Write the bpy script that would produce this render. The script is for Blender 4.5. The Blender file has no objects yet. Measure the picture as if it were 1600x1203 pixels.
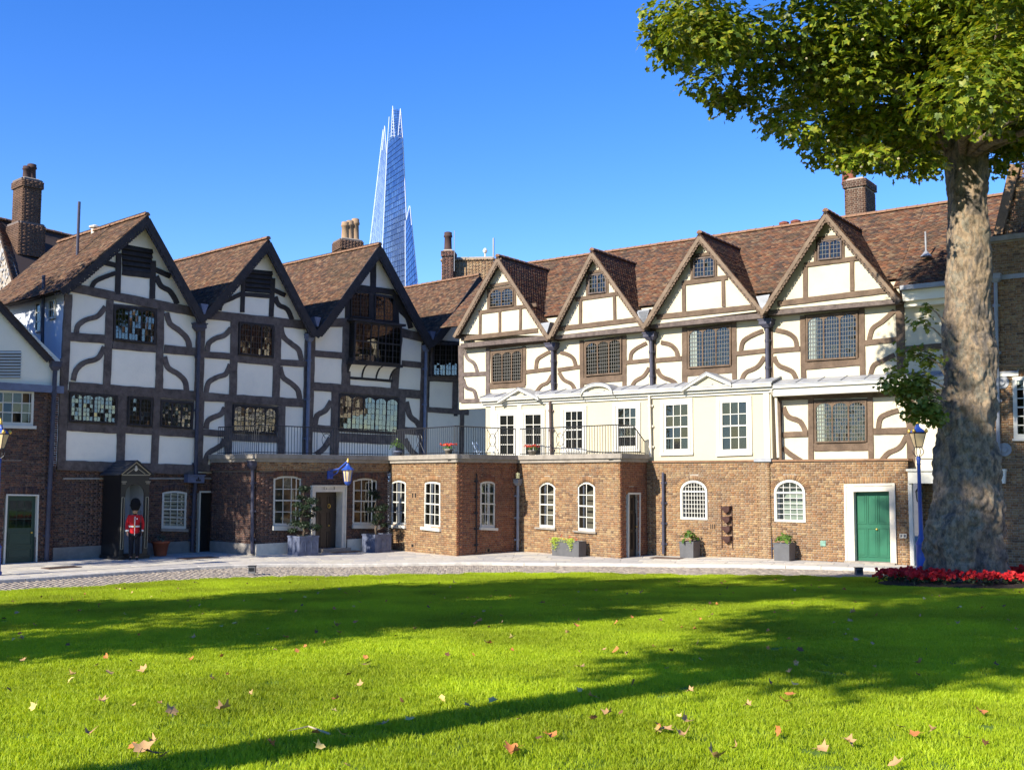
import bpy, bmesh, math, random
import numpy as np
from mathutils import Matrix, Vector
random.seed(7); RNG = np.random.default_rng(11)
S = bpy.context.scene
COL = S.collection
# ------------------------------------------------------------------ camera, sky, sun, exposure
FPX, PITCH, CAMZ = 1650.0, math.radians(4.97), 2.75
cam = bpy.data.cameras.new('camera'); camo = bpy.data.objects.new('camera', cam); COL.objects.link(camo)
camo.location = (0, 0, CAMZ); camo.rotation_euler = (math.pi/2 + PITCH, 0, 0)
cam.sensor_width = 36; cam.lens = FPX/1600*36; cam.clip_end = 6000; cam.clip_start = .1
S.camera = camo
SUN_EL, SUN_AZ = math.radians(30), (-.72, -.694)          # direction towards the sun in plan
wd = bpy.data.worlds.new('World'); S.world = wd; wd.use_nodes = True
nt = wd.node_tree; bgn = nt.nodes['Background']
sky = nt.nodes.new('ShaderNodeTexSky'); sky.sky_type = 'NISHITA'; sky.sun_disc = False
sky.sun_elevation = SUN_EL; sky.sun_rotation = math.atan2(SUN_AZ[0], SUN_AZ[1])
sky.altitude = 0; sky.air_density = 1.0; sky.dust_density = 0; sky.ozone_density = 4.0
hs = nt.nodes.new('ShaderNodeHueSaturation'); hs.inputs['Saturation'].default_value = 1.3; hs.inputs['Hue'].default_value = .518
nt.links.new(sky.outputs[0], hs.inputs['Color']); nt.links.new(hs.outputs[0], bgn.inputs[0]); bgn.inputs[1].default_value = .118
sl = bpy.data.lights.new('sun', 'SUN'); so = bpy.data.objects.new('sun', sl); COL.objects.link(so)
sl.energy = 4.3; sl.angle = math.radians(.5); sl.color = (1, .93, .8)
sv = Vector((SUN_AZ[0]*math.cos(SUN_EL), SUN_AZ[1]*math.cos(SUN_EL), math.sin(SUN_EL)))
so.rotation_euler = (-sv).to_track_quat('-Z', 'Y').to_euler(); so.location = sv*60
vs = S.view_settings; vs.view_transform = 'Standard'; vs.look = 'None'; vs.exposure = 1.18; vs.gamma = 1
vs.use_curve_mapping = False

# ------------------------------------------------------------------ photo pixel -> ray helpers
CP, SP = math.cos(PITCH), math.sin(PITCH)
KROP = {0: (0, 0, 1), 1: (0, 240, 3.342), 2: (280, 340, 3.0075), 3: (0, 560, 3.342), 4: (330, 640, 4.444), 5: (600, 560, 3.539),
        6: (640, 340, 4), 7: (1000, 300, 3.3333), 8: (1000, 580, 3.3333), 9: (1360, 540, 3.008), 10: (140, 700, 6.0125)}
def px(k, p):
    a = KROP[k]; return (a[0]+p[0]/a[2], a[1]+p[1]/a[2])
def ray(x, y):
    a = (x-800)/FPX; b = (601.5-y)/FPX
    return (a, CP-b*SP, SP+b*CP)
def pd(x, y, d):                       # point at forward distance d
    r = ray(x, y); t = d/r[1]; return Vector((r[0]*t, d, CAMZ+r[2]*t))
def sstep(a, b, x):
    t = min(1, max(0, (x-a)/(b-a))); return t*t*(3-2*t)
def G(x, y):                           # height of the ground
    s = 28-y
    rise = .045*(s if s > 3 else (0 if s < -3 else (s+3)**2/12))
    return rise - .08*sstep(-8.5, -5, x)*(1-sstep(4.5, 9, x))*sstep(27, 31, y)
def gp(x, y):
    r = ray(x, y); d = 10.
    for i in range(40):
        z = G(r[0]/r[1]*d, d); d = d*.5+.5*(CAMZ-z)/(-r[2]/r[1])
    return Vector((r[0]/r[1]*d, d, G(r[0]/r[1]*d, d)))
class Pl:                              # an upright wall plane: plan point, plan direction, outward normal towards the camera
    def __init__(s, o, d):
        s.o = Vector(o); s.d = Vector(d).normalized(); s.n = Vector((s.d[1], -s.d[0]))
    def hit(s, x, y, off=0):
        r = ray(x, y); q = s.o+s.n*off
        t = s.n.dot(q)/(s.n[0]*r[0]+s.n[1]*r[1])
        P = Vector((r[0]*t, r[1]*t)); return (s.d.dot(P-s.o), CAMZ+r[2]*t)
    def k(s, k, p, off=0): return s.hit(*px(k, p), off)
    def w(s, u, z, off=0):
        q = s.o+s.d*u+s.n*off; return (q[0], q[1], z)
def th(deg): return (math.cos(math.radians(deg)), math.sin(math.radians(deg)))
L = Pl((0, 52.07), th(48.2))
R = Pl((0, 42.39), th(-36.02))
A0, A1, B1, C1, D1, E1 = (-9.02, 37.5), (-4.84, 41.8), (-1.99, 38.2), (.22, 40.8), (3.79, 37.2), (4.94, 38.8)
def seg(p, q): return Pl(p, (q[0]-p[0], q[1]-p[1]))
PA, PB, PC, PD, PE = seg(A0, A1), seg(A1, B1), seg(B1, C1), seg(C1, D1), seg(D1, E1)
A00 = (A0[0]-.745*2.9, A0[1]+.667*2.9)
PA0 = seg(A00, A0)
def plen(p, q): return math.hypot(q[0]-p[0], q[1]-p[1])

# ------------------------------------------------------------------ objects
def link(o): COL.objects.link(o); return o
def tag(o, label=None, cat=None, group=None, kind=None):
    if label: o['label'] = label
    if cat: o['category'] = cat
    if group: o['group'] = group
    if kind: o['kind'] = kind
    return o
def thing(name, label, cat, loc=(0, 0, 0), group=None, rz=0):
    o = link(bpy.data.objects.new(name, None)); o.location = loc; o.rotation_euler = (0, 0, rz); o.empty_display_size = .2
    return tag(o, label, cat, group)
def adopt(o, parent, local=False):
    if parent is None: return o
    o.parent = parent
    if not local and parent.type == 'EMPTY':
        o.matrix_parent_inverse = Matrix.LocRotScale(parent.location, parent.rotation_euler, None).inverted()
    return o
class MB:
    def __init__(s): s.v = []; s.f = []; s.m = []
    def add(s, vs, fs, m=0):
        b = len(s.v); s.v += [tuple(v) for v in vs]; s.f += [tuple(i+b for i in f) for f in fs]; s.m += [m]*len(fs); return s
    def loft(s, a, b, m=0, cap=True):          # two rings of equal length
        n = len(a); fs = [(i, (i+1) % n, n+(i+1) % n, n+i) for i in range(n)]
        if cap: fs += [tuple(range(n-1, -1, -1)), tuple(range(n, 2*n))]
        return s.add(list(a)+list(b), fs, m)
    def rings(s, rs, m=0, cap=True):
        n = len(rs[0]); fs = []
        for k in range(len(rs)-1):
            fs += [(k*n+i, k*n+(i+1) % n, (k+1)*n+(i+1) % n, (k+1)*n+i) for i in range(n)]
        if cap: fs += [tuple(range(n-1, -1, -1)), tuple((len(rs)-1)*n+i for i in range(n))]
        return s.add([p for r in rs for p in r], fs, m)
    def ext(s, pl, poly, o0, o1, m=0):         # polygon on a wall plane, thickened from offset o0 to o1
        return s.loft([pl.w(u, z, o0) for u, z in poly], [pl.w(u, z, o1) for u, z in poly], m)
    def rect(s, pl, u0, u1, z0, z1, o0, o1, m=0): return s.ext(pl, [(u0, z0), (u1, z0), (u1, z1), (u0, z1)], o0, o1, m)
    def box(s, c, d, m=0, rz=0):
        ca, sa = math.cos(rz), math.sin(rz); P = []
        for z in (-.5, .5):
            for x, y in ((-.5, -.5), (.5, -.5), (.5, .5), (-.5, .5)):
                X, Y = x*d[0], y*d[1]; P.append((c[0]+X*ca-Y*sa, c[1]+X*sa+Y*ca, c[2]+z*d[2]))
        return s.loft(P[:4], P[4:], m)
    def tube(s, pts, r, n=8, m=0, cap=True):
        pts = [Vector(p) for p in pts]; rr = r if isinstance(r, (list, tuple)) else [r]*len(pts); rs = []; ref = None
        for i, p in enumerate(pts):
            t = (pts[min(i+1, len(pts)-1)]-pts[max(i-1, 0)]).normalized()
            if ref is None: ref = t.orthogonal().normalized()
            a = (ref-t*ref.dot(t)).normalized(); ref = a; b = t.cross(a)
            rs.append([p+(a*math.cos(2*math.pi*j/n)+b*math.sin(2*math.pi*j/n))*rr[i] for j in range(n)])
        return s.rings(rs, m, cap)
    def lathe(s, c, prof, n=12, m=0, ph=0):
        return s.rings([[(c[0]+r*math.cos(ph+2*math.pi*j/n), c[1]+r*math.sin(ph+2*math.pi*j/n), c[2]+z) for j in range(n)] for r, z in prof], m)
    def build(s, name, mat, parent=None, smooth=False, local=False, flat_angle=None):
        me = bpy.data.meshes.new(name); me.from_pydata(s.v, [], s.f)
        for q in (mat if isinstance(mat, (list, tuple)) else [mat]): me.materials.append(q)
        if any(s.m): me.polygons.foreach_set('material_index', s.m)
        if smooth: me.polygons.foreach_set('use_smooth', [True]*len(me.polygons))
        me.update()
        o = link(bpy.data.objects.new(name, me)); adopt(o, parent, local); return o
def quick(name, verts, faces, mat, parent=None, smooth=False, kind=None):
    me = bpy.data.meshes.new(name); v = np.asarray(verts, np.float32); f = np.asarray(faces, np.int32)
    me.vertices.add(len(v)); me.vertices.foreach_set('co', v.ravel())
    k = f.shape[1]; me.loops.add(f.size); me.loops.foreach_set('vertex_index', f.ravel())
    me.polygons.add(len(f)); me.polygons.foreach_set('loop_start', np.arange(0, f.size, k, dtype=np.int32))
    me.polygons.foreach_set('loop_total', np.full(len(f), k, np.int32))
    if smooth: me.polygons.foreach_set('use_smooth', np.ones(len(f), bool))
    me.update(calc_edges=True); me.materials.append(mat)
    o = link(bpy.data.objects.new(name, me)); adopt(o, parent)
    if kind: o['kind'] = kind
    return o
def copy_tree(o, parent=None):
    c = o.copy(); COL.objects.link(c); c.parent = parent
    for ch in o.children: copy_tree(ch, c)
    return c

# ------------------------------------------------------------------ materials
def mat(name, base, rough=.8, var=.0, scale=4., bump=0., bscale=30., spec=.3, island=None, metal=0., stretch=None, dark=None, dscale=.6, damt=.5, sss=None):
    """principled, noise variation, optional per-island palette, optional large stains"""
    m = bpy.data.materials.new(name); m.use_nodes = True; t = m.node_tree; b = t.nodes['Principled BSDF']; N = t.nodes.new; K = t.links.new
    b.inputs['Roughness'].default_value = rough; b.inputs['Metallic'].default_value = metal; b.inputs['Specular IOR Level'].default_value = spec
    tc = N('ShaderNodeTexCoord'); co = tc.outputs['Object']
    if stretch:
        mp = N('ShaderNodeMapping'); mp.inputs['Scale'].default_value = stretch; K(co, mp.inputs[0]); co = mp.outputs[0]
    col = None
    if island:
        g = N('ShaderNodeNewGeometry'); r = N('ShaderNodeValToRGB'); r.color_ramp.interpolation = 'LINEAR'
        e = r.color_ramp.elements
        while len(e) < len(island): e.new(.5)
        for i, c in enumerate(island): e[i].position = i/(len(island)-1); e[i].color = (*c, 1)
        K(g.outputs['Random Per Island'], r.inputs[0]); col = r.outputs[0]
    if var > 0:
        n = N('ShaderNodeTexNoise'); n.inputs['Scale'].default_value = scale; n.inputs['Detail'].default_value = 6; n.inputs['Roughness'].default_value = .65
        K(co, n.inputs['Vector'])
        r = N('ShaderNodeMapRange'); r.inputs[1].default_value = .25; r.inputs[2].default_value = .75; r.inputs[3].default_value = 1-var; r.inputs[4].default_value = 1+var
        K(n.outputs[0], r.inputs[0])
        mx = N('ShaderNodeMix'); mx.data_type = 'RGBA'; mx.blend_type = 'MULTIPLY'; mx.inputs[0].default_value = 1
        if col: K(col, mx.inputs[6])
        else: mx.inputs[6].default_value = (*base, 1)
        K(r.outputs[0], mx.inputs[7]); col = mx.outputs[2]
    if dark:
        n = N('ShaderNodeTexNoise'); n.inputs['Scale'].default_value = dscale; n.inputs['Detail'].default_value = 7; n.inputs['Roughness'].default_value = .7
        K(tc.outputs['Object'], n.inputs['Vector'])
        r = N('ShaderNodeMapRange'); r.inputs[1].default_value = .5; r.inputs[2].default_value = .72; r.inputs[3].default_value = 0; r.inputs[4].default_value = damt
        K(n.outputs[0], r.inputs[0])
        mx = N('ShaderNodeMix'); mx.data_type = 'RGBA'; K(r.outputs[0], mx.inputs[0])
        if col: K(col, mx.inputs[6])
        else: mx.inputs[6].default_value = (*base, 1)
        mx.inputs[7].default_value = (*dark, 1); col = mx.outputs[2]
    if col: K(col, b.inputs['Base Color'])
    else: b.inputs['Base Color'].default_value = (*base, 1)
    if bump > 0:
        n = N('ShaderNodeTexNoise'); n.inputs['Scale'].default_value = bscale; n.inputs['Detail'].default_value = 5; K(co, n.inputs['Vector'])
        bp = N('ShaderNodeBump'); bp.inputs['Strength'].default_value = bump; bp.inputs['Distance'].default_value = .03
        K(n.outputs[0], bp.inputs['Height']); K(bp.outputs[0], b.inputs['Normal'])
    return m
def leafmat(name, pal, rough=.5, trans=.35, tmul=(1.3, 1.5, .6), vscale=.5, vamt=.3):
    m = bpy.data.materials.new(name); m.use_nodes = True; t = m.node_tree; b = t.nodes['Principled BSDF']; N = t.nodes.new; K = t.links.new
    b.inputs['Roughness'].default_value = rough; b.inputs['Specular IOR Level'].default_value = .35
    g = N('ShaderNodeNewGeometry'); r = N('ShaderNodeValToRGB'); e = r.color_ramp.elements
    while len(e) < len(pal): e.new(.5)
    for i, c in enumerate(pal): e[i].position = i/(len(pal)-1); e[i].color = (*c, 1)
    K(g.outputs['Random Per Island'], r.inputs[0])
    n = N('ShaderNodeTexNoise'); n.inputs['Scale'].default_value = vscale; K(g.outputs['Position'], n.inputs['Vector']); n.inputs['Detail'].default_value = 4
    mr = N('ShaderNodeMapRange'); mr.inputs[1].default_value = .3; mr.inputs[2].default_value = .7; mr.inputs[3].default_value = 1-vamt; mr.inputs[4].default_value = 1+vamt; K(n.outputs[0], mr.inputs[0])
    mx = N('ShaderNodeMix'); mx.data_type = 'RGBA'; mx.blend_type = 'MULTIPLY'; mx.inputs[0].default_value = 1; K(r.outputs[0], mx.inputs[6]); K(mr.outputs[0], mx.inputs[7])
    K(mx.outputs[2], b.inputs['Base Color'])
    if trans > 0:
        tl = N('ShaderNodeBsdfTranslucent'); m2 = N('ShaderNodeMix'); m2.data_type = 'RGBA'; m2.blend_type = 'MULTIPLY'; m2.inputs[0].default_value = 1
        K(mx.outputs[2], m2.inputs[6]); m2.inputs[7].default_value = (*tmul, 1); K(m2.outputs[2], tl.inputs[0])
        ms = N('ShaderNodeMixShader'); ms.inputs[0].default_value = trans; K(b.outputs[0], ms.inputs[1]); K(tl.outputs[0], ms.inputs[2])
        K(ms.outputs[0], t.nodes['Material Output'].inputs[0])
    return m
def glassmat(name, tint, gloss=1.0, ior=1.5, base=0.):
    m = bpy.data.materials.new(name); m.use_nodes = True; t = m.node_tree; N = t.nodes.new; K = t.links.new
    t.nodes.remove(t.nodes['Principled BSDF'])
    tr = N('ShaderNodeBsdfTransparent'); tr.inputs[0].default_value = (*tint, 1)
    gl = N('ShaderNodeBsdfGlossy'); gl.inputs['Roughness'].default_value = .03; gl.inputs[0].default_value = (gloss, gloss, gloss, 1)
    fr = N('ShaderNodeFresnel'); fr.inputs[0].default_value = ior
    mx = N('ShaderNodeMath'); mx.operation = 'MAXIMUM'; mx.inputs[1].default_value = base; K(fr.outputs[0], mx.inputs[0])
    ms = N('ShaderNodeMixShader'); K(mx.outputs[0], ms.inputs[0]); K(tr.outputs[0], ms.inputs[1]); K(gl.outputs[0], ms.inputs[2])
    K(ms.outputs[0], t.nodes['Material Output'].inputs[0]); return m
M = {}
M['plaster_l'] = mat('shade_lifted_plaster', (.92, .83, .69), .9, .06, 1.6, .15, 14, dark=(.66, .60, .52), dscale=.8, damt=.5)  # left range plaster, colour lightened to make up for its shade
M['plaster'] = mat('plaster', (.56, .50, .37), .9, .05, 1.6, .12, 14, dark=(.46, .39, .28), dscale=.9, damt=.5)
M['plaster_w'] = mat('white_render', (.50, .445, .315), .85, .04, 1.2, .06, 12, dark=(.43, .38, .28), dscale=.6, damt=.25)
M['white'] = mat('white_paint', (.56, .54, .475), .5, .05, 3, 0)
M['cream'] = mat('cream_paint', (.80, .75, .62), .5, .05, 3, 0)
M['oak_dark'] = mat('dark_oak', (0.112, 0.087, 0.078), .85, .5, 3, .6, 18, stretch=(1.500, 1.500, 1.500), dark=(0.210, 0.173, 0.150), dscale=1.3, damt=.6)
M['oak_black'] = mat('black_oak', (0.037, 0.031, 0.031), .8, .4, 4, .4, 18)
M['oak_grey'] = mat('weathered_oak', (0.124, 0.085, 0.058), .85, .4, 3, .6, 18, dark=(0.060, 0.041, 0.030), dscale=1.6, damt=.6)
M['oak_pale'] = mat('pale_weathered_oak', (0.180, 0.130, 0.090), .85, .3, 3, .5, 18, dark=(0.090, 0.062, 0.045), dscale=1.8, damt=.5)
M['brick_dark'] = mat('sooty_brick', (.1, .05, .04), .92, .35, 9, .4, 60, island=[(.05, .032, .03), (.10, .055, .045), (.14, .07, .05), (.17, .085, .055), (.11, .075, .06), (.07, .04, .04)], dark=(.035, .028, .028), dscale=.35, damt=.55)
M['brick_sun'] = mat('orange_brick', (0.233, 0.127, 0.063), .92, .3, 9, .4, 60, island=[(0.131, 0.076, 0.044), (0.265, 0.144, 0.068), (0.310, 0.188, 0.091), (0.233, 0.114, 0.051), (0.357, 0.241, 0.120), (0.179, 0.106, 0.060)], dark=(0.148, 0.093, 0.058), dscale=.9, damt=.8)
M['brick_red'] = mat('red_brick', (0.232, 0.092, 0.054), .92, .3, 9, .4, 60, island=[(0.201, 0.074, 0.039), (0.264, 0.101, 0.050), (0.163, 0.062, 0.039), (0.295, 0.131, 0.062), (0.232, 0.092, 0.046)], dark=(0.101, 0.054, 0.039), dscale=.9, damt=.8)
M['brick_buff'] = mat('buff_brick', (0.272, 0.173, 0.090), .92, .3, 9, .4, 60, island=[(0.245, 0.147, 0.078), (0.312, 0.199, 0.103), (0.203, 0.110, 0.060), (0.339, 0.238, 0.133), (0.272, 0.161, 0.078)], dark=(0.136, 0.089, 0.060), dscale=.5, damt=.4)
M['mortar'] = mat('lime_mortar', (0.322, 0.274, 0.217), .95, .2, 8, .3, 60)
M['mortar_d'] = mat('sooty_mortar', (.15, .125, .11), .95, .25, 8, .3, 60)
M['tile'] = mat('clay_tile', (0.111, 0.064, 0.036), .88, .35, 5, .3, 50, island=[(0.039, 0.026, 0.022), (0.111, 0.055, 0.032), (0.162, 0.087, 0.050), (0.077, 0.046, 0.034), (0.201, 0.129, 0.077), (0.128, 0.057, 0.031), (0.051, 0.037, 0.031), (0.146, 0.083, 0.045)], dark=(0.047, 0.039, 0.023), dscale=.7, damt=.75)
M['tile_r'] = mat('red_clay_tile', (0.116, 0.064, 0.036), .88, .35, 5, .3, 50, island=[(0.039, 0.028, 0.025), (0.124, 0.057, 0.033), (0.170, 0.083, 0.045), (0.077, 0.050, 0.041), (0.194, 0.129, 0.077), (0.147, 0.057, 0.029), (0.054, 0.041, 0.036), (0.163, 0.092, 0.050)], dark=(0.047, 0.041, 0.029), dscale=.8, damt=.75)
M['brick_brown'] = mat('brown_stack_brick', (.14, .08, .05), .92, .25, 5, .3, 50, island=[(.10, .06, .042), (.15, .088, .055), (.12, .068, .046)], dark=(.05, .035, .03), dscale=.9, damt=.7)
M['tile_bed'] = mat('roof_battens', (.05, .035, .03), .95)
M['ridge'] = mat('ridge_clay', (0.204, 0.114, 0.066), .9, .3, 5, .3, 40)
M['lead'] = mat('lead_sheet', (.27, .28, .30), .5, .2, 3, .15, 10, metal=.0, spec=.5)
M['lead_b'] = mat('blue_grey_pipe', (.115, .135, .21), .5, .3, 4, .1, 20, spec=.5)
M['pipe_d'] = mat('dark_pipe', (.05, .05, .075), .5, .3, 4, 0)
M['pipe_br'] = mat('brown_pipe', (.10, .065, .055), .5, .2, 4, 0)
M['iron'] = mat('black_iron', (.018, .018, .022), .45, 0, spec=.5)
M['stone'] = mat('coping_stone', (0.270, 0.240, 0.203), .9, .25, 4, .3, 30, dark=(0.165, 0.143, 0.120), dscale=2.5, damt=.4)
M['stone_w'] = mat('pale_stone', (.62, .56, .46), .85, .15, 4, .2, 30)
M['flag'] = mat('york_stone', (0.514, 0.470, 0.402), .85, .22, 3, .25, 30, dark=(0.335, 0.295, 0.248), dscale=.7, damt=.5)
M['sett'] = mat('granite_sett', (0.324, 0.275, 0.220), .9, .25, 9, .3, 50, island=[(0.259, 0.216, 0.175), (0.389, 0.327, 0.260), (0.324, 0.275, 0.220), (0.454, 0.380, 0.300), (0.216, 0.190, 0.170)])
M['joint'] = mat('sett_joint_sand', (0.321, 0.272, 0.211), .95, .3, 8)
M['glass'] = glassmat('window_glass', (.75, .8, .8), 1.0, 1.6)
M['lglass'] = glassmat('old_leaded_glass', (.6, .65, .62), 1.0, 1.75, .13)
M['lglass_r'] = glassmat('old_leaded_glass_clear', (.7, .75, .72), 1.0, 1.6, .05)
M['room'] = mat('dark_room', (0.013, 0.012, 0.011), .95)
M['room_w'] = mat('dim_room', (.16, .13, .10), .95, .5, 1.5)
M['curtain'] = mat('white_curtain', (.62, .60, .55), .9, .15, 6)
M['leadcame'] = mat('lead_came', (0.132, 0.124, 0.110), .6)
M['leadcame_d'] = mat('dark_lead_came', (.05, .045, .04), .6)
M['door_blk'] = mat('black_gloss_paint', (.012, .012, .013), .35, spec=.5)
M['door_brn'] = mat('dark_brown_door', (.035, .022, .016), .4, .3, 4, spec=.5)
M['door_grn'] = mat('green_door_paint', (0.009, 0.112, 0.056), .45, .12, 3, .05, 20, spec=.45)
M['door_dg'] = mat('dark_green_paint', (.008, .035, .025), .4, spec=.5)
M['blue'] = mat('blue_lamp_paint', (0.022, 0.068, 0.315), .4, .08, 5, spec=.5)
M['gold'] = mat('gilding', (.75, .48, .10), .35, metal=.7)
M['lampglass'] = mat('amber_lamp_glass', (.62, .47, .26), .25, spec=.5)
M['terracotta'] = mat('terracotta', (0.288, 0.080, 0.040), .8, .15, 5, .1, 30)
M['buffpot'] = mat('buff_chimney_pot', (0.300, 0.198, 0.114), .85, .2, 5)
M['sootpot'] = mat('sooty_chimney_pot', (.06, .035, .03), .85, .2, 5)
M['redpot'] = mat('red_chimney_pot', (0.180, 0.060, 0.036), .85, .2, 5)
M['zinc'] = mat('dark_planter_metal', (.085, .085, .09), .55, .2, 4, .05, 20, spec=.5)
M['leadpl'] = mat('lead_planter', (0.091, 0.107, 0.163), .55, .4, 5, .2, 20, spec=.5, dark=(0.195, 0.202, 0.221), dscale=2, damt=.5)
M['soil'] = mat('dark_soil', (.035, .025, .018), .95, .4, 20, .5, 60)
M['bark'] = None
M['flint'] = mat('flint_rubble', (.3, .3, .3), .9, .3, 8, .3, 40, island=[(.08, .085, .1), (.45, .44, .42), (.22, .22, .23), (.6, .58, .54), (.14, .14, .16)])
# ------------------------------------------------------------------ builders
def hw_at(h, z):
    if z < h[2] or z > h[3]: return None
    r = h[4] if len(h) > 4 else 0
    c, w = (h[0]+h[1])/2, (h[1]-h[0])/2
    if r > 0 and z > h[3]-r:
        t = (z-(h[3]-r))/r
        w *= math.sqrt(max(0, 1-t*t)) if r > .6*w else 1
        if r <= .6*w:                               # segmental arch
            Rr = (w*w+r*r)/(2*r); w = math.sqrt(max(0, Rr*Rr-(Rr-r+(z-(h[3]-r)))**2))
    return (c-w, c+w)
def free(u0, u1, z, holes):
    sg = [(u0, u1)]
    for h in holes:
        q = hw_at(h, z)
        if not q: continue
        ns = []
        for a, b in sg:
            if q[1] <= a or q[0] >= b: ns.append((a, b)); continue
            if q[0] > a+.01: ns.append((a, q[0]))
            if q[1] < b-.01: ns.append((q[1], b))
        sg = ns
    return sg
def brick_wall(parent, pl, u0, u1, z0, ztop, holes=(), off=0, mb='brick_dark', mm='mortar_d', depth=.3, wname='brick_wall', arch=.22, rowh=.075, trim=.09):
    zt = ztop if callable(ztop) else (lambda u: ztop)
    zmax = max(zt(u0), zt(u1), zt((u0+u1)/2))
    mo = MB(); V = []; F = []
    big = [(h[0]-.0, h[1]+.0, h[2], h[3]+arch, (h[4] if len(h) > 4 else 0)+(arch if len(h) > 4 and h[4] > .3 else 0)) if (len(h) < 6 or h[5]) else h for h in holes]
    def brick(a, b, c, d, fr):
        i = len(V); bk = off-.02
        V.extend((pl.w(a, c, fr), pl.w(b, c, fr), pl.w(b, d, fr), pl.w(a, d, fr), pl.w(a, c, bk), pl.w(b, c, bk), pl.w(b, d, bk), pl.w(a, d, bk)))
        F.extend(((i, i+1, i+2, i+3), (i, i+4, i+5, i+1), (i+1, i+5, i+6, i+2), (i+2, i+6, i+7, i+3), (i+3, i+7, i+4, i)))
    n = int((zmax-z0)/rowh)+1
    for r in range(n):
        z = z0+r*rowh; zc = z+rowh/2
        for a, b in free(u0, u1, zc, holes):
            # clip to a sloping top
            if zt((a+b)/2) >= z+rowh*.5:
                if zt(a) < z or zt(b) < z:
                    k = 12; us = [a+(b-a)*i/k for i in range(k+1) if zt(a+(b-a)*i/k) >= z]
                    if len(us) < 2: continue
                    a, b = us[0], us[-1]
                mo.rect(pl, a+(trim if abs(a-u0) < 1e-4 else 0), b-(trim if abs(b-u1) < 1e-4 else 0), z, z+rowh, off-depth, off-.010)
        for a, b in free(u0, u1, zc, big):
            u = a-(r % 2)*.171-.02*random.random(); hd = True
            while u < b:
                ln = .215 if hd else .105; hd = not hd
                a1, b1 = max(a, u+.005), min(b, u+ln); u += ln+.011
                if b1-a1 < .03: continue
                if zt((a1+b1)/2) < z+rowh*.9: continue
                brick(a1, b1, z+.005, z+rowh-.006, off+random.uniform(-.004, .006))
    for h in holes:                                       # brick arch over each opening
        if (len(h) > 5 and not h[5]): continue
        w = (h[1]-h[0])/2; c = (h[0]+h[1])/2; rs = h[4] if len(h) > 4 else 0
        if rs > .6*w:
            R0 = w; k = int(math.pi*(w+.1)/.075); cz = h[3]-rs
            for i in range(k):
                t0 = math.pi*(i+.1)/k; t1 = math.pi*(i+.9)/k
                P = [(c-math.cos(t)*q*(1), cz+math.sin(t)*q*rs/w) for t, q in ((t0, R0+.0), (t1, R0+.0), (t1, R0+arch), (t0, R0+arch))]
                j = len(V); V.extend([pl.w(*p, off+.004) for p in P]+[pl.w(*p, off-.02) for p in P])
                F.extend(((j, j+3, j+2, j+1), (j, j+1, j+5, j+4), (j+1, j+2, j+6, j+5), (j+2, j+3, j+7, j+6), (j+3, j, j+4, j+7)))
        else:
            k = max(3, int((2*w)/.078))
            for i in range(k):
                x0 = -w+2*w*(i+.08)/k; x1 = -w+2*w*(i+.92)/k
                zz = lambda x: h[3]-rs*(x/w)**2
                sk = .18*arch
                P = [(c+x0, zz(x0)), (c+x1, zz(x1)), (c+x1*(1+sk), zz(x1)+arch), (c+x0*(1+sk), zz(x0)+arch)]
                j = len(V); V.extend([pl.w(*p, off+.005) for p in P]+[pl.w(*p, off-.02) for p in P])
                F.extend(((j, j+1, j+2, j+3), (j, j+4, j+5, j+1), (j+1, j+5, j+6, j+2), (j+2, j+6, j+7, j+3), (j+3, j+7, j+4, j)))
    w = mo.build(wname, M[mm], parent)
    b = quick('bricks', V, F, M[mb], w if parent else None, kind='stuff')
    if not parent: b.parent = w
    return w
def tiles(parent, e0, e1, r1, r0, mt='tile', name='roof_slope', tw=.168, ex=.105, extra=None):
    """clay tiles laid on the sloping quad eave0-eave1-ridge1-ridge0"""
    e0, e1, r1, r0 = map(Vector, (e0, e1, r1, r0))
    s = (e1-e0).normalized(); nn = s.cross(r0-e0 if (r0-e0).length > .1 else r1-e0).normalized()
    if nn.z < 0: nn = -nn
    t = nn.cross(s).normalized()
    if t.dot((r0+r1)/2-e0) < 0: t = -t
    P = [((p-e0).dot(s), (p-e0).dot(t)) for p in (e0, e1, r1, r0)]
    bed = MB(); bed.loft([p-nn*.02 for p in (e0, e1, r1, r0)], [p-nn*.09 for p in (e0, e1, r1, r0)])
    b = bed.build(name, M['tile_bed'], parent)
    tmax = max(p[1] for p in P); V = []; F = []
    rows = int(tmax/ex)
    for i in range(-1, rows+1):
        tt = i*ex; tm = min(max(tt+ex*.5, .001), tmax-.001); xs = []
        for k in range(4):
            a, c = P[k], P[(k+1) % 4]
            if (a[1]-tm)*(c[1]-tm) < 0: xs.append(a[0]+(c[0]-a[0])*(tm-a[1])/(c[1]-a[1]))
        if len(xs) < 2: continue
        a, c = min(xs), max(xs); u = a-(tw*.5 if i % 2 else 0)-random.random()*.02
        sag = random.uniform(-.006, .006)
        while u < c:
            u0, u1 = max(a, u+.002), min(c, u+tw-.003); u += tw
            if u1-u0 < .02: continue
            jl = random.uniform(0, .010); jt = random.uniform(-.008, .008)
            lo0 = e0+s*u0+t*(tt+jt)+nn*(.024+jl+sag); lo1 = e0+s*u1+t*(tt+jt)+nn*(.024+jl*random.random()+sag)
            hi0 = e0+s*u0+t*(tt+ex*1.3)+nn*.004; hi1 = e0+s*u1+t*(tt+ex*1.3)+nn*.004
            dn = nn*.016; j = len(V)
            V.extend((lo0, lo1, hi1, hi0, lo0-dn, lo1-dn, hi1-dn, hi0-dn))
            F.extend(((j, j+1, j+2, j+3), (j, j+4, j+5, j+1), (j+1, j+5, j+6, j+2), (j+3, j+7, j+4, j)))
    quick('roof_tiles', V, F, M[mt], b, kind='stuff')
    return b
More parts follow.
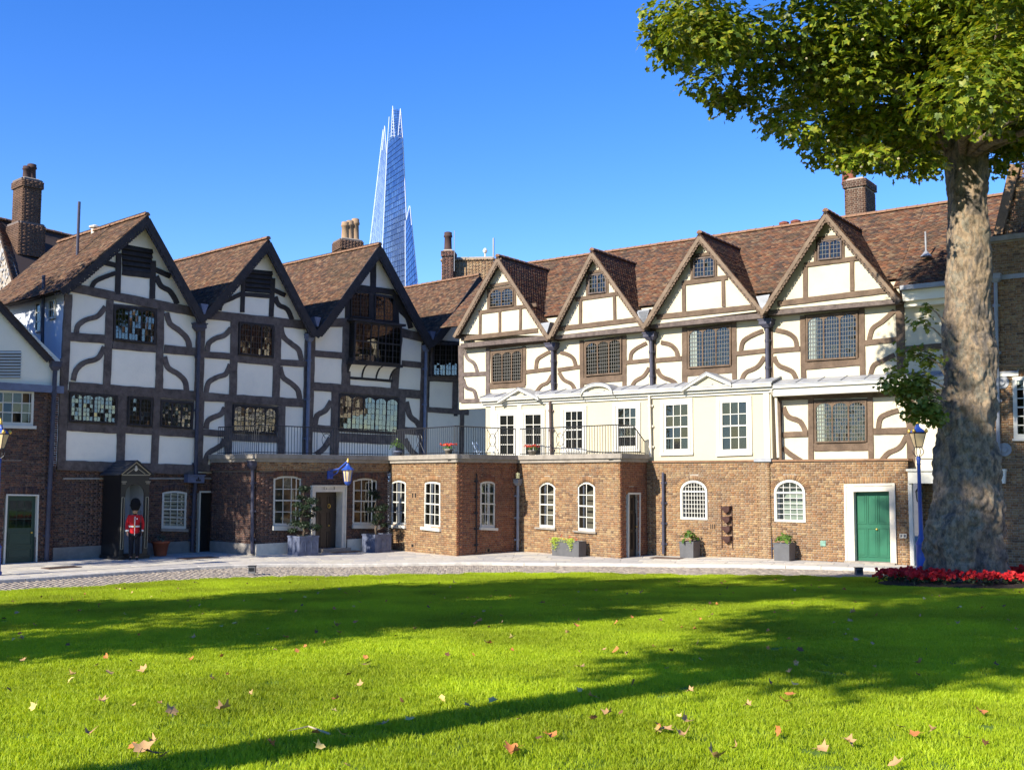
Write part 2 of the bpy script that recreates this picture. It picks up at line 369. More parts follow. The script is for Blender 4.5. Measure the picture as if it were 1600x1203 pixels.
_ridge = None
def ridge_tiles(parent, a, b, mt='ridge', r=.11, ln=.36):
    global _ridge
    a, b = Vector(a), Vector(b); d = (b-a); n = max(1, int(d.length/ln)); d.normalize()
    if _ridge is None:
        g = MB(); pr = []
        for x, k in ((0, 1.0), (.94, 1.0), (.945, 1.1), (1, 1.1)):
            pr.append([(x*ln, r*k*math.cos(math.pi*j/6), r*k*math.sin(math.pi*j/6)-.05) for j in range(7)])
        g.rings(pr); o = g.build('ridge_tile', M['ridge']); _ridge = o.data; bpy.data.objects.remove(o)
    q = d.to_track_quat('X', 'Z')
    for i in range(n):
        o = link(bpy.data.objects.new('ridge_tile', _ridge)); adopt(o, parent)
        o.location = a+d*(i*ln)+Vector((0, 0, random.uniform(-.006, .006))); o.rotation_euler = (q @ Vector((1, 0, 0)).to_track_quat('X', 'Z')).to_euler()
def smooth_px(pts, n=5):
    if len(pts) < 3:
        a, b = pts; k = max(2, int(math.hypot(a[0]-b[0], a[1]-b[1])/28)); return [(a[0]+(b[0]-a[0])*i/k, a[1]+(b[1]-a[1])*i/k) for i in range(k+1)]
    out = []
    for i in range(len(pts)-1):
        p0 = pts[max(0, i-1)]; p1 = pts[i]; p2 = pts[i+1]; p3 = pts[min(len(pts)-1, i+2)]
        for j in range(n):
            t = j/n
            out.append(tuple(.5*(2*p1[c]+(p2[c]-p0[c])*t+(2*p0[c]-5*p1[c]+4*p2[c]-p3[c])*t*t+(3*p1[c]-p0[c]-3*p2[c]+p3[c])*t**3) for c in (0, 1)))
    return out+[pts[-1]]
def strip_uz(pl, k, pts, w, off, jit=.06):
    q = smooth_px(pts); A = []; B = []
    for i, p in enumerate(q):
        a, b = q[max(0, i-1)], q[min(len(q)-1, i+1)]; dx, dy = b[0]-a[0], b[1]-a[1]; l = math.hypot(dx, dy) or 1
        nx, ny = -dy/l, dx/l
        w1 = w/2*(1+random.uniform(-jit, jit)); w2 = w/2*(1+random.uniform(-jit, jit))
        A.append(pl.k(k, (p[0]+nx*w1, p[1]+ny*w1), off)); B.append(pl.k(k, (p[0]-nx*w2, p[1]-ny*w2), off))
    return A, B
def timber(parent, pl, k, pts, w, off=0, name='timber_beam', m='oak_dark', proud=.045, back=.03):
    proud += random.uniform(-.006, .006)
    A, B = strip_uz(pl, k, pts, w, off+proud); mb = MB(); n = len(A)
    rs = [[pl.w(*A[i], off-back), pl.w(*A[i], off+proud-.006), pl.w(A[i][0]*.92+B[i][0]*.08, A[i][1]*.92+B[i][1]*.08, off+proud),
           pl.w(A[i][0]*.08+B[i][0]*.92, A[i][1]*.08+B[i][1]*.92, off+proud), pl.w(*B[i], off+proud-.006), pl.w(*B[i], off-back)] for i in range(n)]
    mb.rings(rs); return mb.build(name, M[m], parent)
def beams(parent, pl, k, lst, off=0, m='oak_dark', name='timber_beam', **kw):
    for e in lst:
        nm = name
        if len(e[0]) > 2: nm = 'curved_brace'
        elif abs(e[0][0][1]-e[0][1][1]) > abs(e[0][0][0]-e[0][1][0]): nm = 'timber_post'
        timber(parent, pl, k, e[0], e[1], off, nm, m, **kw)
class Q:
    def __init__(s, pl, k, quad, off):
        s.pl = pl; s.c = [pl.k(k, p, off) for p in quad]       # TL TR BR BL
        s.W = (s.c[1][0]-s.c[0][0]+s.c[2][0]-s.c[3][0])/2; s.H = (s.c[0][1]-s.c[3][1]+s.c[1][1]-s.c[2][1])/2
    def uz(s, a, b):
        tl, tr, br, bl = s.c
        return tuple((bl[i]*(1-a)+br[i]*a)*(1-b)+(tl[i]*(1-a)+tr[i]*a)*b for i in (0, 1))
    def bar(s, mb, a0, a1, b0, b1, o0, o1, m=0): mb.ext(s.pl, [s.uz(a0, b0), s.uz(a1, b0), s.uz(a1, b1), s.uz(a0, b1)], o0, o1, m)
    def P(s, a, b, o): return s.pl.w(*s.uz(a, b), o)
def curtain(q, parent, a0, a1, b0, b1, o, m='curtain'):
    mb = MB(); n = 14; top = []; bot = []
    for i in range(n+1):
        a = a0+(a1-a0)*i/n; w = o+.012*math.sin(i*2.4)
        top.append(q.P(a, b1, w)); bot.append(q.P(a, b0, w))
    mb.add(top+bot, [(i, i+1, n+2+i, n+1+i) for i in range(n)]); return mb.build('curtain', M[m], parent)
def leaded(parent, pl, k, quad, lights, nx, ny, off=0, fm='oak_black', cm='leadcame_d', arch=True, transom=None, curt=(), fw=.06, glass=None, name='leaded_window', tilt=.006, backm='room'):
    q = Q(pl, k, quad, off+.06); W, H = q.W, q.H; fa, fb = fw/W, fw/H; mul = .05/W
    fr = MB(); o0, o1 = off+.0, off+.075
    q.bar(fr, 0, fa, 0, 1, o0, o1); q.bar(fr, 1-fa, 1, 0, 1, o0, o1); q.bar(fr, fa, 1-fa, 0, fb, o0, o1+.03); q.bar(fr, fa, 1-fa, 1-fb, 1, o0, o1)
    lw = (1-2*fa)/lights; win = None
    for i in range(1, lights): q.bar(fr, fa+i*lw-mul/2, fa+i*lw+mul/2, fb, 1-fb, o0, o1-.012)
    if transom: q.bar(fr, fa, 1-fa, transom-.5*fb, transom+.5*fb, o0, o1-.016)
    if arch:
        for i in range(lights):
            a0 = fa+i*lw; a1 = a0+lw; h = min(.5*lw*W, .3)/H
            for sx in (0, 1):
                e = a0 if sx == 0 else a1; c = (a0+a1)/2
                arc = [(e+(c-e)*(1-math.cos(t*math.pi/8))*1.0, 1-fb-h*.75+h*.7*math.sin(t*math.pi/8)) for t in range(5)]
                fr.ext(pl, [q.uz(*p) for p in [(e, 1-fb+.001)]+arc+[(c, 1-fb+.001)]], o0, o1-.02-.003*sx)
    win = fr.build(name, M[fm], parent)
    if off < .3: sr = MB(); ga_, gb_ = .09/W, .07/H; q.bar(sr, -ga_, 1+ga_, -gb_, 1+gb_, off-.03, off+.004); sr.build('surround', M['oak_grey' if cm == 'leadcame' else 'oak_dark'], win)
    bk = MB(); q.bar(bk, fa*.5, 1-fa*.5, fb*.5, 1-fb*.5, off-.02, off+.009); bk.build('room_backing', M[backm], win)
    ld = MB(); lb_ = .0075 if cm == 'leadcame' else .008
    for i in range(lights):
        a0 = fa+i*lw+(mul/2 if i else 0); a1 = fa+(i+1)*lw-(mul/2 if i < lights-1 else 0)
        if i in curt: curtain(q, win, a0+.05*(a1-a0), a0+.55*(a1-a0), fb, 1-fb, off+.018)
        for j in range(1, nx):
            a = a0+(a1-a0)*j/nx; q.bar(ld, a-lb_/W, a+lb_/W, fb, 1-fb, off+.04, off+.052)
        for j in range(1, ny):
            b = fb+(1-2*fb)*j/ny; q.bar(ld, a0, a1, b-lb_/H, b+lb_/H, off+.04, off+.0535)
        g = MB()
        for x in range(nx):
            for y in range(ny):
                tx, ty = random.gauss(0, tilt), random.gauss(0, tilt)
                c = [(a0+(a1-a0)*(x+dx)/nx, fb+(1-2*fb)*(y+dy)/ny, off+.046+tx*(dx-.5)*.25+ty*(dy-.5)*.25) for dx, dy in ((0, 0), (1, 0), (1, 1), (0, 1))]
                g.add([q.P(*p) for p in c], [(0, 1, 2, 3)])
        g.build('pane', M[glass or ('lglass_r' if cm == 'leadcame' else 'lglass')], win)
    ld.build('leading', M[cm], win)
    return win
def sash(parent, pl, k, quad, nx, ny, off=0, fm='white', fw=.075, bar=.028, arch=0, sill=None, backm='room', rec=0, blind=None, name='sash_window', mid=True, deep=.35, curt=None, bars=None):
    q = Q(pl, k, quad, off-rec+.05); W, H = q.W, q.H; fa, fb = fw/W, fw/H; o0, o1 = off-rec, off-rec+.06
    fr = MB(); h = arch/H
    def top(a):                               # height of the head at a
        if not arch: return 1
        t = 2*a-1; return 1-h*(t*t if arch < .3*W else 1-math.sqrt(max(0, 1-t*t)))
    q.bar(fr, 0, fa, 0, top(fa*.5), o0, o1); q.bar(fr, 1-fa, 1, 0, top(fa*.5), o0, o1); q.bar(fr, fa, 1-fa, 0, fb*1.3, o0, o1+.012)
    n = 10 if arch else 1
    for i in range(n):
        a0, a1 = fa*.3+(1-fa*.6)*i/n, fa*.3+(1-fa*.6)*(i+1)/n
        z0, z1 = top(a0), top(a1)
        fr.ext(pl, [q.uz(a0, z0-fb), q.uz(a1, z1-fb), q.uz(a1, z1), q.uz(a0, z0)], o0, o1-.004)
    ba, bb = bar/W, bar/H; X = [fa+(1-2*fa)*i/nx for i in range(nx+1)]; Y = [fb*1.3+(1-2.3*fb)*j/ny for j in range(ny+1)]
    for i in range(1, nx): q.bar(fr, X[i]-ba/2, X[i]+ba/2, fb, top(X[i])-fb*.8, o0+.015, o1-.018)
    for j in range(1, ny):
        wd = bb*(1.7 if mid and j == ny//2 else 1)
        q.bar(fr, fa, 1-fa, Y[j]-wd/2, Y[j]+wd/2, o0+.012, o1-.014 if not (mid and j == ny//2) else o1-.006)
    win = fr.build(name, M[fm], parent)
    bo = o0-deep
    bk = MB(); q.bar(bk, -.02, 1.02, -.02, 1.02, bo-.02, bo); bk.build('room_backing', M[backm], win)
    if blind:
        nb = blind; bl = MB()
        for j in range(nb):
            b = fb+(1-2*fb)*(j+.5)/nb
            bl.loft([q.P(fa, b-.33/nb, o0-.01), q.P(1-fa, b-.33/nb, o0-.01), q.P(1-fa, b-.30/nb, o0-.006), q.P(fa, b-.30/nb, o0-.006)],
                    [q.P(fa, b+.30/nb, o0-.03), q.P(1-fa, b+.30/nb, o0-.03), q.P(1-fa, b+.33/nb, o0-.026), q.P(fa, b+.33/nb, o0-.026)])
        bl.build('shutter_slats', M['white'], win)
    if curt: curtain(q, win, curt[0], curt[1], .06, .95, o0-.06)
    for i in range(nx):
        for j in range(ny):
            g = MB(); tx, ty = random.gauss(0, .004), random.gauss(0, .004)
            y1 = Y[j+1] if j < ny-1 else min(Y[j+1], top((X[i]+X[i+1])/2)-fb*.5)
            g.add([q.P(a, b, o0+.028+s) for a, b, s in ((X[i], Y[j], tx), (X[i+1], Y[j], ty), (X[i+1], y1, -tx), (X[i], y1, -ty))], [(0, 1, 2, 3)])
            g.build('pane', M['glass'], win)
    if sill:
        s = MB(); q.bar(s, -sill[0]/W, 1+sill[0]/W, -sill[1]/H, -.002, o0-.02, off+.09); s.build('sill', M[sill[2] if len(sill) > 2 else fm], win)
    return win
def pipe(parent, pl, k, p0, p1, r=.05, off=.1, m='lead_b', hopper=None, name='downpipe', brackets=3):
    a = pl.k(k, p0, off); b = pl.k(k, p1, off); u = (a[0]+b[0])/2
    mb = MB(); mb.tube([pl.w(a[0], a[1], off), pl.w((a[0]+b[0])/2, (a[1]+b[1])/2, off), pl.w(b[0], b[1], off)], r, 10)
    for i in range(brackets):
        t = (i+.5)/brackets; c = (a[0]+(b[0]-a[0])*t, a[1]+(b[1]-a[1])*t)
        mb.tube([pl.w(c[0], c[1]+.05, off), pl.w(c[0], c[1]-.05, off)], r*1.25, 10); mb.rect(pl, c[0]-.11, c[0]+.11, c[1]-.035, c[1]+.035, off-r-.03, off-r+.01)
    o = mb.build(name, M[m], parent)
    if hopper:
        h = MB(); w, hh = hopper
        rs = []
        for z, s in ((0, .55), (hh*.35, .9), (hh*.4, 1), (hh*.85, 1), (hh*.86, 1.15), (hh, 1.15)):
            rs.append([pl.w(a[0]+x*w*s/2, a[1]-.02+z, off+y*w*s*.42) for x, y in ((-1, -1), (-1, 1), (1, 1), (1, -1))])
        h.rings(rs); h.build('hopper', M[m], o)
    return o
def barge(parent, pl, k, pts, w, off, m, cusp=.085, cm=None, side=1):
    A, B = strip_uz(pl, k, pts, w, off, .02); mb = MB(); n = len(A)
    mb.rings([[pl.w(*A[i], off-.06), pl.w(*A[i], off), pl.w(*B[i], off), pl.w(*B[i], off-.06)] for i in range(n)])
    o = mb.build('bargeboard', M[m], parent)
    # carved scallops hanging under the board
    lo = A if sum(a[1] for a in A) < sum(b[1] for b in B) else B; hi = B if lo is A else A
    cv = MB(); acc = 0
    for i in range(n-1):
        p, q = Vector(lo[i]), Vector(lo[i+1]); d = (q-p).length; pn = (Vector(lo[i])-Vector(hi[i])).normalized(); t = 0
        while acc+d-t > .21:
            t += .21-acc; acc = 0; c = p+(q-p)*(t/d)+pn*.01
            cv.ext(pl, [(c[0]+cusp*math.cos(j*math.pi/4), c[1]+cusp*math.sin(j*math.pi/4)) for j in range(8)], off-.045, off-.012)
            c2 = c+(q-p).normalized()*.1+pn*.05
            cv.ext(pl, [(c2[0]+cusp*.5*math.cos(j*math.pi/3), c2[1]+cusp*.5*math.sin(j*math.pi/3)) for j in range(6)], off-.042, off-.02)
        acc += d-t
    if cv.v: cv.build('carved_edge', M[cm or m], o)
    return o
def poly(parent, pl, k, pts, o0, o1, m, name): mb = MB(); mb.ext(pl, [pl.k(k, p, o1) for p in pts], o0, o1); return mb.build(name, M[m], parent)
def qrect(pl, k, quad, off, grow=0):
    c = [pl.k(k, p, off) for p in quad]; return ((c[0][0]+c[3][0])/2-grow, (c[1][0]+c[2][0])/2+grow, (c[2][1]+c[3][1])/2-grow*.3, (c[0][1]+c[1][1])/2+grow*.3)
def louvre(parent, pl, k, quad, n, off, m='oak_black', m2='oak_black'):
    q = Q(pl, k, quad, off+.03); mb = MB()
    q.bar(mb, 0, 1, 0, 1, off-.05, off+.005)
    o = mb.build('louvred_vent', M['room'], parent)
    for j in range(n):
        b = (j+.5)/n; s = MB()
        s.loft([q.P(0, b-.4/n, off+.06), q.P(1, b-.4/n, off+.06), q.P(1, b-.3/n, off+.065), q.P(0, b-.3/n, off+.065)],
               [q.P(0, b+.25/n, off+.0), q.P(1, b+.25/n, off+.0), q.P(1, b+.35/n, off+.005), q.P(0, b+.35/n, off+.005)])
        s.build('slat', M[m2], o)
    return o
# ------------------------------------------------------------------ the setting: ground, road, pavement, lawn
def interp(pl, x):
    if x <= pl[0][0]: return pl[0][1]
    for (a, b), (c, d) in zip(pl, pl[1:]):
        if x <= c: return b+(d-b)*(x-a)/(c-a)
    return pl[-1][1]
def dense(pts, step=.6):
    q = []; n = len(pts)
    for i in range(n-1):
        p0, p1, p2, p3 = pts[max(0, i-1)], pts[i], pts[i+1], pts[min(n-1, i+2)]
        k = max(1, int(math.hypot(p2[0]-p1[0], p2[1]-p1[1])/step))
        for j in range(k):
            t = j/k; q.append(tuple(.5*(2*p1[c]+(p2[c]-p0[c])*t+(2*p0[c]-5*p1[c]+4*p2[c]-p3[c])*t*t+(3*p1[c]-p0[c]-3*p2[c]+p3[c])*t**3) for c in (0, 1)))
    return q+[pts[-1]]
KERB = dense([(-19.5, 20.5), (-16.7, 24.5), (-13.6, 28.6), (-8.8, 33.4), (-2.3, 35.4), (1.2, 35.2), (5, 34.7), (8.8, 33.1), (12.3, 31.7), (16, 30), (26, 25.5)])
EDGE = dense([(-16.5, 14), (-13.6, 20), (-11.9, 23.6), (-10.4, 25.7), (-8.6, 28.4), (-5.4, 30.3), (0, 31.7), (3.6, 31.4), (6.9, 30.2), (9.8, 29.2), (13, 28.6), (18, 26.6), (26, 22)])
g = MB(); g.add([(-3000, -3000, -.5), (3000, -3000, -.5), (3000, 3000, -.5), (-3000, 3000, -.5)], [(0, 1, 2, 3)])
tag(g.build('ground', mat('far_ground', (.12, .11, .09), .95, .3, .05)), kind='structure')
# road: sheet from under the lawn edge to under the pavement, with small setts on it
def sheet(name, near, far, dz, m, n=6, kind='structure'):
    V = []; F = []
    for i, ((a, b), (c, d)) in enumerate(zip(near, far)):
        for j in range(n+1):
            t = j/n; x, y = a+(c-a)*t, b+(d-b)*t; V.append((x, y, G(x, y)+dz))
    for i in range(len(near)-1):
        for j in range(n):
            p = i*(n+1)+j; F.append((p, p+n+1, p+n+2, p+1))
    mb = MB(); mb.add(V, F); return tag(mb.build(name, m, None, True), kind=kind)
def resamp(pts, n):
    d = [0]
    for a, b in zip(pts, pts[1:]): d.append(d[-1]+math.hypot(b[0]-a[0], b[1]-a[1]))
    out = []
    for i in range(n):
        s = d[-1]*i/(n-1); k = max(j for j in range(len(d)) if d[j] <= s+1e-9); k = min(k, len(pts)-2); t = (s-d[k])/(d[k+1]-d[k])
        out.append((pts[k][0]+(pts[k+1][0]-pts[k][0])*t, pts[k][1]+(pts[k+1][1]-pts[k][1])*t))
    return out
KR, ER = resamp(KERB, 90), resamp(EDGE, 90)
def off_line(pts, d):
    out = []
    for i, p in enumerate(pts):
        a, b = pts[max(0, i-1)], pts[min(len(pts)-1, i+1)]; l = math.hypot(b[0]-a[0], b[1]-a[1]); out.append((p[0]-(b[1]-a[1])/l*d, p[1]+(b[0]-a[0])/l*d))
    return out
RZ = -.10
road = sheet('road', off_line(ER, -.6), off_line(KR, .3), RZ, M['joint'])
V = []; F = []
rows = 30; NS = 360
K2, E2 = resamp(KERB, NS), resamp(EDGE, NS)
for j in range(rows):
    for i in range(NS-1):
        def P(ii, jj):
            t = jj/rows; a, b = E2[min(ii, NS-1)], K2[min(ii, NS-1)]; return (a[0]+(b[0]-a[0])*t, a[1]+(b[1]-a[1])*t)
        if not (-17 < P(i, j)[0] < 19): continue
        c = P(i+.0 if False else i, j); d = P(i+1, j); e = P(i+1, j+1); f = P(i, j+1)
        sh = .5 if j % 2 else 0
        q = [(c[0]+(d[0]-c[0])*(u+sh)+(f[0]-c[0])*v, c[1]+(d[1]-c[1])*(u+sh)+(f[1]-c[1])*v) for u, v in ((.06, .07), (.94, .07), (.94, .93), (.06, .93))]
        h = random.uniform(.004, .012); tl = random.uniform(-.003, .003)
        k = len(V)
        V += [(x, y, G(x, y)+RZ+h+(tl if m in (0, 1) else -tl)) for m, (x, y) in enumerate(q)]+[(x, y, G(x, y)+RZ-.01) for x, y in q]
        F += [(k, k+1, k+2, k+3), (k, k+4, k+5, k+1), (k+1, k+5, k+6, k+2), (k+2, k+6, k+7, k+3), (k+3, k+7, k+4, k)]
o = quick('setts', V, F, M['sett'], road, kind='stuff')
# pavement slab, flagstones and kerb
BACK = [(-26, 23), (-17.5, 33.5), (-15.2, 36), (-11, 41), (-8, 44), (-4, 45), (0, 44), (3, 43), (6, 41), (14, 35), (20, 33), (28, 27)]
pav = sheet('pavement', off_line(KR, .05), resamp(dense(BACK), 90), -.03, mat('pavement_bed', (.2, .185, .165), .95, .3, 5), 8)
def side(pts, x, y):        # signed distance of (x,y) beyond a polyline running left to right
    best = 1e9; sg = 1
    for (a, b), (c, d) in zip(pts, pts[1:]):
        vx, vy = c-a, d-b; t = max(0, min(1, ((x-a)*vx+(y-b)*vy)/(vx*vx+vy*vy))); dx, dy = x-a-vx*t, y-b-vy*t; q = math.hypot(dx, dy)
        if q < best: best = q; sg = 1 if vx*(y-b)-vy*(x-a) > 0 else -1
    return best*sg
cb = MB(); cb.box((0, 0, 0), (1, 1, 1))
_box = cb.build('flagstone', M['flag']); unit = _box.data
bm = bmesh.new(); bm.from_mesh(unit); bmesh.ops.recalc_face_normals(bm, faces=bm.faces); bm.to_mesh(unit); bm.free()
bpy.data.objects.remove(_box)
FLM = [M['flag'], mat('grey_york_stone', (.42, .395, .36), .85, .22, 3, .25, 30, dark=(.34, .31, .28), dscale=.7, damt=.5), mat('buff_york_stone', (.53, .485, .40), .85, .22, 3, .25, 30, dark=(.44, .39, .32), dscale=.7, damt=.5)]
units = []
for m in FLM:
    u = unit.copy(); u.materials.clear(); u.materials.append(m); units.append(u)
KS = resamp(KERB, 60); cnt = 0
wallpts = [(-17.5, 33), (-15.4, 35.2), (-11.3, 39.6), A0, A1, B1, C1, D1, E1, (14, 32.4), (20, 28)]
rowd = .36
for j in range(12):
    line = off_line(KS, rowd+.0); w = random.choice((.55, .65, .75)); line = dense(off_line(KS, rowd+w/2), .3); rowd += w+.012
    s = random.random(); acc = 0; i = 0
    L2 = [0]
    for a, b in zip(line, line[1:]): L2.append(L2[-1]+math.hypot(b[0]-a[0], b[1]-a[1]))
    while s < L2[-1]-1:
        ln = random.choice((.6, .75, .9, 1.05)); c = s+ln/2; k = max(q for q in range(len(L2)-1) if L2[q] <= c)
        a, b = line[k], line[k+1]; t = (c-L2[k])/(L2[k+1]-L2[k]+1e-9); x, y = a[0]+(b[0]-a[0])*t, a[1]+(b[1]-a[1])*t; s += ln+.012
        if x < -16.5 or x > 16.5 or side(wallpts, x, y) > .25: continue
        o = link(bpy.data.objects.new('flagstone', random.choice(units))); o.parent = pav
        sl_ = math.atan((G(x+.3, y)-G(x-.3, y))/.6); sly = math.atan((G(x, y+.3)-G(x, y-.3))/.6)
        o.rotation_euler = (sly, -sl_, math.atan2(b[1]-a[1], b[0]-a[0])); o.scale = (ln, w, .06); o.location = (x, y, G(x, y)-.03+random.uniform(-.003, .004)); cnt += 1
line = off_line(KERB, .16); line = resamp(line, 52)
km = mat('kerb_granite', (.52, .48, .42), .85, .25, 5, .3, 40, dark=(.25, .23, .2), dscale=1.2, damt=.4)
for a, b in zip(line, line[1:]):
    if max(a[0], b[0]) < -17 or min(a[0], b[0]) > 19: continue
    mb = MB(); dx, dy = b[0]-a[0], b[1]-a[1]; l = math.hypot(dx, dy); nx, ny = -dy/l, dx/l; gx, gy = dx/l*.006, dy/l*.006
    a = (a[0]+gx, a[1]+gy); b = (b[0]-gx, b[1]-gy); jz = random.uniform(-.004, .004)
    def ring(p): z = G(*p)+jz; return [(p[0]-nx*.15, p[1]-ny*.15, z-.3), (p[0]-nx*.15, p[1]-ny*.15, z-.02), (p[0]-nx*.13, p[1]-ny*.13, z+.001), (p[0]+nx*.15, p[1]+ny*.15, z+.001), (p[0]+nx*.15, p[1]+ny*.15, z-.3)]
    mb.loft(ring(a), ring(b)); mb.build('kerbstone', km, pav)
def cover(name, label, x, y, w, d, rz):
    p = gp(x, y); t = MB(); t.box((p[0], p[1], p[2]+.012), (w, d, .02), 0, rz)
    for i in range(5): t.box((p[0], p[1], p[2]+.024), (w*.9, d*.05, .006), 0, rz) if i == 0 else t.box((p[0]-math.sin(rz)*d*(i-2.5)*.2, p[1]+math.cos(rz)*d*(i-2.5)*.2, p[2]+.0235), (w*.86, d*.06, .006), 0, rz)
    tag(t.build(name, mat('rusty_cast_iron', (.10, .065, .05), .7, .4, 8, .3, 40)), label, 'manhole cover')
cover('manhole_cover', 'rusty metal cover in pavement beside the terracotta pot', 309, 872, 1.2, .7, .8)
cover('manhole_cover', 'rusty metal cover in pavement near the dark cottage door', 96, 887, 1.0, .6, .8)
cover('manhole_cover', 'tan metal cover in pavement below the tall dark downpipe', 1043, 872, 1.1, .6, -.6)
cover('manhole_cover', 'worn mat-like plate in front of the panelled entrance door', 535, 862, 1.3, .8, .8)
# lawn
NX = 120
er = resamp(EDGE, NX); V = []; F = []; NY = 46
for x, y in er:
    for j in range(NY+1):
        t = j/NY; yy = y+(-14-y)*t; xx = x*(1+.25*t); V.append((xx, yy, G(xx, yy)+.0 if j else G(xx, yy)-.01))
base = len(V)
for i in range(NX-1):
    for j in range(NY):
        p = i*(NY+1)+j; F.append((p, p+1, p+NY+2, p+NY+1))
mb = MB(); mb.add(V, F)
sk = [(x, y, G(x, y)-.2) for x, y in er]; mb.add([V[i*(NY+1)] for i in range(NX)]+sk, [(i, i+1, NX+i+1, NX+i) for i in range(NX-1)])
lawn = tag(mb.build('lawn', mat('turf', (.10, .17, .012), .95, .4, 3, .5, 40), None, True), kind='structure')
# grass blades: one patch, scattered by geometry nodes over the part of the lawn in and around the view
GP = .5; V = []; F = []
for i in range(1500):
    x, y = random.uniform(-GP/2-.02, GP/2+.02), random.uniform(-GP/2-.02, GP/2+.02); h = random.uniform(.018, .046); a = random.uniform(0, 6.28); w = random.uniform(.0022, .004)
    l = random.uniform(.2, .9)*h; b = random.uniform(0, 6.28); dx, dy = math.cos(a)*w, math.sin(a)*w; lx, ly = math.cos(b)*l, math.sin(b)*l; k = len(V)
    V += [(x-dx, y-dy, -.01), (x+dx, y+dy, -.01), (x+dx*.8+lx*.35, y+dy*.8+ly*.35, h*.6), (x-dx*.8+lx*.35, y-dy*.8+ly*.35, h*.6), (x+lx, y+ly, h)]
    F += [(k, k+1, k+2), (k, k+2, k+3), (k+3, k+2, k+4)]
grassm = leafmat('grass_blades', [(.24, .34, .008), (.32, .43, .010), (.39, .48, .014), (.28, .38, .010), (.42, .48, .025)], .6, .45, (1.35, 1.2, .5), .5, .32)
patch = quick('grass_patch', V, F, grassm)
COL.objects.unlink(patch)
pts = []
y = 3.2
while y < 32.2:
    half = (y+1)*.5+3; n = int(2*half/(GP*.92))
    for i in range(n+1):
        x = -half+i*GP*.92+random.uniform(-.1, .1); yy = y+random.uniform(-.1, .1)
        if side(EDGE, x, yy) < -.16: pts.append((x, yy, G(x, yy)))
    y += GP*.92
me = bpy.data.meshes.new('grass'); me.from_pydata(pts, [], []); go = link(bpy.data.objects.new('grass', me))
tag(go, 'short bright green mown grass covering the courtyard lawn', 'grass', kind='stuff')
ng = bpy.data.node_groups.new('grass_scatter', 'GeometryNodeTree'); ng.interface.new_socket('Geometry', in_out='INPUT', socket_type='NodeSocketGeometry'); ng.interface.new_socket('Geometry', in_out='OUTPUT', socket_type='NodeSocketGeometry')
ni, no = ng.nodes.new('NodeGroupInput'), ng.nodes.new('NodeGroupOutput'); io = ng.nodes.new('GeometryNodeInstanceOnPoints'); oi = ng.nodes.new('GeometryNodeObjectInfo')
oi.inputs['Object'].default_value = patch; oi.inputs['As Instance'].default_value = True
rv = ng.nodes.new('FunctionNodeRandomValue'); rv.data_type = 'FLOAT_VECTOR'; rv.inputs[0].default_value = (0, 0, 0); rv.inputs[1].default_value = (0, 0, 6.283)
rs_ = ng.nodes.new('FunctionNodeRandomValue'); rs_.data_type = 'FLOAT'; rs_.inputs[2].default_value = .85; rs_.inputs[3].default_value = 1.2
ng.links.new(ni.outputs[0], io.inputs['Points']); ng.links.new(oi.outputs['Geometry'], io.inputs['Instance']); ng.links.new(rv.outputs[0], io.inputs['Rotation']); ng.links.new(rs_.outputs[1], io.inputs['Scale']); ng.links.new(io.outputs[0], no.inputs[0])
md = go.modifiers.new('scatter', 'NODES'); md.node_group = ng
# ------------------------------------------------------------------ left range: dark timbered house
uB = [L.hit(102, 600)[0], L.hit(309, 600)[0], L.hit(484, 610)[0], L.hit(665, 600)[0]]; uB.append(uB[3]+(uB[3]-uB[2])*.95)
HL = thing('timber_house', 'dark timbered house with a row of steep gables and cream panels, in shade', 'house', L.w(uB[0], 0))
GL = [(1, (770, 328), (322, 712), (1068, 868)), (2, (420, 106), (118, 462), (645, 548)), (2, (945, 133), (645, 548), (1192, 600)), (6, (440, 368), (150, 775), None)]
OG = .42
def gable_roof(parent, pl, k, ap, fl, fr, og, D, mt, ridge=True, drop=.06, kick=None):
    a = pl.k(k, ap, og); l = pl.k(k, fl, og); r = pl.k(k, fr, og) if fr else (2*a[0]-l[0], l[1])
    bk = -D; up = .05
    el0, el1 = pl.w(l[0], l[1]+up, og), pl.w(l[0], l[1]+up, bk); ra, rb = pl.w(a[0], a[1]+up, og), pl.w(a[0], a[1]+up, bk)
    er0, er1 = pl.w(r[0], r[1]+up, og), pl.w(r[0], r[1]+up, bk)
    rf = tiles(parent, el0, el1, rb, ra, mt); tiles(parent, er0, er1, rb, ra, mt)
    if ridge: ridge_tiles(parent, (ra[0], ra[1], ra[2]+.05), (rb[0], rb[1], rb[2]+.05))
    return a, l, r
zb = [3.12, 2.9, 2.9, 2.9]; GA = []
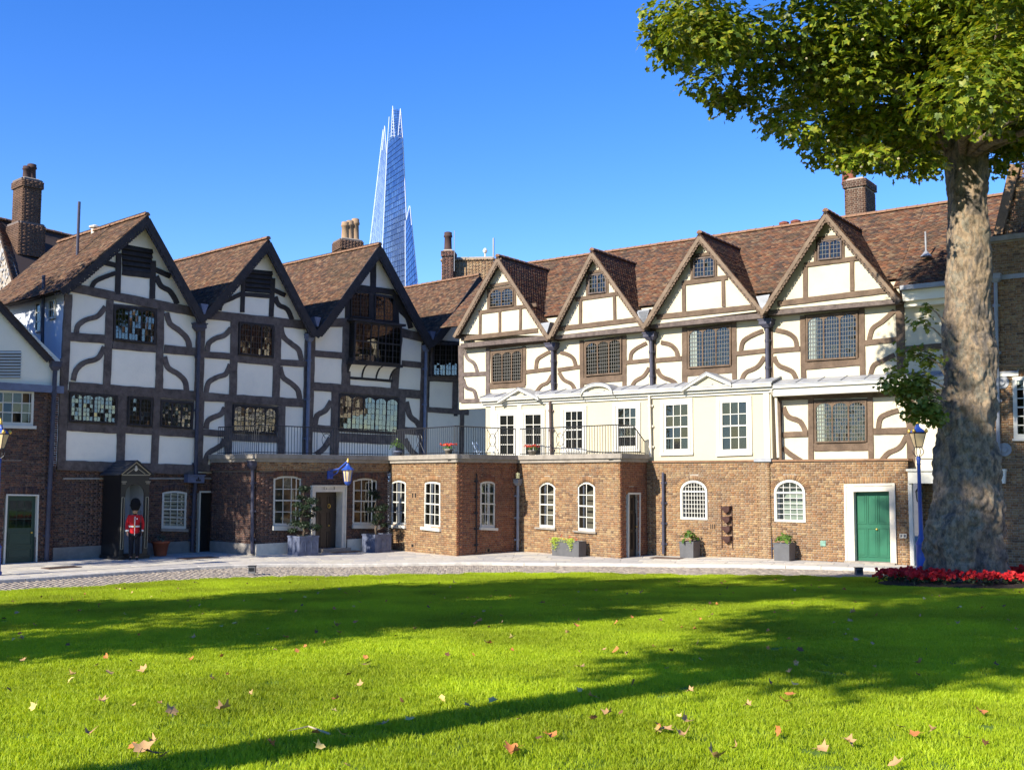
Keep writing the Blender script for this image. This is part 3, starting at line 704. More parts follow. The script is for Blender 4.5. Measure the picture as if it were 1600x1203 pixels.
for i, (k, ap, fl, fr) in enumerate(GL):
    a, l, r = gable_roof(HL, L, k, ap, fl, fr, OG, [6.5, 8, 9.5, 7][i], 'tile'); GA.append((a, l, r))
    u0, u1 = uB[i], uB[i+1]
    zl = l[1]+(a[1]-l[1])*max(0, (u0-l[0])/(a[0]-l[0]))-.12; zr = r[1]+(a[1]-r[1])*max(0, (r[0]-u1)/(r[0]-a[0]))-.12
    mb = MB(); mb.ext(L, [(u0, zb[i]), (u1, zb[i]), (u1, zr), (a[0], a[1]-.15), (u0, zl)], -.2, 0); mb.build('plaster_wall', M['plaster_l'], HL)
    m = 'oak_black'
    mid = lambda p, q: ((p[0]+q[0])/2, (p[1]+q[1])/2+(6 if k == 1 else 4))
    dn = lambda p, d: (p[0], p[1]+d)
    w = 34 if k == 1 else (30 if k == 2 else 36)
    barge(HL, L, k, [dn(fl, w*.3), dn(((fl[0]*.7+ap[0]*.3), (fl[1]*.7+ap[1]*.3)), w*.62), dn(ap, w*.55)], w, OG+.02, m)
    if fr: barge(HL, L, k, [dn(ap, w*.55), dn(((fr[0]*.7+ap[0]*.3), (fr[1]*.7+ap[1]*.3)), w*.5), dn(fr, w*.3)], w, OG+.024, m)
    # soffit boards
    mb = MB()
    for e in ((l, a), (a, r)):
        mb.loft([L.w(e[0][0], e[0][1]-.06, -.1), L.w(e[1][0], e[1][1]-.06, -.1), L.w(e[1][0], e[1][1]-.06, OG-.03), L.w(e[0][0], e[0][1]-.06, OG-.03)],
                [L.w(e[0][0], e[0][1]-.1, -.1), L.w(e[1][0], e[1][1]-.1, -.1), L.w(e[1][0], e[1][1]-.1, OG-.03), L.w(e[0][0], e[0][1]-.1, OG-.03)])
    mb.build('soffit', M['oak_black'], HL)
# lead valley gutters between gables
for k, c, s in ((1, (1065, 800), 1), (2, (648, 480), 1), (2, (1190, 545), 1)):
    p = L.k(k, c, OG); mb = MB(); mb.ext(L, [(p[0]-.16, p[1]+.1), (p[0]+.16, p[1]+.1), (p[0]+.03, p[1]-.28), (p[0]-.03, p[1]-.28)], OG-.5, OG+.05); mb.build('lead_gutter', M['lead_b'], HL)
# gable one
beams(HL, L, 1, [([(360, 735), (338, 1203)], 40), ([(380, 700), (1040, 832)], 46), ([(577, 765), (558, 1240)], 38), ([(840, 812), (833, 1240)], 38), ([(1052, 840), (1040, 1240)], 46),
    ([(365, 955), (555, 970)], 46), ([(860, 1020), (1032, 1036)], 44), ([(590, 1000), (822, 1020)], 40),
    ([(400, 945), (408, 900), (450, 868), (512, 848), (552, 800)], 27), ([(384, 1185), (400, 1130), (442, 1092), (512, 1068), (548, 1010)], 27),
    ([(872, 830), (890, 888), (940, 925), (980, 968), (992, 1015)], 27), ([(860, 1060), (880, 1118), (930, 1150), (968, 1190), (976, 1240)], 27)])
beams(HL, L, 1, [([(640, 622), (795, 640)], 26), ([(622, 520), (617, 735)], 28), ([(802, 560), (797, 758)], 28),
    ([(478, 705), (500, 668), (560, 640), (612, 622)], 24), ([(818, 640), (842, 690), (892, 722), (928, 785)], 26), ([(510, 560), (610, 585)], 26), ([(800, 600), (890, 640)], 26)], m='oak_black')
louvre(HL, L, 1, [(636, 470), (800, 500), (790, 628), (640, 612)], 5, .0)
beams(HL, L, 3, [([(340, 0), (322, 560)], 42), ([(362, 148), (1035, 196)], 52), ([(640, 190), (630, 550)], 44), ([(822, 205), (808, 555)], 38), ([(1046, 200), (1036, 575)], 44),
    ([(352, 355), (618, 372)], 44), ([(655, 372), (802, 382)], 36), ([(830, 380), (1018, 392)], 44), ([(300, 556), (1036, 582)], 52)])
leaded(HL, L, 1, [(596, 792), (818, 815), (812, 998), (594, 972)], 3, 4, 5, fw=.07)
leaded(HL, L, 3, [(366, 176), (614, 194), (608, 342), (362, 328)], 4, 3, 6)
leaded(HL, L, 3, [(672, 198), (798, 206), (792, 358), (668, 348)], 2, 3, 6)
leaded(HL, L, 3, [(842, 218), (1008, 230), (1002, 368), (838, 354)], 3, 3, 6)
# gable two
beams(HL, L, 2, [([(105, 452), (625, 508)], 42), ([(100, 480), (92, 1170)], 34), ([(262, 475), (254, 835)], 34), ([(466, 500), (456, 855)], 34), ([(608, 540), (594, 1130)], 30),
    ([(270, 662), (448, 680)], 34), ([(118, 643), (246, 652)], 30), ([(474, 680), (602, 688)], 30), ([(98, 840), (594, 872)], 40),
    ([(134, 628), (141, 590), (176, 566), (216, 552), (246, 520)], 23), ([(128, 822), (140, 775), (180, 750), (220, 735), (242, 690)], 23),
    ([(480, 515), (492, 560), (530, 594), (563, 622), (576, 672)], 23), ([(475, 702), (490, 750), (530, 780), (560, 812), (568, 858)], 23),
    ([(233, 865), (232, 1130)], 34), ([(483, 885), (480, 1130)], 34), ([(250, 1032), (466, 1042)], 32), ([(112, 1008), (218, 1015)], 30),
    ([(128, 992), (136, 955), (170, 935), (200, 922), (216, 892)], 24), ([(122, 1165), (135, 1112), (175, 1085), (205, 1065), (214, 1038)], 24), ([(90, 1175), (240, 1185)], 36)])
beams(HL, L, 2, [([(303, 290), (298, 445)], 20), ([(442, 285), (434, 465)], 22), ([(300, 360), (440, 370)], 20), ([(190, 435), (202, 402), (240, 384), (294, 358)], 20), ([(452, 372), (470, 410), (510, 432), (532, 480)], 21), ([(446, 340), (500, 365)], 20)], m='oak_black')
louvre(HL, L, 2, [(312, 240), (440, 252), (434, 358), (312, 348)], 5, .0)
leaded(HL, L, 2, [(283, 488), (444, 505), (441, 658), (280, 642)], 3, 4, 5)
leaded(HL, L, 2, [(256, 876), (462, 893), (456, 1018), (250, 1006)], 4, 3, 5, cm='leadcame_d')
# gable three
beams(HL, L, 2, [([(655, 497), (795, 492)], 40), ([(1045, 540), (1150, 566)], 40), ([(792, 495), (784, 785)], 40), ([(1037, 520), (1013, 805)], 34), ([(625, 545), (608, 1130)], 34), ([(1158, 590), (1146, 1130)], 34),
    ([(632, 638), (782, 650)], 30), ([(1048, 685), (1146, 694)], 28), ([(622, 792), (1150, 832)], 40), ([(738, 815), (728, 1130)], 38), ([(1046, 845), (1040, 1130)], 38),
    ([(742, 1032), (1028, 1046)], 44), ([(640, 972), (650, 930), (690, 905), (716, 862)], 24), ([(646, 1112), (685, 1080), (712, 1035)], 24), ([(1068, 865), (1086, 930), (1118, 960), (1132, 988)], 24),
    ([(1062, 1040), (1088, 1090), (1118, 1118)], 24), ([(622, 988), (718, 996)], 34), ([(1058, 1000), (1148, 1006)], 34)])
beams(HL, L, 2, [([(914, 215), (911, 480)], 26), ([(835, 328), (1010, 352)], 28), ([(798, 330), (792, 500)], 24), ([(1018, 370), (1024, 500)], 22), ([(1030, 398), (1046, 440), (1074, 470), (1090, 520)], 22), ([(1005, 350), (1080, 460)], 20)], m='oak_black')
leaded(HL, L, 2, [(808, 348), (898, 352), (896, 476), (806, 468)], 2, 3, 6, arch=False, off=.02)
leaded(HL, L, 2, [(920, 362), (1012, 376), (1010, 492), (918, 484)], 2, 3, 6, arch=False, off=.02)
leaded(HL, L, 2, [(752, 826), (1034, 850), (1028, 1014), (748, 998)], 5, 3, 6)
# projecting oriel
q = Q(L, 2, [(828, 486), (1046, 512), (1040, 692), (822, 674)], .42)
orl = MB(); q.bar(orl, 0, 1, 0, 1, .02, .40)
q.bar(orl, -.06, 1.06, 1.0, 1.06, -.02, .52); q.bar(orl, -.04, 1.04, -.07, 0, 0, .47)
oo = orl.build('oriel_window', M['oak_black'], HL)
leaded(HL, L, 2, [(828, 486), (1046, 512), (1040, 692), (822, 674)], 6, 2, 6, off=.40, transom=.52, fw=.05, name='oriel_casements')
for s in (0, 1):       # glazed cheeks
    mb = MB(); a = 0 if s == 0 else 1
    mb.add([q.P(a, .1, .06), q.P(a, .1, .38), q.P(a, .95, .38), q.P(a, .95, .06)], [(0, 1, 2, 3)])
    mb.v = [(v[0]+(-1 if s == 0 else 1)*L.d[0]*.006, v[1]+(-1 if s == 0 else 1)*L.d[1]*.006, v[2]) for v in mb.v]; mb.build('pane', M['lglass'], oo)
cv = Q(L, 2, [(806, 680), (1012, 706), (1002, 762), (804, 746)], .2)
for i in range(3):
    a0, a1 = i/3+.02, (i+1)/3-.02; rs = []
    for j in range(7):
        t = j/6*math.pi/2; rs.append((1-math.sin(t), .38*(1-math.cos(t))+.01))
    # cove curves outwards towards the top
    rs = [(j/6, .38*(1-math.sqrt(max(0, 1-(j/6)**2)))+.012) for j in range(7)]
    mb = MB(); mb.add([cv.P(a0, b, o) for b, o in rs]+[cv.P(a1, b, o) for b, o in rs]+[cv.P(a0, 1, .0), cv.P(a1, 1, 0)], [(j, j+7, j+8, j+1) for j in range(6)]+[tuple(range(7))+(14,), tuple(range(13, 6, -1))+(15,)])
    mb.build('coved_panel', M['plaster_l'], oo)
for i in range(4):
    a = i/3; mb = MB(); P = [(j/6, .38*(1-math.sqrt(max(0, 1-(j/6)**2)))+.03) for j in range(7)]
    mb.loft([cv.P(a-.018, b, o) for b, o in P]+[cv.P(a-.018, 1, 0)], [cv.P(a+.018, b, o) for b, o in P]+[cv.P(a+.018, 1, 0)]); mb.build('bracket', M['oak_black'], oo)
beams(HL, L, 2, [([(800, 752), (1005, 768)], 12)], m='oak_black')
# fourth bay in the corner
beams(HL, L, 6, [([(105, 1000), (330, 1008)], 44), ([(112, 780), (100, 1200)], 44), ([(100, 775), (340, 800)], 40), ([(295, 1000), (290, 1240)], 22)], m='oak_black')
beams(HL, L, 5, [([(236, 60), (226, 545)], 22), ([(240, 282), (470, 298)], 30), ([(395, 120), (392, 290)], 22), ([(435, 290), (430, 545)], 20), ([(240, 110), (470, 118)], 24)], m='oak_dark')
leaded(HL, L, 6, [(150, 788), (306, 792), (302, 992), (146, 990)], 4, 2, 6, off=.10, arch=False)
# downpipes
pipe(HL, L, 1, (1040, 925), (1020, 1760), .065, .16, 'pipe_d', (.42, .3)); 
pipe(HL, L, 2, (612, 580), (600, 1130), .075, .14, 'lead_b', (.32, .3)); pipe(HL, L, 2, (1160, 628), (1150, 1130), .07, .14, 'lead_b', (.32, .28))
# lead box with crest above the dark door, and its pipe below
q = Q(L, 3, [(985, 606), (1070, 608), (1068, 650), (983, 648)], .3); mb = MB(); q.bar(mb, 0, 1, 0, 1, 0, .28); q.bar(mb, -.03, 1.03, .88, 1.02, -.0, .32); lb = mb.build('lead_cistern_head', M['lead_b'], HL)
for a, b, w in ((.5, .35, .05), (.62, .62, .05), (.74, .35, .05), (.56, .3, .16), (.68, .3, .16), (.62, .5, .1)):
    mb = MB(); q.bar(mb, a-w/2, a+w/2, b-.09, b+.09, .285, .295+.003*a); mb.build('crest', M['oak_black'], lb)
pipe(HL, L, 3, (1018, 650), (1002, 1008), .065, .12, 'pipe_d')
# side wall facing the cottage
p0 = L.w(uB[0], 0, -.02); SD = Pl((p0[0], p0[1]), L.n)
mb = MB(); mb.rect(SD, -5.5, 0, 3.0, 9.25, -.15, 0); mb.build('side_wall', mat('sky_tinted_render', (.66, .70, .76), .85, .06, 2, .08, 20), HL)  # white wall; the blue of sky-lit shade is put into its colour
sash(HL, SD, 1, [(184, 778), (214, 775), (212, 930), (182, 935)], 1, 3, fw=.05, deep=.01, off=.01)
sash(HL, SD, 1, [(254, 768), (286, 762), (284, 860), (252, 866)], 2, 2, fw=.05, deep=.01, off=.01)
mb = MB(); mb.rect(SD, -4.6, .1, 8.98, 9.14, .0, .3); mb.build('eaves_board', M['oak_black'], HL)
mb = MB(); a = SD.k(1, (228, 650), .2); mb.tube([SD.w(a[0], a[1]+.1, .2), SD.w(a[0], 5.2, .12)], .06, 8); mb.build('downpipe', M['pipe_d'], HL)
a = L.k(1, (405, 500), -2.2); mb = MB(); p = Vector(L.w(a[0], a[1], -2.2)); mb.tube([p-Vector((0, 0, .3)), p+Vector((0, 0, 1.75))], .055, 8); mb.build('vent_pipe', M['pipe_d'], HL)
p = Vector(L.w(*GA[0][0], -3.5)); mb = MB(); mb.lathe((p[0], p[1], p[2]), [(.12, -.1), (.12, .18), (.2, .2), (.2, .26), (.05, .32)], 10); mb.build('roof_vent', M['stone_w'], HL)
# brick ground storey under gable one
hD = qrect(L, 3, [(1030, 692), (1150, 692), (1146, 1010), (1024, 1010)], -.05); hW = qrect(L, 3, [(848, 690), (976, 692), (970, 890), (842, 886)], -.05)
u1 = L.hit(352, 800)[0]+.6
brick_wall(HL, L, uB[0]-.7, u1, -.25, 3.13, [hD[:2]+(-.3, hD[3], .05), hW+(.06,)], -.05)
gpm = mat('grey_plinth', (.20, .19, .175), .9, .25, 3, .2, 30)
for a_, b_ in ((uB[0]-.2, hD[0]-.1), (hD[1]+.1, u1)): mb = MB(); mb.rect(L, a_, b_, -.3, .42, -.1, -.02); mb.build('plinth', gpm, HL)
mb = MB(); mb.rect(L, uB[0]+.05, u1-.1, 2.66, 2.72, -.06, 0); mb.build('string_course', M['stone'], HL)
sash(HL, L, 3, [(848, 690), (976, 692), (970, 890), (842, 886)], 3, 4, -.05, arch=.06, rec=.06, sill=(.05, .1, 'stone'), blind=9)
def door(parent, pl, k, quad, off, m, panels, rec=.12, fm='white', fw=.08, knob=True, name='door', glass=None):
    q = Q(pl, k, quad, off-rec+.03); W, H = q.W, q.H; mb = MB(); q.bar(mb, -.02, 1.02, -.08, 1.02, off-rec-.05, off-rec)
    d = mb.build(name, M[m], parent)
    for (a0, a1, b0, b1) in panels:
        p = MB(); o = off-rec; q.bar(p, a0, a1, b0, b0+.012, o-.01, o+.022); q.bar(p, a0, a1, b1-.012, b1, o-.01, o+.022); q.bar(p, a0, a0+.02, b0+.012, b1-.012, o-.01, o+.0225); q.bar(p, a1-.02, a1, b0+.012, b1-.012, o-.01, o+.0225)
        q.bar(p, a0+.06, a1-.06, b0+.03, b1-.03, o-.01, o+.014); p.build('door_panel', M[m], d)
    if fm:
        f = MB(); a = fw/W; q.bar(f, -a, 0, -.08, 1+fw/H, off-rec-.02, off+.03); q.bar(f, 1, 1+a, -.08, 1+fw/H, off-rec-.02, off+.03); q.bar(f, 0, 1, 1, 1+fw/H, off-rec-.02, off+.028); f.build('door_frame', M[fm], d)
    if knob:
        p = q.P(knob if isinstance(knob, float) else .88, .45, off-rec+.05); mb = MB(); mb.lathe((p[0], p[1], p[2]-.03), [(.005, 0), (.03, .01), (.035, .03), (.03, .05), (.005, .06)], 8); mb.build('door_knob', M['gold'], d)
    return d, q
PAN6 = [(.1, .46, .72, .95), (.54, .9, .72, .95), (.1, .46, .40, .68), (.54, .9, .40, .68), (.1, .46, .06, .36), (.54, .9, .06, .36)]
door(HL, L, 3, [(1040, 700), (1140, 700), (1136, 1006), (1032, 1006)], -.05, 'door_blk', PAN6, fw=.06)

# ------------------------------------------------------------------ cottage at far left
uC1 = L.hit(76, 700)[0]; uC0 = 2*L.hit(-60, 412, .06)[0]-uC1-.2
CT = thing('cottage', 'cream gabled cottage over dark brick with white casements, against the timbered house', 'house', L.w(uC1, 0))
zf = L.hit(40, 606, .05)[1]
cd = qrect(L, 3, [(24, 708), (196, 710), (184, 1064), (10, 1072)], .05); cw = qrect(L, 3, [(-45, 165), (178, 172), (172, 352), (-50, 346)], .05)
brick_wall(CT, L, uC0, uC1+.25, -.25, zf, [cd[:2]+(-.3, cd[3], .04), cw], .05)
qa = [L.hit(*p, .06) for p in ((-60, 412), (78, 562))]
sl2 = (qa[1][1]-qa[0][1])/(qa[1][0]-qa[0][0])
mb = MB(); mb.ext(L, [(uC0, zf), (uC1+.25, zf), (uC1+.25, qa[1][1]), (qa[0][0], qa[0][1]), (uC0, qa[1][1])], -.3, .06); mb.build('gable_wall', mat('cream_render', (.74, .71, .60), .9, .06, 2, .1, 20), CT)
mb = MB(); mb.rect(L, uC0, uC1+.35, zf-.12, zf+.12, .0, .2); mb.build('fascia', M['lead_b'], CT)
tiles(CT, L.w(qa[1][0]+.15, qa[1][1]-.1, .2), L.w(qa[1][0]+.15, qa[1][1]-.1, -5), L.w(qa[0][0], qa[0][1]+.08, -5), L.w(qa[0][0], qa[0][1]+.08, .2))
tiles(CT, L.w(2*qa[0][0]-qa[1][0], qa[1][1]-.1, .2), L.w(2*qa[0][0]-qa[1][0], qa[1][1]-.1, -5), L.w(qa[0][0], qa[0][1]+.08, -5), L.w(qa[0][0], qa[0][1]+.08, .2))
barge(CT, L, 0, [(-60, 416), (76, 564)], 6, .22, 'oak_black', cusp=.01)
sash(CT, L, 3, [(-45, 165), (178, 172), (172, 352), (-50, 346)], 4, 3, .05, rec=.05, sill=(.08, .1), mid=False, name='casement_window')
louvre(CT, L, 1, [(-30, 1030), (112, 1030), (108, 1172), (-35, 1172)], 9, .06, m2='white')
d, q = door(CT, L, 3, [(34, 716), (188, 718), (178, 1064), (18, 1070)], .05, 'door_dg', [(.1, .9, .06, .22), (.1, .9, .26, .46)], fw=.05)
for i in range(3):
    for j in range(3):
        mb = MB(); q.bar(mb, .12+.26*i, .36+.26*i, .52+.14*j, .65+.14*j, -.07, -.06); mb.build('pane', M['glass'], d)
pipe(CT, L, 3, (288, 60), (242, 1052), .075, .18, 'pipe_d', (.3, .3), brackets=4)
# house behind with flint gable and chimney stack
RH = thing('rear_house', 'steep tiled roof with flint gable end rising behind the cream cottage', 'house', tuple(pd(0, 600, 45)))
a, b, c, d = pd(-6, 342, 44), pd(128, 374, 47), pd(100, 472, 43.5), pd(28, 466, 40.5)
tiles(RH, d, c, b, a, 'tile_r'); ridge_tiles(RH, a+Vector((0, 0, .05)), b+Vector((0, 0, .05)))
a2 = pd(-90, 470, 45.5)
n_ = Vector((-.35, -.94, 0))
mb = MB(); P = [pd(-8, 346, 44), pd(27, 468, 40.5), pd(27, 700, 40.5), pd(-90, 700, 47), pd(-90, 470, 47)]; mb.loft([p for p in P], [p+Vector((.2, .22, 0)) for p in P]); fw_ = mb.build('flint_wall', M['mortar'], RH)
V = []; F = []
for i in range(1100):
    s, t = random.random(), random.random(); p = P[4].lerp(P[1], s); p = p.lerp(Vector((p.x, p.y, P[3].z+2)), t*.5) if random.random() < .5 else P[0].lerp(P[4].lerp(P[1], s), t)
    r = random.uniform(.05, .1); k = len(V); e1 = (P[1]-P[4]).normalized()
    for j in range(6): V.append(p+e1*r*math.cos(j*1.05)*random.uniform(.8, 1.2)+Vector((0, 0, r*math.sin(j*1.05)*random.uniform(.7, 1.1)))-Vector((.0, .03, 0)))
    F.append(tuple(range(k, k+6)))
quick('flints', V, F, M['flint'], fw_, kind='stuff')
def chimney(name, label, x0, x1, ytop, ybot, d, ang, depth, pots, mb_='brick_dark', mm='mortar', cap=.12, shoulder=None):
    """stack whose front face spans pixels x0-x1 between ytop and ybot at distance d"""
    pl0 = Pl(tuple(pd((x0+x1)/2, ytop, d))[:2], th(ang)); u0 = pl0.hit(x0, ytop)[0]; u1 = pl0.hit(x1, ytop)[0]; zt = pl0.hit((x0+x1)/2, ytop)[1]; zb_ = pl0.hit((x0+x1)/2, ybot)[1]
    o = thing(name, label, 'chimney', pl0.w((u0+u1)/2, zb_, -depth/2))
    c = [pl0.w(u0, 0)[:2], pl0.w(u1, 0)[:2], pl0.w(u1, 0, -depth)[:2], pl0.w(u0, 0, -depth)[:2]]
    def shell(z0, z1, g, nm):
        w0 = None
        for i in range(4):
            a, b = c[i], c[(i+1) % 4]; p = seg(a, b); l = plen(a, b)
            brick_wall(o, p, -g, l+g, z0, z1, [], g, mb_, mm, .1, nm)
    shell(zb_, zt-cap, 0, 'stack'); shell(zt-cap, zt, .06, 'oversailing_course')
    if shoulder: shell(zb_, shoulder, .16, 'shoulder')
    mb = MB(); mb.loft([(x, y, zt-.01) for x, y in [pl0.w(u0, 0, 0)[:2], pl0.w(u1, 0, 0)[:2], pl0.w(u1, 0, -depth)[:2], pl0.w(u0, 0, -depth)[:2]]], [(x, y, zt+.1) for x, y in [pl0.w(u0+.1, 0, -.1)[:2], pl0.w(u1-.1, 0, -.1)[:2], pl0.w(u1-.1, 0, -depth+.1)[:2], pl0.w(u0+.1, 0, -depth+.1)[:2]]])
    mb.build('flaunching', M['mortar'], o)
    for x, yt, r, m in pots:
        u = pl0.hit(x, ytop, -depth/2)[0]; zz = pl0.hit(x, yt, -depth/2)[1]; p = pl0.w(u, zt+.03, -depth/2); h = zz-zt
        g = MB(); g.lathe(p, [(r*1.05, 0), (r*1.1, h*.1), (r*.95, h*.13), (r*.85, h*.72), (r*1.05, h*.75), (r*1.08, h*.82), (r*.95, h*.85), (r*.95, h*.98), (r*.75, h), (r*.7, h*.8)], 14); g.build('chimney_pot', M[m], o, True)
    return o, pl0, zt
chimney('chimney_stack', 'stepped brick chimney with two dark pots above the flint gabled roof', 36, 66, 281, 402, 43.5, 48, .95, [(41, 261, .16, 'sootpot'), (49, 258, .19, 'sootpot')], 'brick_brown', 'mortar_d', .35, pd(50, 350, 43.5).z)
chimney('chimney_stack', 'squat brick chimney with three buff pots behind the third gable', 533, 566, 375, 420, 53, 30, 1.1, [(539, 348, .2, 'buffpot'), (546.5, 346, .2, 'buffpot'), (555, 343, .21, 'buffpot')], 'brick_brown', 'mortar_d', .5)
# ------------------------------------------------------------------ brick entrance blocks with roof terrace
EB = thing('brick_extension', 'low dark brick entrance block with panelled door and roof terrace railings above', 'building', (A0[0], A0[1], 0))
def ztline(pl, k, p, q):
    a, b = pl.k(k, p, .08), pl.k(k, q, .08); return (a[1]+b[1])/2
ZT = 3.42
def parapet(pl, p, q, m='stone', e0=0, e1=0, lite='brick_sun', zt=ZT):
    l = plen(p, q)
    s = MB(); s.rect(pl, -e0*.16, l+e1*.16, zt-.02, zt+.15, -.45, .16); c = s.build('coping', M[m], EB)
    s = MB(); s.rect(pl, -e0*.08, l+e1*.08, zt-.14, zt-.022, -.2, .09); s.build('cornice', M['stone'], EB)
la = plen(A0, A1)
h1 = qrect(PA, 4, [(432, 458), (628, 458), (622, 808), (428, 806)], 0); h2 = qrect(PA, 4, [(985, 475), (1155, 475), (1150, 800), (980, 798)], 0)
hd = qrect(PA, 4, [(706, 540), (936, 540), (926, 985), (700, 985)], 0)
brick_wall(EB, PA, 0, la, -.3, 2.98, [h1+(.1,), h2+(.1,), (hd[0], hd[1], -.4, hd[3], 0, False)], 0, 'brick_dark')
brick_wall(EB, PA, -.05, la+.02, 2.98, ZT, [], .06, 'brick_sun', 'mortar'); parapet(PA, A0, A1, e0=1)  # top band laid in brighter brick to imitate grazing sun
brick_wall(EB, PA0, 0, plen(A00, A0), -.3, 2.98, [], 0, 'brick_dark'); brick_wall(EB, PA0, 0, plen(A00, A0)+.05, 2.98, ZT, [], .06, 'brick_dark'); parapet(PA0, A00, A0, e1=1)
sash(EB, PA, 4, [(432, 458), (628, 458), (622, 808), (428, 806)], 3, 4, arch=.1, rec=.1, sill=(.06, .16), backm='room_w', fm='white')
sash(EB, PA, 4, [(985, 475), (1155, 475), (1150, 800), (980, 798)], 3, 4, arch=.08, rec=.1, sill=(.06, .14))
for a_, b_ in ((-.02, hd[0]-.06), (hd[1]+.06, la+.02)): mb = MB(); mb.rect(PA, a_, b_, -.3, .40, -.1, .07); mb.build('plinth', M['stone_w'], EB)
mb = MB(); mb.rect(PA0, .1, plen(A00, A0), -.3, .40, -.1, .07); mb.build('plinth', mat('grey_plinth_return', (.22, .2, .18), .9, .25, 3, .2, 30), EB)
# stone door case
q = Q(PA, 4, [(700, 526), (940, 526), (930, 985), (694, 990)], .1); W, H = q.W, q.H
dc = MB(); a = .17/W; b = .24/H; q.bar(dc, 0, a, -.03, 1, -.35, .1); q.bar(dc, 1-a, 1, -.03, 1, -.35, .1); q.bar(dc, a, 1-a, 1-b, 1, -.35, .098)
for s in ((0, a*.3), (1-a*.3, 1)): q.bar(dc, s[0], s[1], -.03, 1.004, .1, .135)
q.bar(dc, a*.3, 1-a*.3, 1-.05/H, 1.004, .099, .134)
dco = dc.build('door_case', M['stone_w'], EB)
# faded painted panel on the lintel
for x0, x1, y0, y1 in ((.29, .295, .3, .95), (.33, .66, .86, .9), (.33, .36, .35, .86), (.40, .43, .4, .62), (.45, .60, .48, .54), (.62, .66, .35, .86), (.36, .62, .35, .39)):
    mb = MB(); q.bar(mb, x0, x1, 1-b+b*y0, 1-b+b*y1, .097, .1005); mb.build('faded_lettering', M['stone'], dco)
d, q2 = door(EB, PA, 4, [(738, 580), (896, 578), (890, 985), (734, 988)], .0, 'door_brn', PAN6, rec=.3, fm=None, knob=.5)
mb = MB(); p = q2.P(.5, .78, -.26); mb.tube([Vector(p)+Vector((.05*math.cos(t*.7), 0, .07*math.sin(t*.7))) for t in range(10)], .014, 6); mb.build('door_knocker', M['gold'], d)
mb = MB(); mb.rect(PA, q2.uz(0, 0)[0]-.1, q2.uz(1, 0)[0]+.15, -.3, .1, -.4, .25); mb.build('door_step', M['stone'], EB)
pipe(EB, PA0, 4, (288, 410), (284, 1000), .06, .12, 'pipe_d', (.3, .3))
# block B / C / D / E
lb, lc, ld_, le = plen(A1, B1), plen(B1, C1), plen(C1, D1), plen(D1, E1)
wB = [[(42, 672), (122, 674), (120, 922), (40, 918)], [(226, 678), (312, 682), (312, 938), (220, 928)]]
hB = [qrect(PB, 5, w, 0) for w in wB]; vB = qrect(PB, 5, [(152, 738), (180, 738), (180, 776), (152, 776)], 0)
brick_wall(EB, PB, 0, lb, -.35, ZT, [hB[0]+(.1,), hB[1]+(.05,)], 0, 'brick_sun', 'mortar'); parapet(PB, A1, B1, e1=1)
sash(EB, PB, 5, wB[0], 3, 4, arch=.1, rec=.07, sill=(.08, .12)); sash(EB, PB, 5, wB[1], 3, 4, arch=.05, rec=.07, sill=(.08, .12))
def airbrick(parent, pl, k, quad, n=2, m='sootpot'):
    q = Q(pl, k, quad, .02); mb = MB(); q.bar(mb, 0, 1, 0, 1, -.02, .018); o = mb.build('air_vent', M['brick_buff'], parent)
    for i in range(n): g = MB(); q.bar(g, (i+.25)/n, (i+.75)/n, .15, .85, .0, .022); g.build('slot', M['room'], o)
airbrick(EB, PB, 5, [(152, 738), (180, 738), (180, 776), (152, 776)]); airbrick(EB, PB, 5, [(145, 1022), (170, 1022), (170, 1046), (145, 1046)], 1)
wC = [(532, 676), (616, 678), (612, 936), (531, 932)]; hC = qrect(PC, 5, wC, 0)
brick_wall(EB, PC, 0, lc, -.35, ZT, [hC+(.08,)], 0, 'brick_red', 'mortar'); parapet(PC, B1, C1, e0=1)
sash(EB, PC, 5, wC, 3, 4, arch=.08, rec=.07, sill=(.08, .1)); airbrick(EB, PC, 5, [(566, 1048), (590, 1048), (590, 1072), (566, 1072)], 1)
pipe(EB, PC, 5, (513, 635), (512, 1075), .025, .04, 'oak_black', None, brackets=5)
pipe(EB, PD, 5, (742, 700), (738, 1062), .055, .12, 'lead', (.28, .25)) if False else pipe(EB, PC, 5, (741, 700), (739, 1062), .055, .12, 'lead', (.28, .25))
wD = [[(857, 684), (948, 684), (945, 938), (857, 932)], [(1070, 682), (1168, 682), (1168, 958), (1070, 950)]]
hD2 = [qrect(PD, 5, w, 0) for w in wD]
brick_wall(EB, PD, 0, ld_, -.35, ZT, [hD2[0]+(.18,), hD2[1]+(.18,)], 0, 'brick_sun', 'mortar'); parapet(PD, C1, D1, e1=1)
sash(EB, PD, 5, wD[0], 2, 4, arch=.18, rec=.09, sill=(.12, .06, 'stone'), backm='room_w'); sash(EB, PD, 5, wD[1], 2, 4, arch=.18, rec=.09, sill=(.12, .06, 'stone'), backm='room_w')
wE = [(1344, 752), (1402, 752), (1400, 1074), (1343, 1078)]; hE = qrect(PE, 5, wE, 0)
brick_wall(EB, PE, 0, le, -.35, ZT, [(hE[0]-.05, hE[1]+.05, -.4, hE[3]+.05, .05)], 0, 'brick_red', 'mortar'); parapet(PE, D1, E1, e0=1)
door(EB, PE, 5, wE, 0, 'door_blk', PAN6, rec=.1, fw=.07)
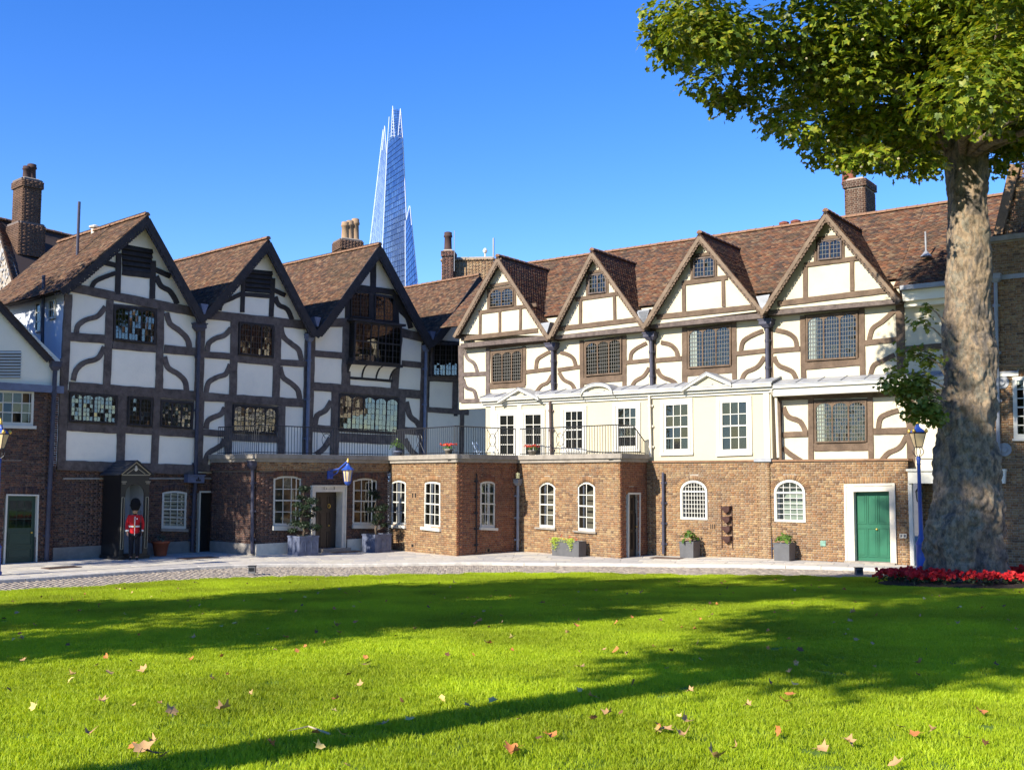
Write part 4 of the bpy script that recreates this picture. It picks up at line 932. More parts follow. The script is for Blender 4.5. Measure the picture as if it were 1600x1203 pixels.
# terrace deck
mb = MB(); P = [(A00[0]+.25, A00[1]+.2), (A0[0]+.05, A0[1]+.35), (A1[0]+.0, A1[1]+.35), (B1[0], B1[1]+.35), (C1[0], C1[1]+.35), (D1[0]-.02, D1[1]+.35), (E1[0]-.3, E1[1]+.2), (2.5, 42.5), (-3.3, 47.3)]; mb.loft([(x, y, 2.95) for x, y in P], [(x, y, ZT-.1) for x, y in P]); mb.build('terrace_deck', M['lead'], EB)
# ---- railing on the terrace edge
def rail_run(pl, k, lst, o):
    """lst: (pixel top, pixel bottom) control points along the run"""
    t = [pl.k(k, p[0], o) for p in lst]; b = [pl.k(k, p[1], o) for p in lst]; return t, b
RL = thing('balcony_railing', 'thin black iron railing with ring panels along the brick block roof', 'railing', (A0[0], A0[1], ZT))
bb = MB(); bb.tube([(0, 0, 0), (0, 0, 1)], .011, 6); _o = bb.build('baluster', M['iron']); balm = _o.data; bpy.data.objects.remove(_o)
zr0, zr1 = ZT+.15, ZT+1.17
def rail(pl, u0, u1, o, rings=(), z1a=zr1, z1b=zr1):
    n = max(2, int((u1-u0)/.125)); top = MB(); top.tube([pl.w(u0, z1a, o), pl.w(u1, z1b, o)], .02, 6); top.build('top_rail', M['iron'], RL)
    bt = MB(); bt.tube([pl.w(u0, zr0+.06, o), pl.w(u1, zr0+.06, o)], .014, 6); bt.build('bottom_rail', M['iron'], RL)
    for i in range(n+1):
        u = u0+(u1-u0)*i/n
        if any(abs(u-r) < .30 for r in rings): continue
        x = link(bpy.data.objects.new('baluster', balm)); adopt(x, RL); x.location = pl.w(u, zr0, o); x.scale = (1, 1, (z1a+(z1b-z1a)*i/n)-zr0)
    for r in rings:
        zc = (zr0+zr1)/2+.05; g = MB(); g.tube([pl.w(r+.2*math.cos(t*math.pi/8), zc+.24*math.sin(t*math.pi/8), o) for t in range(17)], .011, 6)
        for sx, sz in ((-1, -1), (1, -1), (1, 1), (-1, 1)): g.tube([pl.w(r+sx*.05, zc+sz*.07, o), pl.w(r+sx*.36, zc+sz*.48, o)], .011, 5)
        g.build('ring_panel', M['iron'], RL)
o = -.12
ra = PA.k(4, (800, 200), o)[0]; rb2 = PA.k(4, (1435, 220), o)[0]
rail(PA0, .2, plen(A00, A0)-.12, o); rail(PA, .12, la-.0, o, (ra,)); rail(PB, 0, lb-.12, o, (PB.k(5, (195, 460), o)[0],)); rail(PC, -.0, lc, o, (PC.k(5, (600, 460), o)[0],)); rail(PD, 0, ld_-.12, o, (PD.k(5, (975, 470), o)[0],))
rail(PE, .12, le*.62, o); rail(PE, le*.62, le+.35, o, (), zr1, zr0+.3)
# ---- blue wall lantern over the entrance
LN = thing('wall_lantern', 'blue bracket lantern with domed hood beside the entrance door', 'lantern', PA.w(*PA.k(4, (825, 440)), 0))
c = PA.k(4, (948, 450), .75); cc = Vector(PA.w(c[0], c[1], .75)); w0 = PA.k(4, (825, 440), .02)
mb = MB(); mb.rect(PA, w0[0]-.12, w0[0]+.12, w0[1]-.22, w0[1]+.2, .0, .05); mb.tube([PA.w(w0[0], w0[1]+.08, .04), PA.w((w0[0]+c[0])/2, w0[1]+.16, .4), (cc[0], cc[1], cc[2]+.5)], .035, 8)
mb.tube([PA.w(w0[0], w0[1]-.15, .04), PA.w(w0[0]*.5+c[0]*.5, w0[1]+.02, .3), PA.w(w0[0]*.5+c[0]*.5, w0[1]+.16, .4)], .02, 6); mb.build('bracket', M['blue'], LN)
mb = MB(); mb.lathe((cc[0], cc[1], cc[2]+.16), [(.24, 0), (.245, .03), (.15, .10), (.08, .18), (.05, .24), (.04, .26)], 8); mb.lathe((cc[0], cc[1], cc[2]-.32), [(.04, -.08), (.10, -.03), (.125, .03), (.125, .06)], 8); mb.build('hood', M['blue'], LN)
mb = MB(); mb.lathe((cc[0], cc[1], cc[2]+.45), [(.03, 0), (.045, .03), (.02, .09), (.005, .16)], 8); mb.build('finial', M['gold'], LN)
for i in range(8):
    t0, t1 = (i+.5)*math.pi/4, (i+1.5)*math.pi/4; g = MB(); P = lambda t, r, z: (cc[0]+r*math.cos(t), cc[1]+r*math.sin(t), cc[2]+z)
    g.add([P(t0, .12, -.27), P(t1, .12, -.27), P(t1, .18, .16), P(t0, .18, .16)], [(0, 1, 2, 3)]); g.build('pane', M['lampglass'], LN)
    g = MB(); g.tube([P(t0, .122, -.29), P(t0, .183, .17)], .012, 5); g.build('glazing_bar', M['blue'], LN)

# ------------------------------------------------------------------ right range: pale timbered house
HR = thing('timber_house', 'sunlit timbered house with four carved gables above white bay and brick ground floor', 'house', R.w(6, 0))
oW, oU, oLw, oG, oB = -.08, -.62, -.5, -.22, .12
uR0, uR1, uW0, uW1 = R.hit(718, 560, oU)[0], R.hit(1560, 560, oU)[0], R.hit(759, 660, oW)[0], R.hit(1206, 660, oW)[0]
# brick ground floor
uF0, uF1 = R.hit(1004, 800)[0], R.hit(1421, 800)[0]; zF = 3.26
w1 = [(213, 568), (353, 568), (354, 774), (214, 770)]; w2 = [(700, 565), (862, 565), (865, 786), (704, 783)]; gd = [(1064, 590), (1326, 584), (1336, 995), (1072, 982)]
hw1, hw2, hgd = qrect(R, 8, w1, 0), qrect(R, 8, w2, 0), qrect(R, 8, gd, 0)
r1, r2 = (hw1[1]-hw1[0])/2*.75, (hw2[1]-hw2[0])/2*.8
brick_wall(HR, R, uF0, uF1, -.3, zF, [hw1+(r1,), hw2+(r2,), (hgd[0]+.03, hgd[1]-.03, -.4, hgd[3]-.02, .0)], 0, 'brick_sun', 'mortar')
mb = MB(); mb.rect(R, uF0-.05, uF1+.03, zF, zF+.07, -.5, .05); mb.build('coping', M['ridge'], HR)
up0, up1 = R.k(8, (610, 700))[0], R.k(8, (682, 700))[0]
brick_wall(HR, R, up0, up1, -.3, zF, [], .05, 'brick_buff', 'mortar', .05, 'brick_pier')
mb = MB(); mb.rect(R, up0-.04, up1+.08, zF+.005, zF+.12, -.1, .12); mb.build('pier_cap', M['lead'], HR)
def arched(parent, k, quad, r, nx, ny, backm):
    q = Q(R, k, quad, 0); u0, u1, z0, z1 = qrect(R, k, quad, -.04); c = (u0+u1)/2; w = (u1-u0)/2; n = 16
    def arc(g): return [(c-(w-g)*math.cos(math.pi*i/n), z1-r+(r-g)*math.sin(math.pi*i/n)) for i in range(n+1)]
    ou = [(u0, z0)]+arc(0)+[(u1, z0)]; inn = [(u0+.08, z0+.08)]+arc(.08)+[(u1-.08, z0+.08)]
    fr = MB(); m_ = len(ou)
    for i in range(m_):
        j = (i+1) % m_; fr.loft([R.w(*ou[i], -.10), R.w(*ou[j], -.10), R.w(*inn[j], -.10), R.w(*inn[i], -.10)], [R.w(*ou[i], .02), R.w(*ou[j], .02), R.w(*inn[j], .02), R.w(*inn[i], .02)])
    fr.rect(R, u0+.06, u1-.06, z1-r-.03, z1-r+.03, -.09, -.005)
    wn = fr.build('arched_window', M['white'], parent)
    ld = MB()
    for i in range(1, nx):
        u = u0+.08+(2*w-.16)*i/nx; zt = z1-r+(r-.08)*math.sqrt(max(0, 1-((u-c)/(w-.06))**2)); ld.rect(R, u-.008, u+.008, z0+.08, zt, -.06, -.04)
    for j in range(1, ny):
        z = z0+.08+(z1-z0-.16)*j/ny; hwid = w-.08 if z < z1-r else (w-.08)*math.sqrt(max(0, 1-((z-z1+r)/(r-.06))**2)); ld.rect(R, c-hwid, c+hwid, z-.008, z+.008, -.061, -.041)
    ld.build('glazing_bars', M['white'] if backm == 'room' else M['curtain'], wn)
    g = MB(); g.add([R.w(*p, -.055) for p in inn], [tuple(range(len(inn)))]); g.build('pane', M['glass'], wn)
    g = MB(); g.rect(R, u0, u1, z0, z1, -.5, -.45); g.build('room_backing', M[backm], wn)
    return wn
arched(HR, 8, w1, r1, 8, 8, 'room'); M['room_g'] = mat('pale_room', (.33, .36, .30), .9, .4, 1.2); arched(HR, 8, w2, r2, 4, 7, 'room_g')
# green double door
q = Q(R, 8, gd, .06); W, H = q.W, q.H; fr = MB(); a = .29/W; b = .24/H
q.bar(fr, 0, a, -.02, 1, -.3, .06); q.bar(fr, 1-a*.62, 1, -.02, 1, -.3, .06); q.bar(fr, a, 1-a*.62, 1-b, 1, -.3, .058); q.bar(fr, -.005, a*.2, -.02, 1.006, .06, .09); q.bar(fr, 1-a*.15, 1.005, -.02, 1.006, .06, .09); q.bar(fr, a*.2, 1-a*.15, 1-b*.25, 1.006, .059, .088)
fr.build('door_case', M['stone_w'], HR)
door(HR, R, 8, [(1120, 630), (1300, 626), (1306, 985), (1122, 978)], -.02, 'door_grn', [(.03, .33, .53, .97), (.36, .64, .53, .97), (.67, .97, .53, .97), (.03, .33, .04, .47), (.36, .64, .04, .47), (.67, .97, .04, .47)], rec=.16, fm=None, knob=.62)
mb = MB(); mb.rect(R, hgd[0], hgd[1], -.3, .06, -.3, .2); mb.build('door_step', M['stone'], HR)
airbrick(HR, R, 8, [(364, 790), (392, 790), (392, 826), (364, 826)], 3)
pipe(HR, R, 8, (120, 528), (122, 952), .055, .10, 'pipe_d', None, brackets=4); pipe(HR, R, 8, (684, 870), (688, 972), .02, .03, 'pipe_d', None, brackets=1)
mb = MB(); qq = Q(R, 8, [(1352, 846), (1388, 846), (1388, 868), (1352, 868)], .04); qq.bar(mb, 0, 1, 0, 1, -.02, .05); sk_ = mb.build('utility_box', M['stone_w'], HR)
for i in (0, 1): g = MB(); qq.bar(g, .1+.5*i, .4+.5*i, .2, .8, .04, .058); g.build('cover', M['zinc'], sk_)
mb = MB(); qq = Q(R, 8, [(938, 882), (966, 882), (966, 910), (938, 910)], .04); qq.bar(mb, 0, 1, 0, 1, -.02, .03); mb.build('tap_plate', mat('verdigris', (.16, .28, .22), .7, .3, 10), HR)
# white first-floor bay
zW1 = R.k(5, (1000, 245), oW)[1]
mb = MB(); mb.rect(R, uW0, uW1, 3.0, zW1+.1, oW-.7, oW); mb.build('white_bay_wall', M['plaster_w'], HR)
for k, p in ((5, (605, 400)), (5, (752, 400)), (5, (912, 400)), (7, (660, 1100))):
    u = R.k(k, p, oW)[0]; mb = MB(); mb.rect(R, u-.1, u+.1, 3.3, zW1+.1, oW-.02, oW+.045); mb.build('pilaster', M['white'], HR)
zc0 = (R.k(7, (0, 1045), oW+.2)[1]+R.k(5, (900, 235), oW+.2)[1])/2
co = MB(); 
for i, (dz0, dz1, o) in enumerate(((-.16, -.06, .07), (-.06, .04, .16), (.04, .14, .28), (.14, .17, .31))): co.rect(R, uW0-.1, uW1+.12-.003*i, zc0+dz0, zc0+dz1, oW-.1, oW+o)
co.build('cornice', M['white'], HR)
def leadroof(u0, u1, z0, o0, z1, o1, name='lead_roof'):
    n = max(1, int((u1-u0)/.7)); mb = MB()
    mb.loft([R.w(u0, z0, o0), R.w(u1, z0, o0), R.w(u1, z1, o1), R.w(u0, z1, o1)], [R.w(u0, z0-.04, o0), R.w(u1, z0-.04, o0), R.w(u1, z1-.04, o1), R.w(u0, z1-.04, o1)])
    for i in range(n+1):
        u = u0+(u1-u0)*i/n; mb.tube([R.w(u, z0+.012, o0), R.w(u, z1+.012, o1)], .022, 6)
    return mb.build(name, M['lead'], HR)
leadroof(uW0-.1, uW1+.15, zc0+.19, oW+.3, zc0+.42, oU+.02)
# pediments: triangle, segment, triangle
def pediment(k, l, ap, r, curved=False):
    L_, A_, R_ = R.k(k, l, oW+.36), R.k(k, ap, oW+.36), R.k(k, r, oW+.36)
    if curved: P = [(L_[0]+(R_[0]-L_[0])*(1-math.cos(t*math.pi/12))/2, L_[1]+(R_[1]-L_[1])*(1-math.cos(t*math.pi/12))/2+(A_[1]-(L_[1]+R_[1])/2)*math.sin(t*math.pi/12)) for t in range(13)]
    else: P = [L_, A_, R_]
    mb = MB(); mb.ext(R, P, oW-.2, oW+.22); pe = mb.build('pediment', M['plaster_w'], HR)
    mb = MB(); lr = MB()
    for p, q in zip(P, P[1:]):
        mb.loft([R.w(p[0], p[1]-.1, oW+.2), R.w(q[0], q[1]-.1, oW+.2), R.w(q[0], q[1]+.02, oW+.2), R.w(p[0], p[1]+.02, oW+.2)], [R.w(p[0], p[1]-.07, oW+.36), R.w(q[0], q[1]-.07, oW+.36), R.w(q[0], q[1]+.02, oW+.36), R.w(p[0], p[1]+.02, oW+.36)])
        lr.loft([R.w(p[0], p[1]+.025, oW+.38), R.w(q[0], q[1]+.025, oW+.38), R.w(q[0], q[1]+.06, oW+.38), R.w(p[0], p[1]+.06, oW+.38)], [R.w(p[0], p[1]+.025, oU), R.w(q[0], q[1]+.025, oU), R.w(q[0], q[1]+.06, oU), R.w(p[0], p[1]+.06, oU)])
    mb.build('moulding', M['white'], pe); lr.build('lead_cover', M['lead'], pe)
pediment(5, (628, 238), (742, 168), (852, 222)); pediment(5, (1085, 207), (1172, 142), (1262, 196), True); pediment(7, (212, 1030), (345, 945), (474, 1002))
for kq, nx, ny, nm in (((5, [(632, 305), (728, 303), (727, 546), (634, 546)]), 2, 4, 'french_door'), ((5, [(772, 300), (878, 298), (877, 549), (774, 549)]), 2, 4, 'french_door'),
        ((5, [(994, 283), (1108, 279), (1108, 512), (996, 514)]), 3, 4, 'sash_window'), ((5, [(1283, 265), (1404, 261), (1404, 500), (1285, 503)]), 3, 4, 'sash_window'),
        ((8, [(124, 166), (260, 158), (262, 420), (124, 424)]), 3, 4, 'sash_window'), ((8, [(416, 152), (566, 146), (569, 420), (418, 426)]), 3, 4, 'sash_window')):
    w = sash(HR, R, kq[0], kq[1], nx, ny, oW+.02, fw=.09, deep=.015, backm='room', name=nm, mid=(nm != 'french_door'), curt=(.05, .3) if random.random() < .4 else None)
    q = Q(R, kq[0], kq[1], oW); a = .12/q.W; b = .12/q.H; mb = MB()
    q.bar(mb, -a, 0, -.03, 1+b, oW-.01, oW+.05); q.bar(mb, 1, 1+a, -.03, 1+b, oW-.01, oW+.05); q.bar(mb, 0, 1, 1, 1+b, oW-.01, oW+.048); q.bar(mb, -a*1.1, 1+a*1.1, -.06, -.005, oW-.01, oW+.08) if nm != 'french_door' else None
    mb.build('architrave', M['white'], w)
for k, p0, p1 in ((5, (917, 235), (925, 560)), (5, (1467, 205), (1475, 545))): pipe(HR, R, k, p0, p1, .05, oW+.12, 'pipe_br' if k == 5 and p0[0] < 1000 else 'stone_w', None, brackets=3)
mb = MB(); u = uW1+.07; mb.tube([R.w(u-.02, zc0-.1, oW+.15), R.w(u+.08, zc0-.35, oW-.05), R.w(u+.1, 3.4, oW-.08)], .05, 8); mb.build('downpipe', M['stone_w'], HR)
# lower timbered wall right of the bay, under a projecting eave
uL1 = R.hit(1600, 650, oLw)[0]
mb = MB(); mb.rect(R, uW1-.1, uL1, 3.0, 6.0, oLw-.2, oLw); mb.build('plaster_wall', M['plaster'], HR)
beams(HR, R, 8, [([(745, 188), (770, 235), (832, 262), (862, 318)], 26), ([(742, 398), (780, 430), (838, 468)], 26), ([(715, 332), (872, 326)], 28), ([(888, 110), (890, 480)], 28), ([(905, 396), (1188, 391)], 40), ([(1196, 110), (1203, 480)], 28),
    ([(1215, 313), (1388, 309)], 34), ([(1240, 297), (1250, 245), (1290, 220), (1345, 203)], 26), ([(1255, 468), (1290, 427), (1352, 395), (1388, 335)], 26), ([(1405, 120), (1412, 500)], 42), ([(700, 130), (1420, 105)], 46), ([(718, 120), (722, 480)], 34)], off=oLw, m='oak_grey')
leaded(HR, R, 8, [(908, 158), (1180, 152), (1180, 368), (912, 374)], 3, 6, 10, off=oLw, fm='oak_grey', cm='leadcame', arch=True, curt=(0,), fw=.05)
zq = R.k(7, (900, 1045), oW+.05)[1]
co = MB(); co.rect(R, uW1+.1, uL1, zq-.06, zq+.2, oLw-.05, oW+.1); co.rect(R, uW1+.1, uL1, zq+.2, zq+.3, oLw-.05, oW+.18); co.build('eaves_cornice', M['white'], HR)
leadroof(uW1+.16, uL1, zq+.34, oW+.2, zq+.55, oU+.02)
# second floor timbered wall
zU0, zU1 = 5.6, 9.1
mb = MB(); mb.rect(R, uR0, uL1, zU0, zU1, oU-.2, oU); mb.build('plaster_wall', M['plaster'], HR)
m = 'oak_grey'
beams(HR, R, 6, [([(318, 800), (322, 1150)], 30), ([(340, 828), (360, 880), (402, 912), (422, 968)], 20), ([(332, 1010), (350, 1060), (400, 1082), (418, 1142)], 20), ([(325, 982), (480, 974)], 26), ([(487, 810), (487, 1135)], 24),
    ([(320, 1148), (490, 1142)], 26), ([(320, 808), (500, 795)], 34)], off=oU, m='oak_dark')
beams(HR, R, 6, [([(500, 1052), (720, 1040)], 38), ([(714, 805), (714, 1045)], 22), ([(788, 945), (796, 890), (830, 862), (875, 838)], 22), ([(792, 1085), (820, 1050), (860, 1030), (888, 985)], 20), ([(722, 965), (888, 945)], 24), ([(500, 808), (880, 764)], 32),
    ([(900, 780), (900, 1110)], 34), ([(940, 842), (985, 855), (1022, 882), (1036, 925)], 22), ([(932, 968), (960, 1012), (1010, 1040), (1036, 1088)], 22), ([(925, 952), (1065, 932)], 24), ([(1073, 765), (1076, 1085)], 24), ([(1085, 1022), (1332, 1000)], 40), ([(1341, 735), (1341, 1068)], 24),
    ([(1350, 906), (1505, 890)], 24), ([(1378, 892), (1386, 845), (1420, 815), (1480, 783)], 22), ([(1380, 1068), (1408, 1022), (1460, 990), (1496, 938)], 22), ([(920, 758), (1440, 697)], 32), ([(1522, 700), (1522, 1060)], 30)], off=oU, m=m)
beams(HR, R, 7, [([(108, 783), (155, 795), (186, 825), (196, 860)], 22), ([(88, 922), (110, 960), (170, 985), (194, 1014)], 22), ([(80, 877), (217, 866)], 24), ([(231, 705), (231, 995)], 26), ([(240, 942), (482, 922)], 36), ([(488, 672), (491, 975)], 24), ([(500, 842), (650, 826)], 24),
    ([(524, 828), (535, 780), (575, 750), (640, 722)], 22), ([(526, 984), (550, 940), (610, 910), (648, 858)], 22), ([(80, 692), (620, 640)], 32), ([(672, 660), (675, 990)], 34),
    ([(706, 718), (770, 735), (806, 765), (815, 805)], 24), ([(696, 858), (720, 902), (790, 935), (818, 988)], 24), ([(690, 827), (832, 816)], 25), ([(846, 645), (851, 990)], 28), ([(855, 907), (1148, 883)], 38), ([(1153, 605), (1160, 975)], 28),
    ([(1170, 786), (1340, 767)], 28), ([(1193, 772), (1210, 712), (1260, 675), (1325, 618)], 24), ([(1197, 965), (1215, 905), (1260, 880), (1325, 848)], 24), ([(1352, 580), (1360, 965)], 44), ([(705, 625), (1330, 568)], 36), ([(1380, 818), (1640, 795)], 30), ([(1400, 560), (1640, 540)], 30)], off=oU, m=m)
leaded(HR, R, 6, [(510, 842), (706, 820), (702, 1026), (514, 1036)], 3, 5, 9, off=oU, fm='oak_grey', cm='leadcame')
leaded(HR, R, 6, [(1094, 780), (1324, 748), (1324, 976), (1098, 992)], 3, 5, 9, off=oU, fm='oak_grey', cm='leadcame')
leaded(HR, R, 7, [(248, 716), (474, 690), (474, 906), (250, 920)], 3, 5, 9, off=oU, fm='oak_grey', cm='leadcame', curt=(0,))
leaded(HR, R, 7, [(864, 648), (1134, 622), (1134, 866), (866, 882)], 3, 6, 10, off=oU, fm='oak_grey', cm='leadcame', curt=(0,))
for k, p0, p1, m_ in ((6, (893, 828), (896, 1105), 'pipe_d'), (6, (1508, 765), (1514, 1065), 'pipe_d'), (7, (662, 705), (664, 985), 'pipe_d')): pipe(HR, R, k, p0, p1, .075, oU+.16, m_, (.46, .3), brackets=2)
# gables
GR = [(6, (547, 250), (275, 742), (868, 752)), (6, (1137, 212), (866, 752), (1468, 684)), (7, (308, 222), (12, 704), (642, 628)), (7, (965, 108), (632, 628), (1352, 566))]
for i, (k, ap, fl, fr) in enumerate(GR):
    a, l, r = gable_roof(HR, R, k, ap, fl, fr, oB, 4.2, 'tile_r')
    zt = min(l[1], r[1])+.05
    mb = MB(); mb.ext(R, [(l[0]+.12, l[1]+.12), (r[0]-.12, r[1]+.12), (a[0], a[1]-.12)], oG-.3, oG); mb.build('gable_wall', M['plaster'], HR)
    w = 17
    barge(HR, R, k, [(fl[0], fl[1]+w*.3), (ap[0], ap[1]+w*.7)], w, oB+.03, 'oak_pale', .075, 'oak_grey'); barge(HR, R, k, [(ap[0], ap[1]+w*.7), (fr[0], fr[1]+w*.3)], w, oB+.034, 'oak_pale', .075, 'oak_grey')
    mb = MB()
    for e in ((l, a), (a, r)):
        mb.loft([R.w(e[0][0], e[0][1]-.04, oG-.1), R.w(e[1][0], e[1][1]-.04, oG-.1), R.w(e[1][0], e[1][1]-.04, oB-.02), R.w(e[0][0], e[0][1]-.04, oB-.02)], [R.w(e[0][0], e[0][1]-.08, oG-.1), R.w(e[1][0], e[1][1]-.08, oG-.1), R.w(e[1][0], e[1][1]-.08, oB-.02), R.w(e[0][0], e[0][1]-.08, oB-.02)])
    mb.build('soffit', M['oak_grey'], HR)
    mb = MB(); mb.rect(R, l[0]+.08, r[0]-.08, min(l[1], r[1])-.02, min(l[1], r[1])+.16, oU-.05, oG-.02); mb.build('jetty_beam', M['oak_dark'], HR)
beams(HR, R, 6, [([(430, 594), (792, 545)], 23), ([(320, 758), (800, 704)], 28), ([(440, 598), (438, 735)], 15), ([(562, 582), (562, 718)], 15), ([(692, 566), (690, 708)], 15), ([(490, 440), (490, 590)], 14), ([(656, 430), (658, 560)], 12), ([(500, 428), (625, 408)], 20),
    ([(1035, 512), (1305, 474)], 24), ([(925, 696), (1448, 634)], 30), ([(1066, 518), (1065, 672)], 18), ([(1277, 478), (1281, 645)], 18), ([(1109, 370), (1109, 500)], 15), ([(1231, 365), (1233, 478)], 14), ([(1115, 345), (1225, 328)], 18)], off=oG, m=m)
beams(HR, R, 7, [([(218, 476), (455, 444)], 24), ([(85, 652), (598, 598)], 28), ([(226, 480), (228, 626)], 19), ([(432, 455), (434, 596)], 18), ([(268, 360), (268, 465)], 14), ([(390, 350), (392, 445)], 13), ([(275, 332), (382, 320)], 18),
    ([(855, 381), (1148, 343)], 24), ([(715, 582), (1300, 510)], 30), ([(860, 392), (860, 550)], 24), ([(1103, 358), (1104, 515)], 22), ([(912, 300), (912, 370)], 15), ([(1056, 280), (1058, 350)], 14), ([(925, 244), (1045, 230)], 18)], off=oG, m=m)
leaded(HR, R, 6, [(498, 450), (650, 430), (650, 552), (498, 566)], 2, 4, 6, off=oG, fm='oak_grey', cm='leadcame', fw=.05)
for k, qd in ((6, [(1118, 358), (1228, 340), (1228, 470), (1118, 480)]), (7, [(278, 345), (388, 334), (388, 440), (278, 450)]), (7, [(926, 255), (1050, 240), (1050, 346), (926, 357)])):
    leaded(HR, R, k, qd, 2, 3, 4, off=oG, fm='oak_dark', cm='leadcame', fw=.05, arch=True, tilt=.02)
for k, p in ((6, (845, 690)), (6, (1462, 612)), (7, (640, 570)), (7, (15, 650))):
    c = R.k(k, p, oB); mb = MB(); mb.ext(R, [(c[0]-.25, c[1]+.2), (c[0]+.25, c[1]+.22), (c[0]+.06, c[1]-.3), (c[0]-.06, c[1]-.3)], oB-.9, oB+.0); mb.build('lead_valley', M['lead'], HR)
# main roof, hipped into the gables
oR = -4.3
ua, ub = R.hit(905, 407, oR)[0], R.hit(1480, 312, oR)[0]; za, zb2 = R.hit(905, 407, oR)[1], R.hit(1480, 312, oR)[1]; zr = (za+zb2)/2
ze = R.k(7, (1450, 480), oG+.1)[1]; u0 = R.hit(770, 430, oR)[0]; u1 = R.hit(1640, 420, oG)[0]+3
P = [R.w(u0, ze, oG+.05), R.w(u1, ze, oG+.05), R.w(u1, zr, oR), R.w(u0, zr, oR)]
ug = R.k(7, (1352, 566), oB)[0]; kz = (zr-ze)/(oG+.05-oR)
tiles(HR, R.w(ug-.25, ze, oG+.05), P[1], P[2], R.w(ug-.25, zr, oR), mt='tile_r', name='main_roof'); tiles(HR, R.w(u0, ze+kz*.45, oG-.4), R.w(ug-.25, ze+kz*.45, oG-.4), R.w(ug-.25, zr, oR), P[3], mt='tile_r', name='main_roof'); ridge_tiles(HR, (P[3][0], P[3][1], zr+.06), (P[2][0], P[2][1], zr+.06))
Pb = [R.w(u0, ze, oR*2), R.w(u1, ze, oR*2), R.w(u1, zr-.04, oR-.05), R.w(u0, zr-.04, oR-.05)]; mb = MB(); mb.add(Pb, [(0, 1, 2, 3)]); mb.build('rear_roof', M['tile_bed'], HR)
ug = GR and R.k(7, (1352, 566), oB)[0]
mb = MB(); mb.rect(R, ug, u1, ze-.16, ze-.02, oG-.1, oG+.28); mb.build('lead_gutter', M['lead'], HR)
mb = MB(); mb.rect(R, ug+.02, u1, ze-.5, ze-.165, oU-.05, oG+.08); mb.rect(R, ug+.02, u1, ze-.66, ze-.5, oU-.05, oG-.08); mb.build('eaves_fascia', M['cream'], HR)
for x, y in ((1223, 350), (1241, 347)):
    c = R.hit(x, y+4, oR); p = R.w(c[0], zr, oR-.15); mb = MB(); mb.lathe(p, [(.16, -.2), (.17, .12), (.2, .14), (.2, .22), (.1, .26)], 10); mb.build('ridge_vent', M['redpot'], HR)
c = R.k(7, (1490, 325), -1.2); p = Vector(R.w(c[0], c[1], -1.2)); mb = MB(); mb.tube([p-Vector((0, 0, .1)), p+Vector((0, 0, .75))], .03, 8); mb.lathe((p[0], p[1], p[2]), [(.2, -.08), (.08, .05), (.03, .12)], 8); mb.build('vent_pipe', M['lead'], HR)
chimney('chimney_stack', 'brick chimney with red pots behind the fourth carved gable', 1319, 1351, 281, 345, 40.5, -36, 1.3, [(1322, 258, .17, 'redpot'), (1330, 255, .19, 'redpot')], 'brick_brown', 'mortar', .3)
# brick parapet mass with pot and aerials behind the corner
o, p0, zt = chimney('parapet_wall', 'tall buff brick wall with lead capping behind the corner of the two ranges', 690, 771, 404, 470, 56, -6, 3.2, [], 'brick_buff', 'mortar', .12); o['category'] = 'wall'
for x in (778, 771): 
    c = pd(x, 408, 55.9); mb = MB(); mb.tube([c-Vector((0, 0, .5)), c+Vector((0, 0, 1.25 if x == 771 else .2))], .05, 6); mb.build('pole', M['lead'], o)
c = pd(758, 402, 56.2); mb = MB(); mb.lathe(tuple(c), [(.04, -.1), (.04, .2), (.1, .25), (.13, .35), (.08, .45), (.02, .5)], 8); mb.build('roof_finial', M['stone_w'], o)
chimney('chimney_stack', 'narrow dark brick chimney with tall cowled pot at the corner', 691, 708, 392, 450, 55.5, -6, .9, [(700, 364, .22, 'sootpot')], 'brick_dark', 'mortar_d', .3)
c = pd(710, 395, 55.4); mb = MB(); mb.tube([c-Vector((0, 0, 1)), c+Vector((0, 0, 1.2))], .02, 5); tag(mb.build('aerial', M['lead']), 'thin white roof aerial beside the narrow dark chimney', 'aerial')
# ------------------------------------------------------------------ brick house at the right edge and porch
BH = thing('brick_house', 'tall sunlit orange brick house with anchor plates behind the plane tree', 'house', R.w(R.hit(1548, 880)[0], 0))
ub0 = R.hit(1547, 700, .05)[0]; ub1 = ub0+6.5; zt = R.hit(1572, 376, .05)[1]
wq = [(668, 148), (806, 140), (810, 440), (674, 438)]; hb = qrect(R, 9, wq, .05)
brick_wall(BH, R, ub0, ub1, -.3, zt, [hb], .05, 'brick_sun', 'mortar')
mb = MB(); mb.rect(R, ub0-.05, ub1, zt, zt+.16, -.4, .14); mb.build('coping', M['stone'], BH)
for y in (95, 555): z = R.k(9, (640, y), .1)[1]; mb = MB(); mb.rect(R, ub0, ub1, z-.04, z+.04, 0, .1); mb.build('string_course', M['brick_buff'], BH)
sash(BH, R, 9, wq, 3, 6, .05, rec=.04, fw=.11, sill=(.03, .06))
for c in ((617, 172), (629, 488)):
    p = R.k(9, c, .1); mb = MB()
    for r0, o0, o1 in ((.2, .05, .075), (.09, .075, .12)): mb.ext(R, [(p[0]+r0*math.cos(t*math.pi/8), p[1]+r0*math.sin(t*math.pi/8)) for t in range(16)], o0, o1)
    mb.build('anchor_plate', M['lead'], BH)
pipe(BH, R, 9, (588, -300), (604, 600), .055, .16, 'lead', (.3, .25), brackets=4)
qq = Q(R, 9, [(600, 580), (634, 580), (630, 648), (600, 648)], .25); mb = MB(); qq.bar(mb, 0, 1, 0, 1, .05, .26); qq.bar(mb, -.08, 1.08, .85, 1.0, .03, .3); mb.build('white_box', M['cream'], BH)
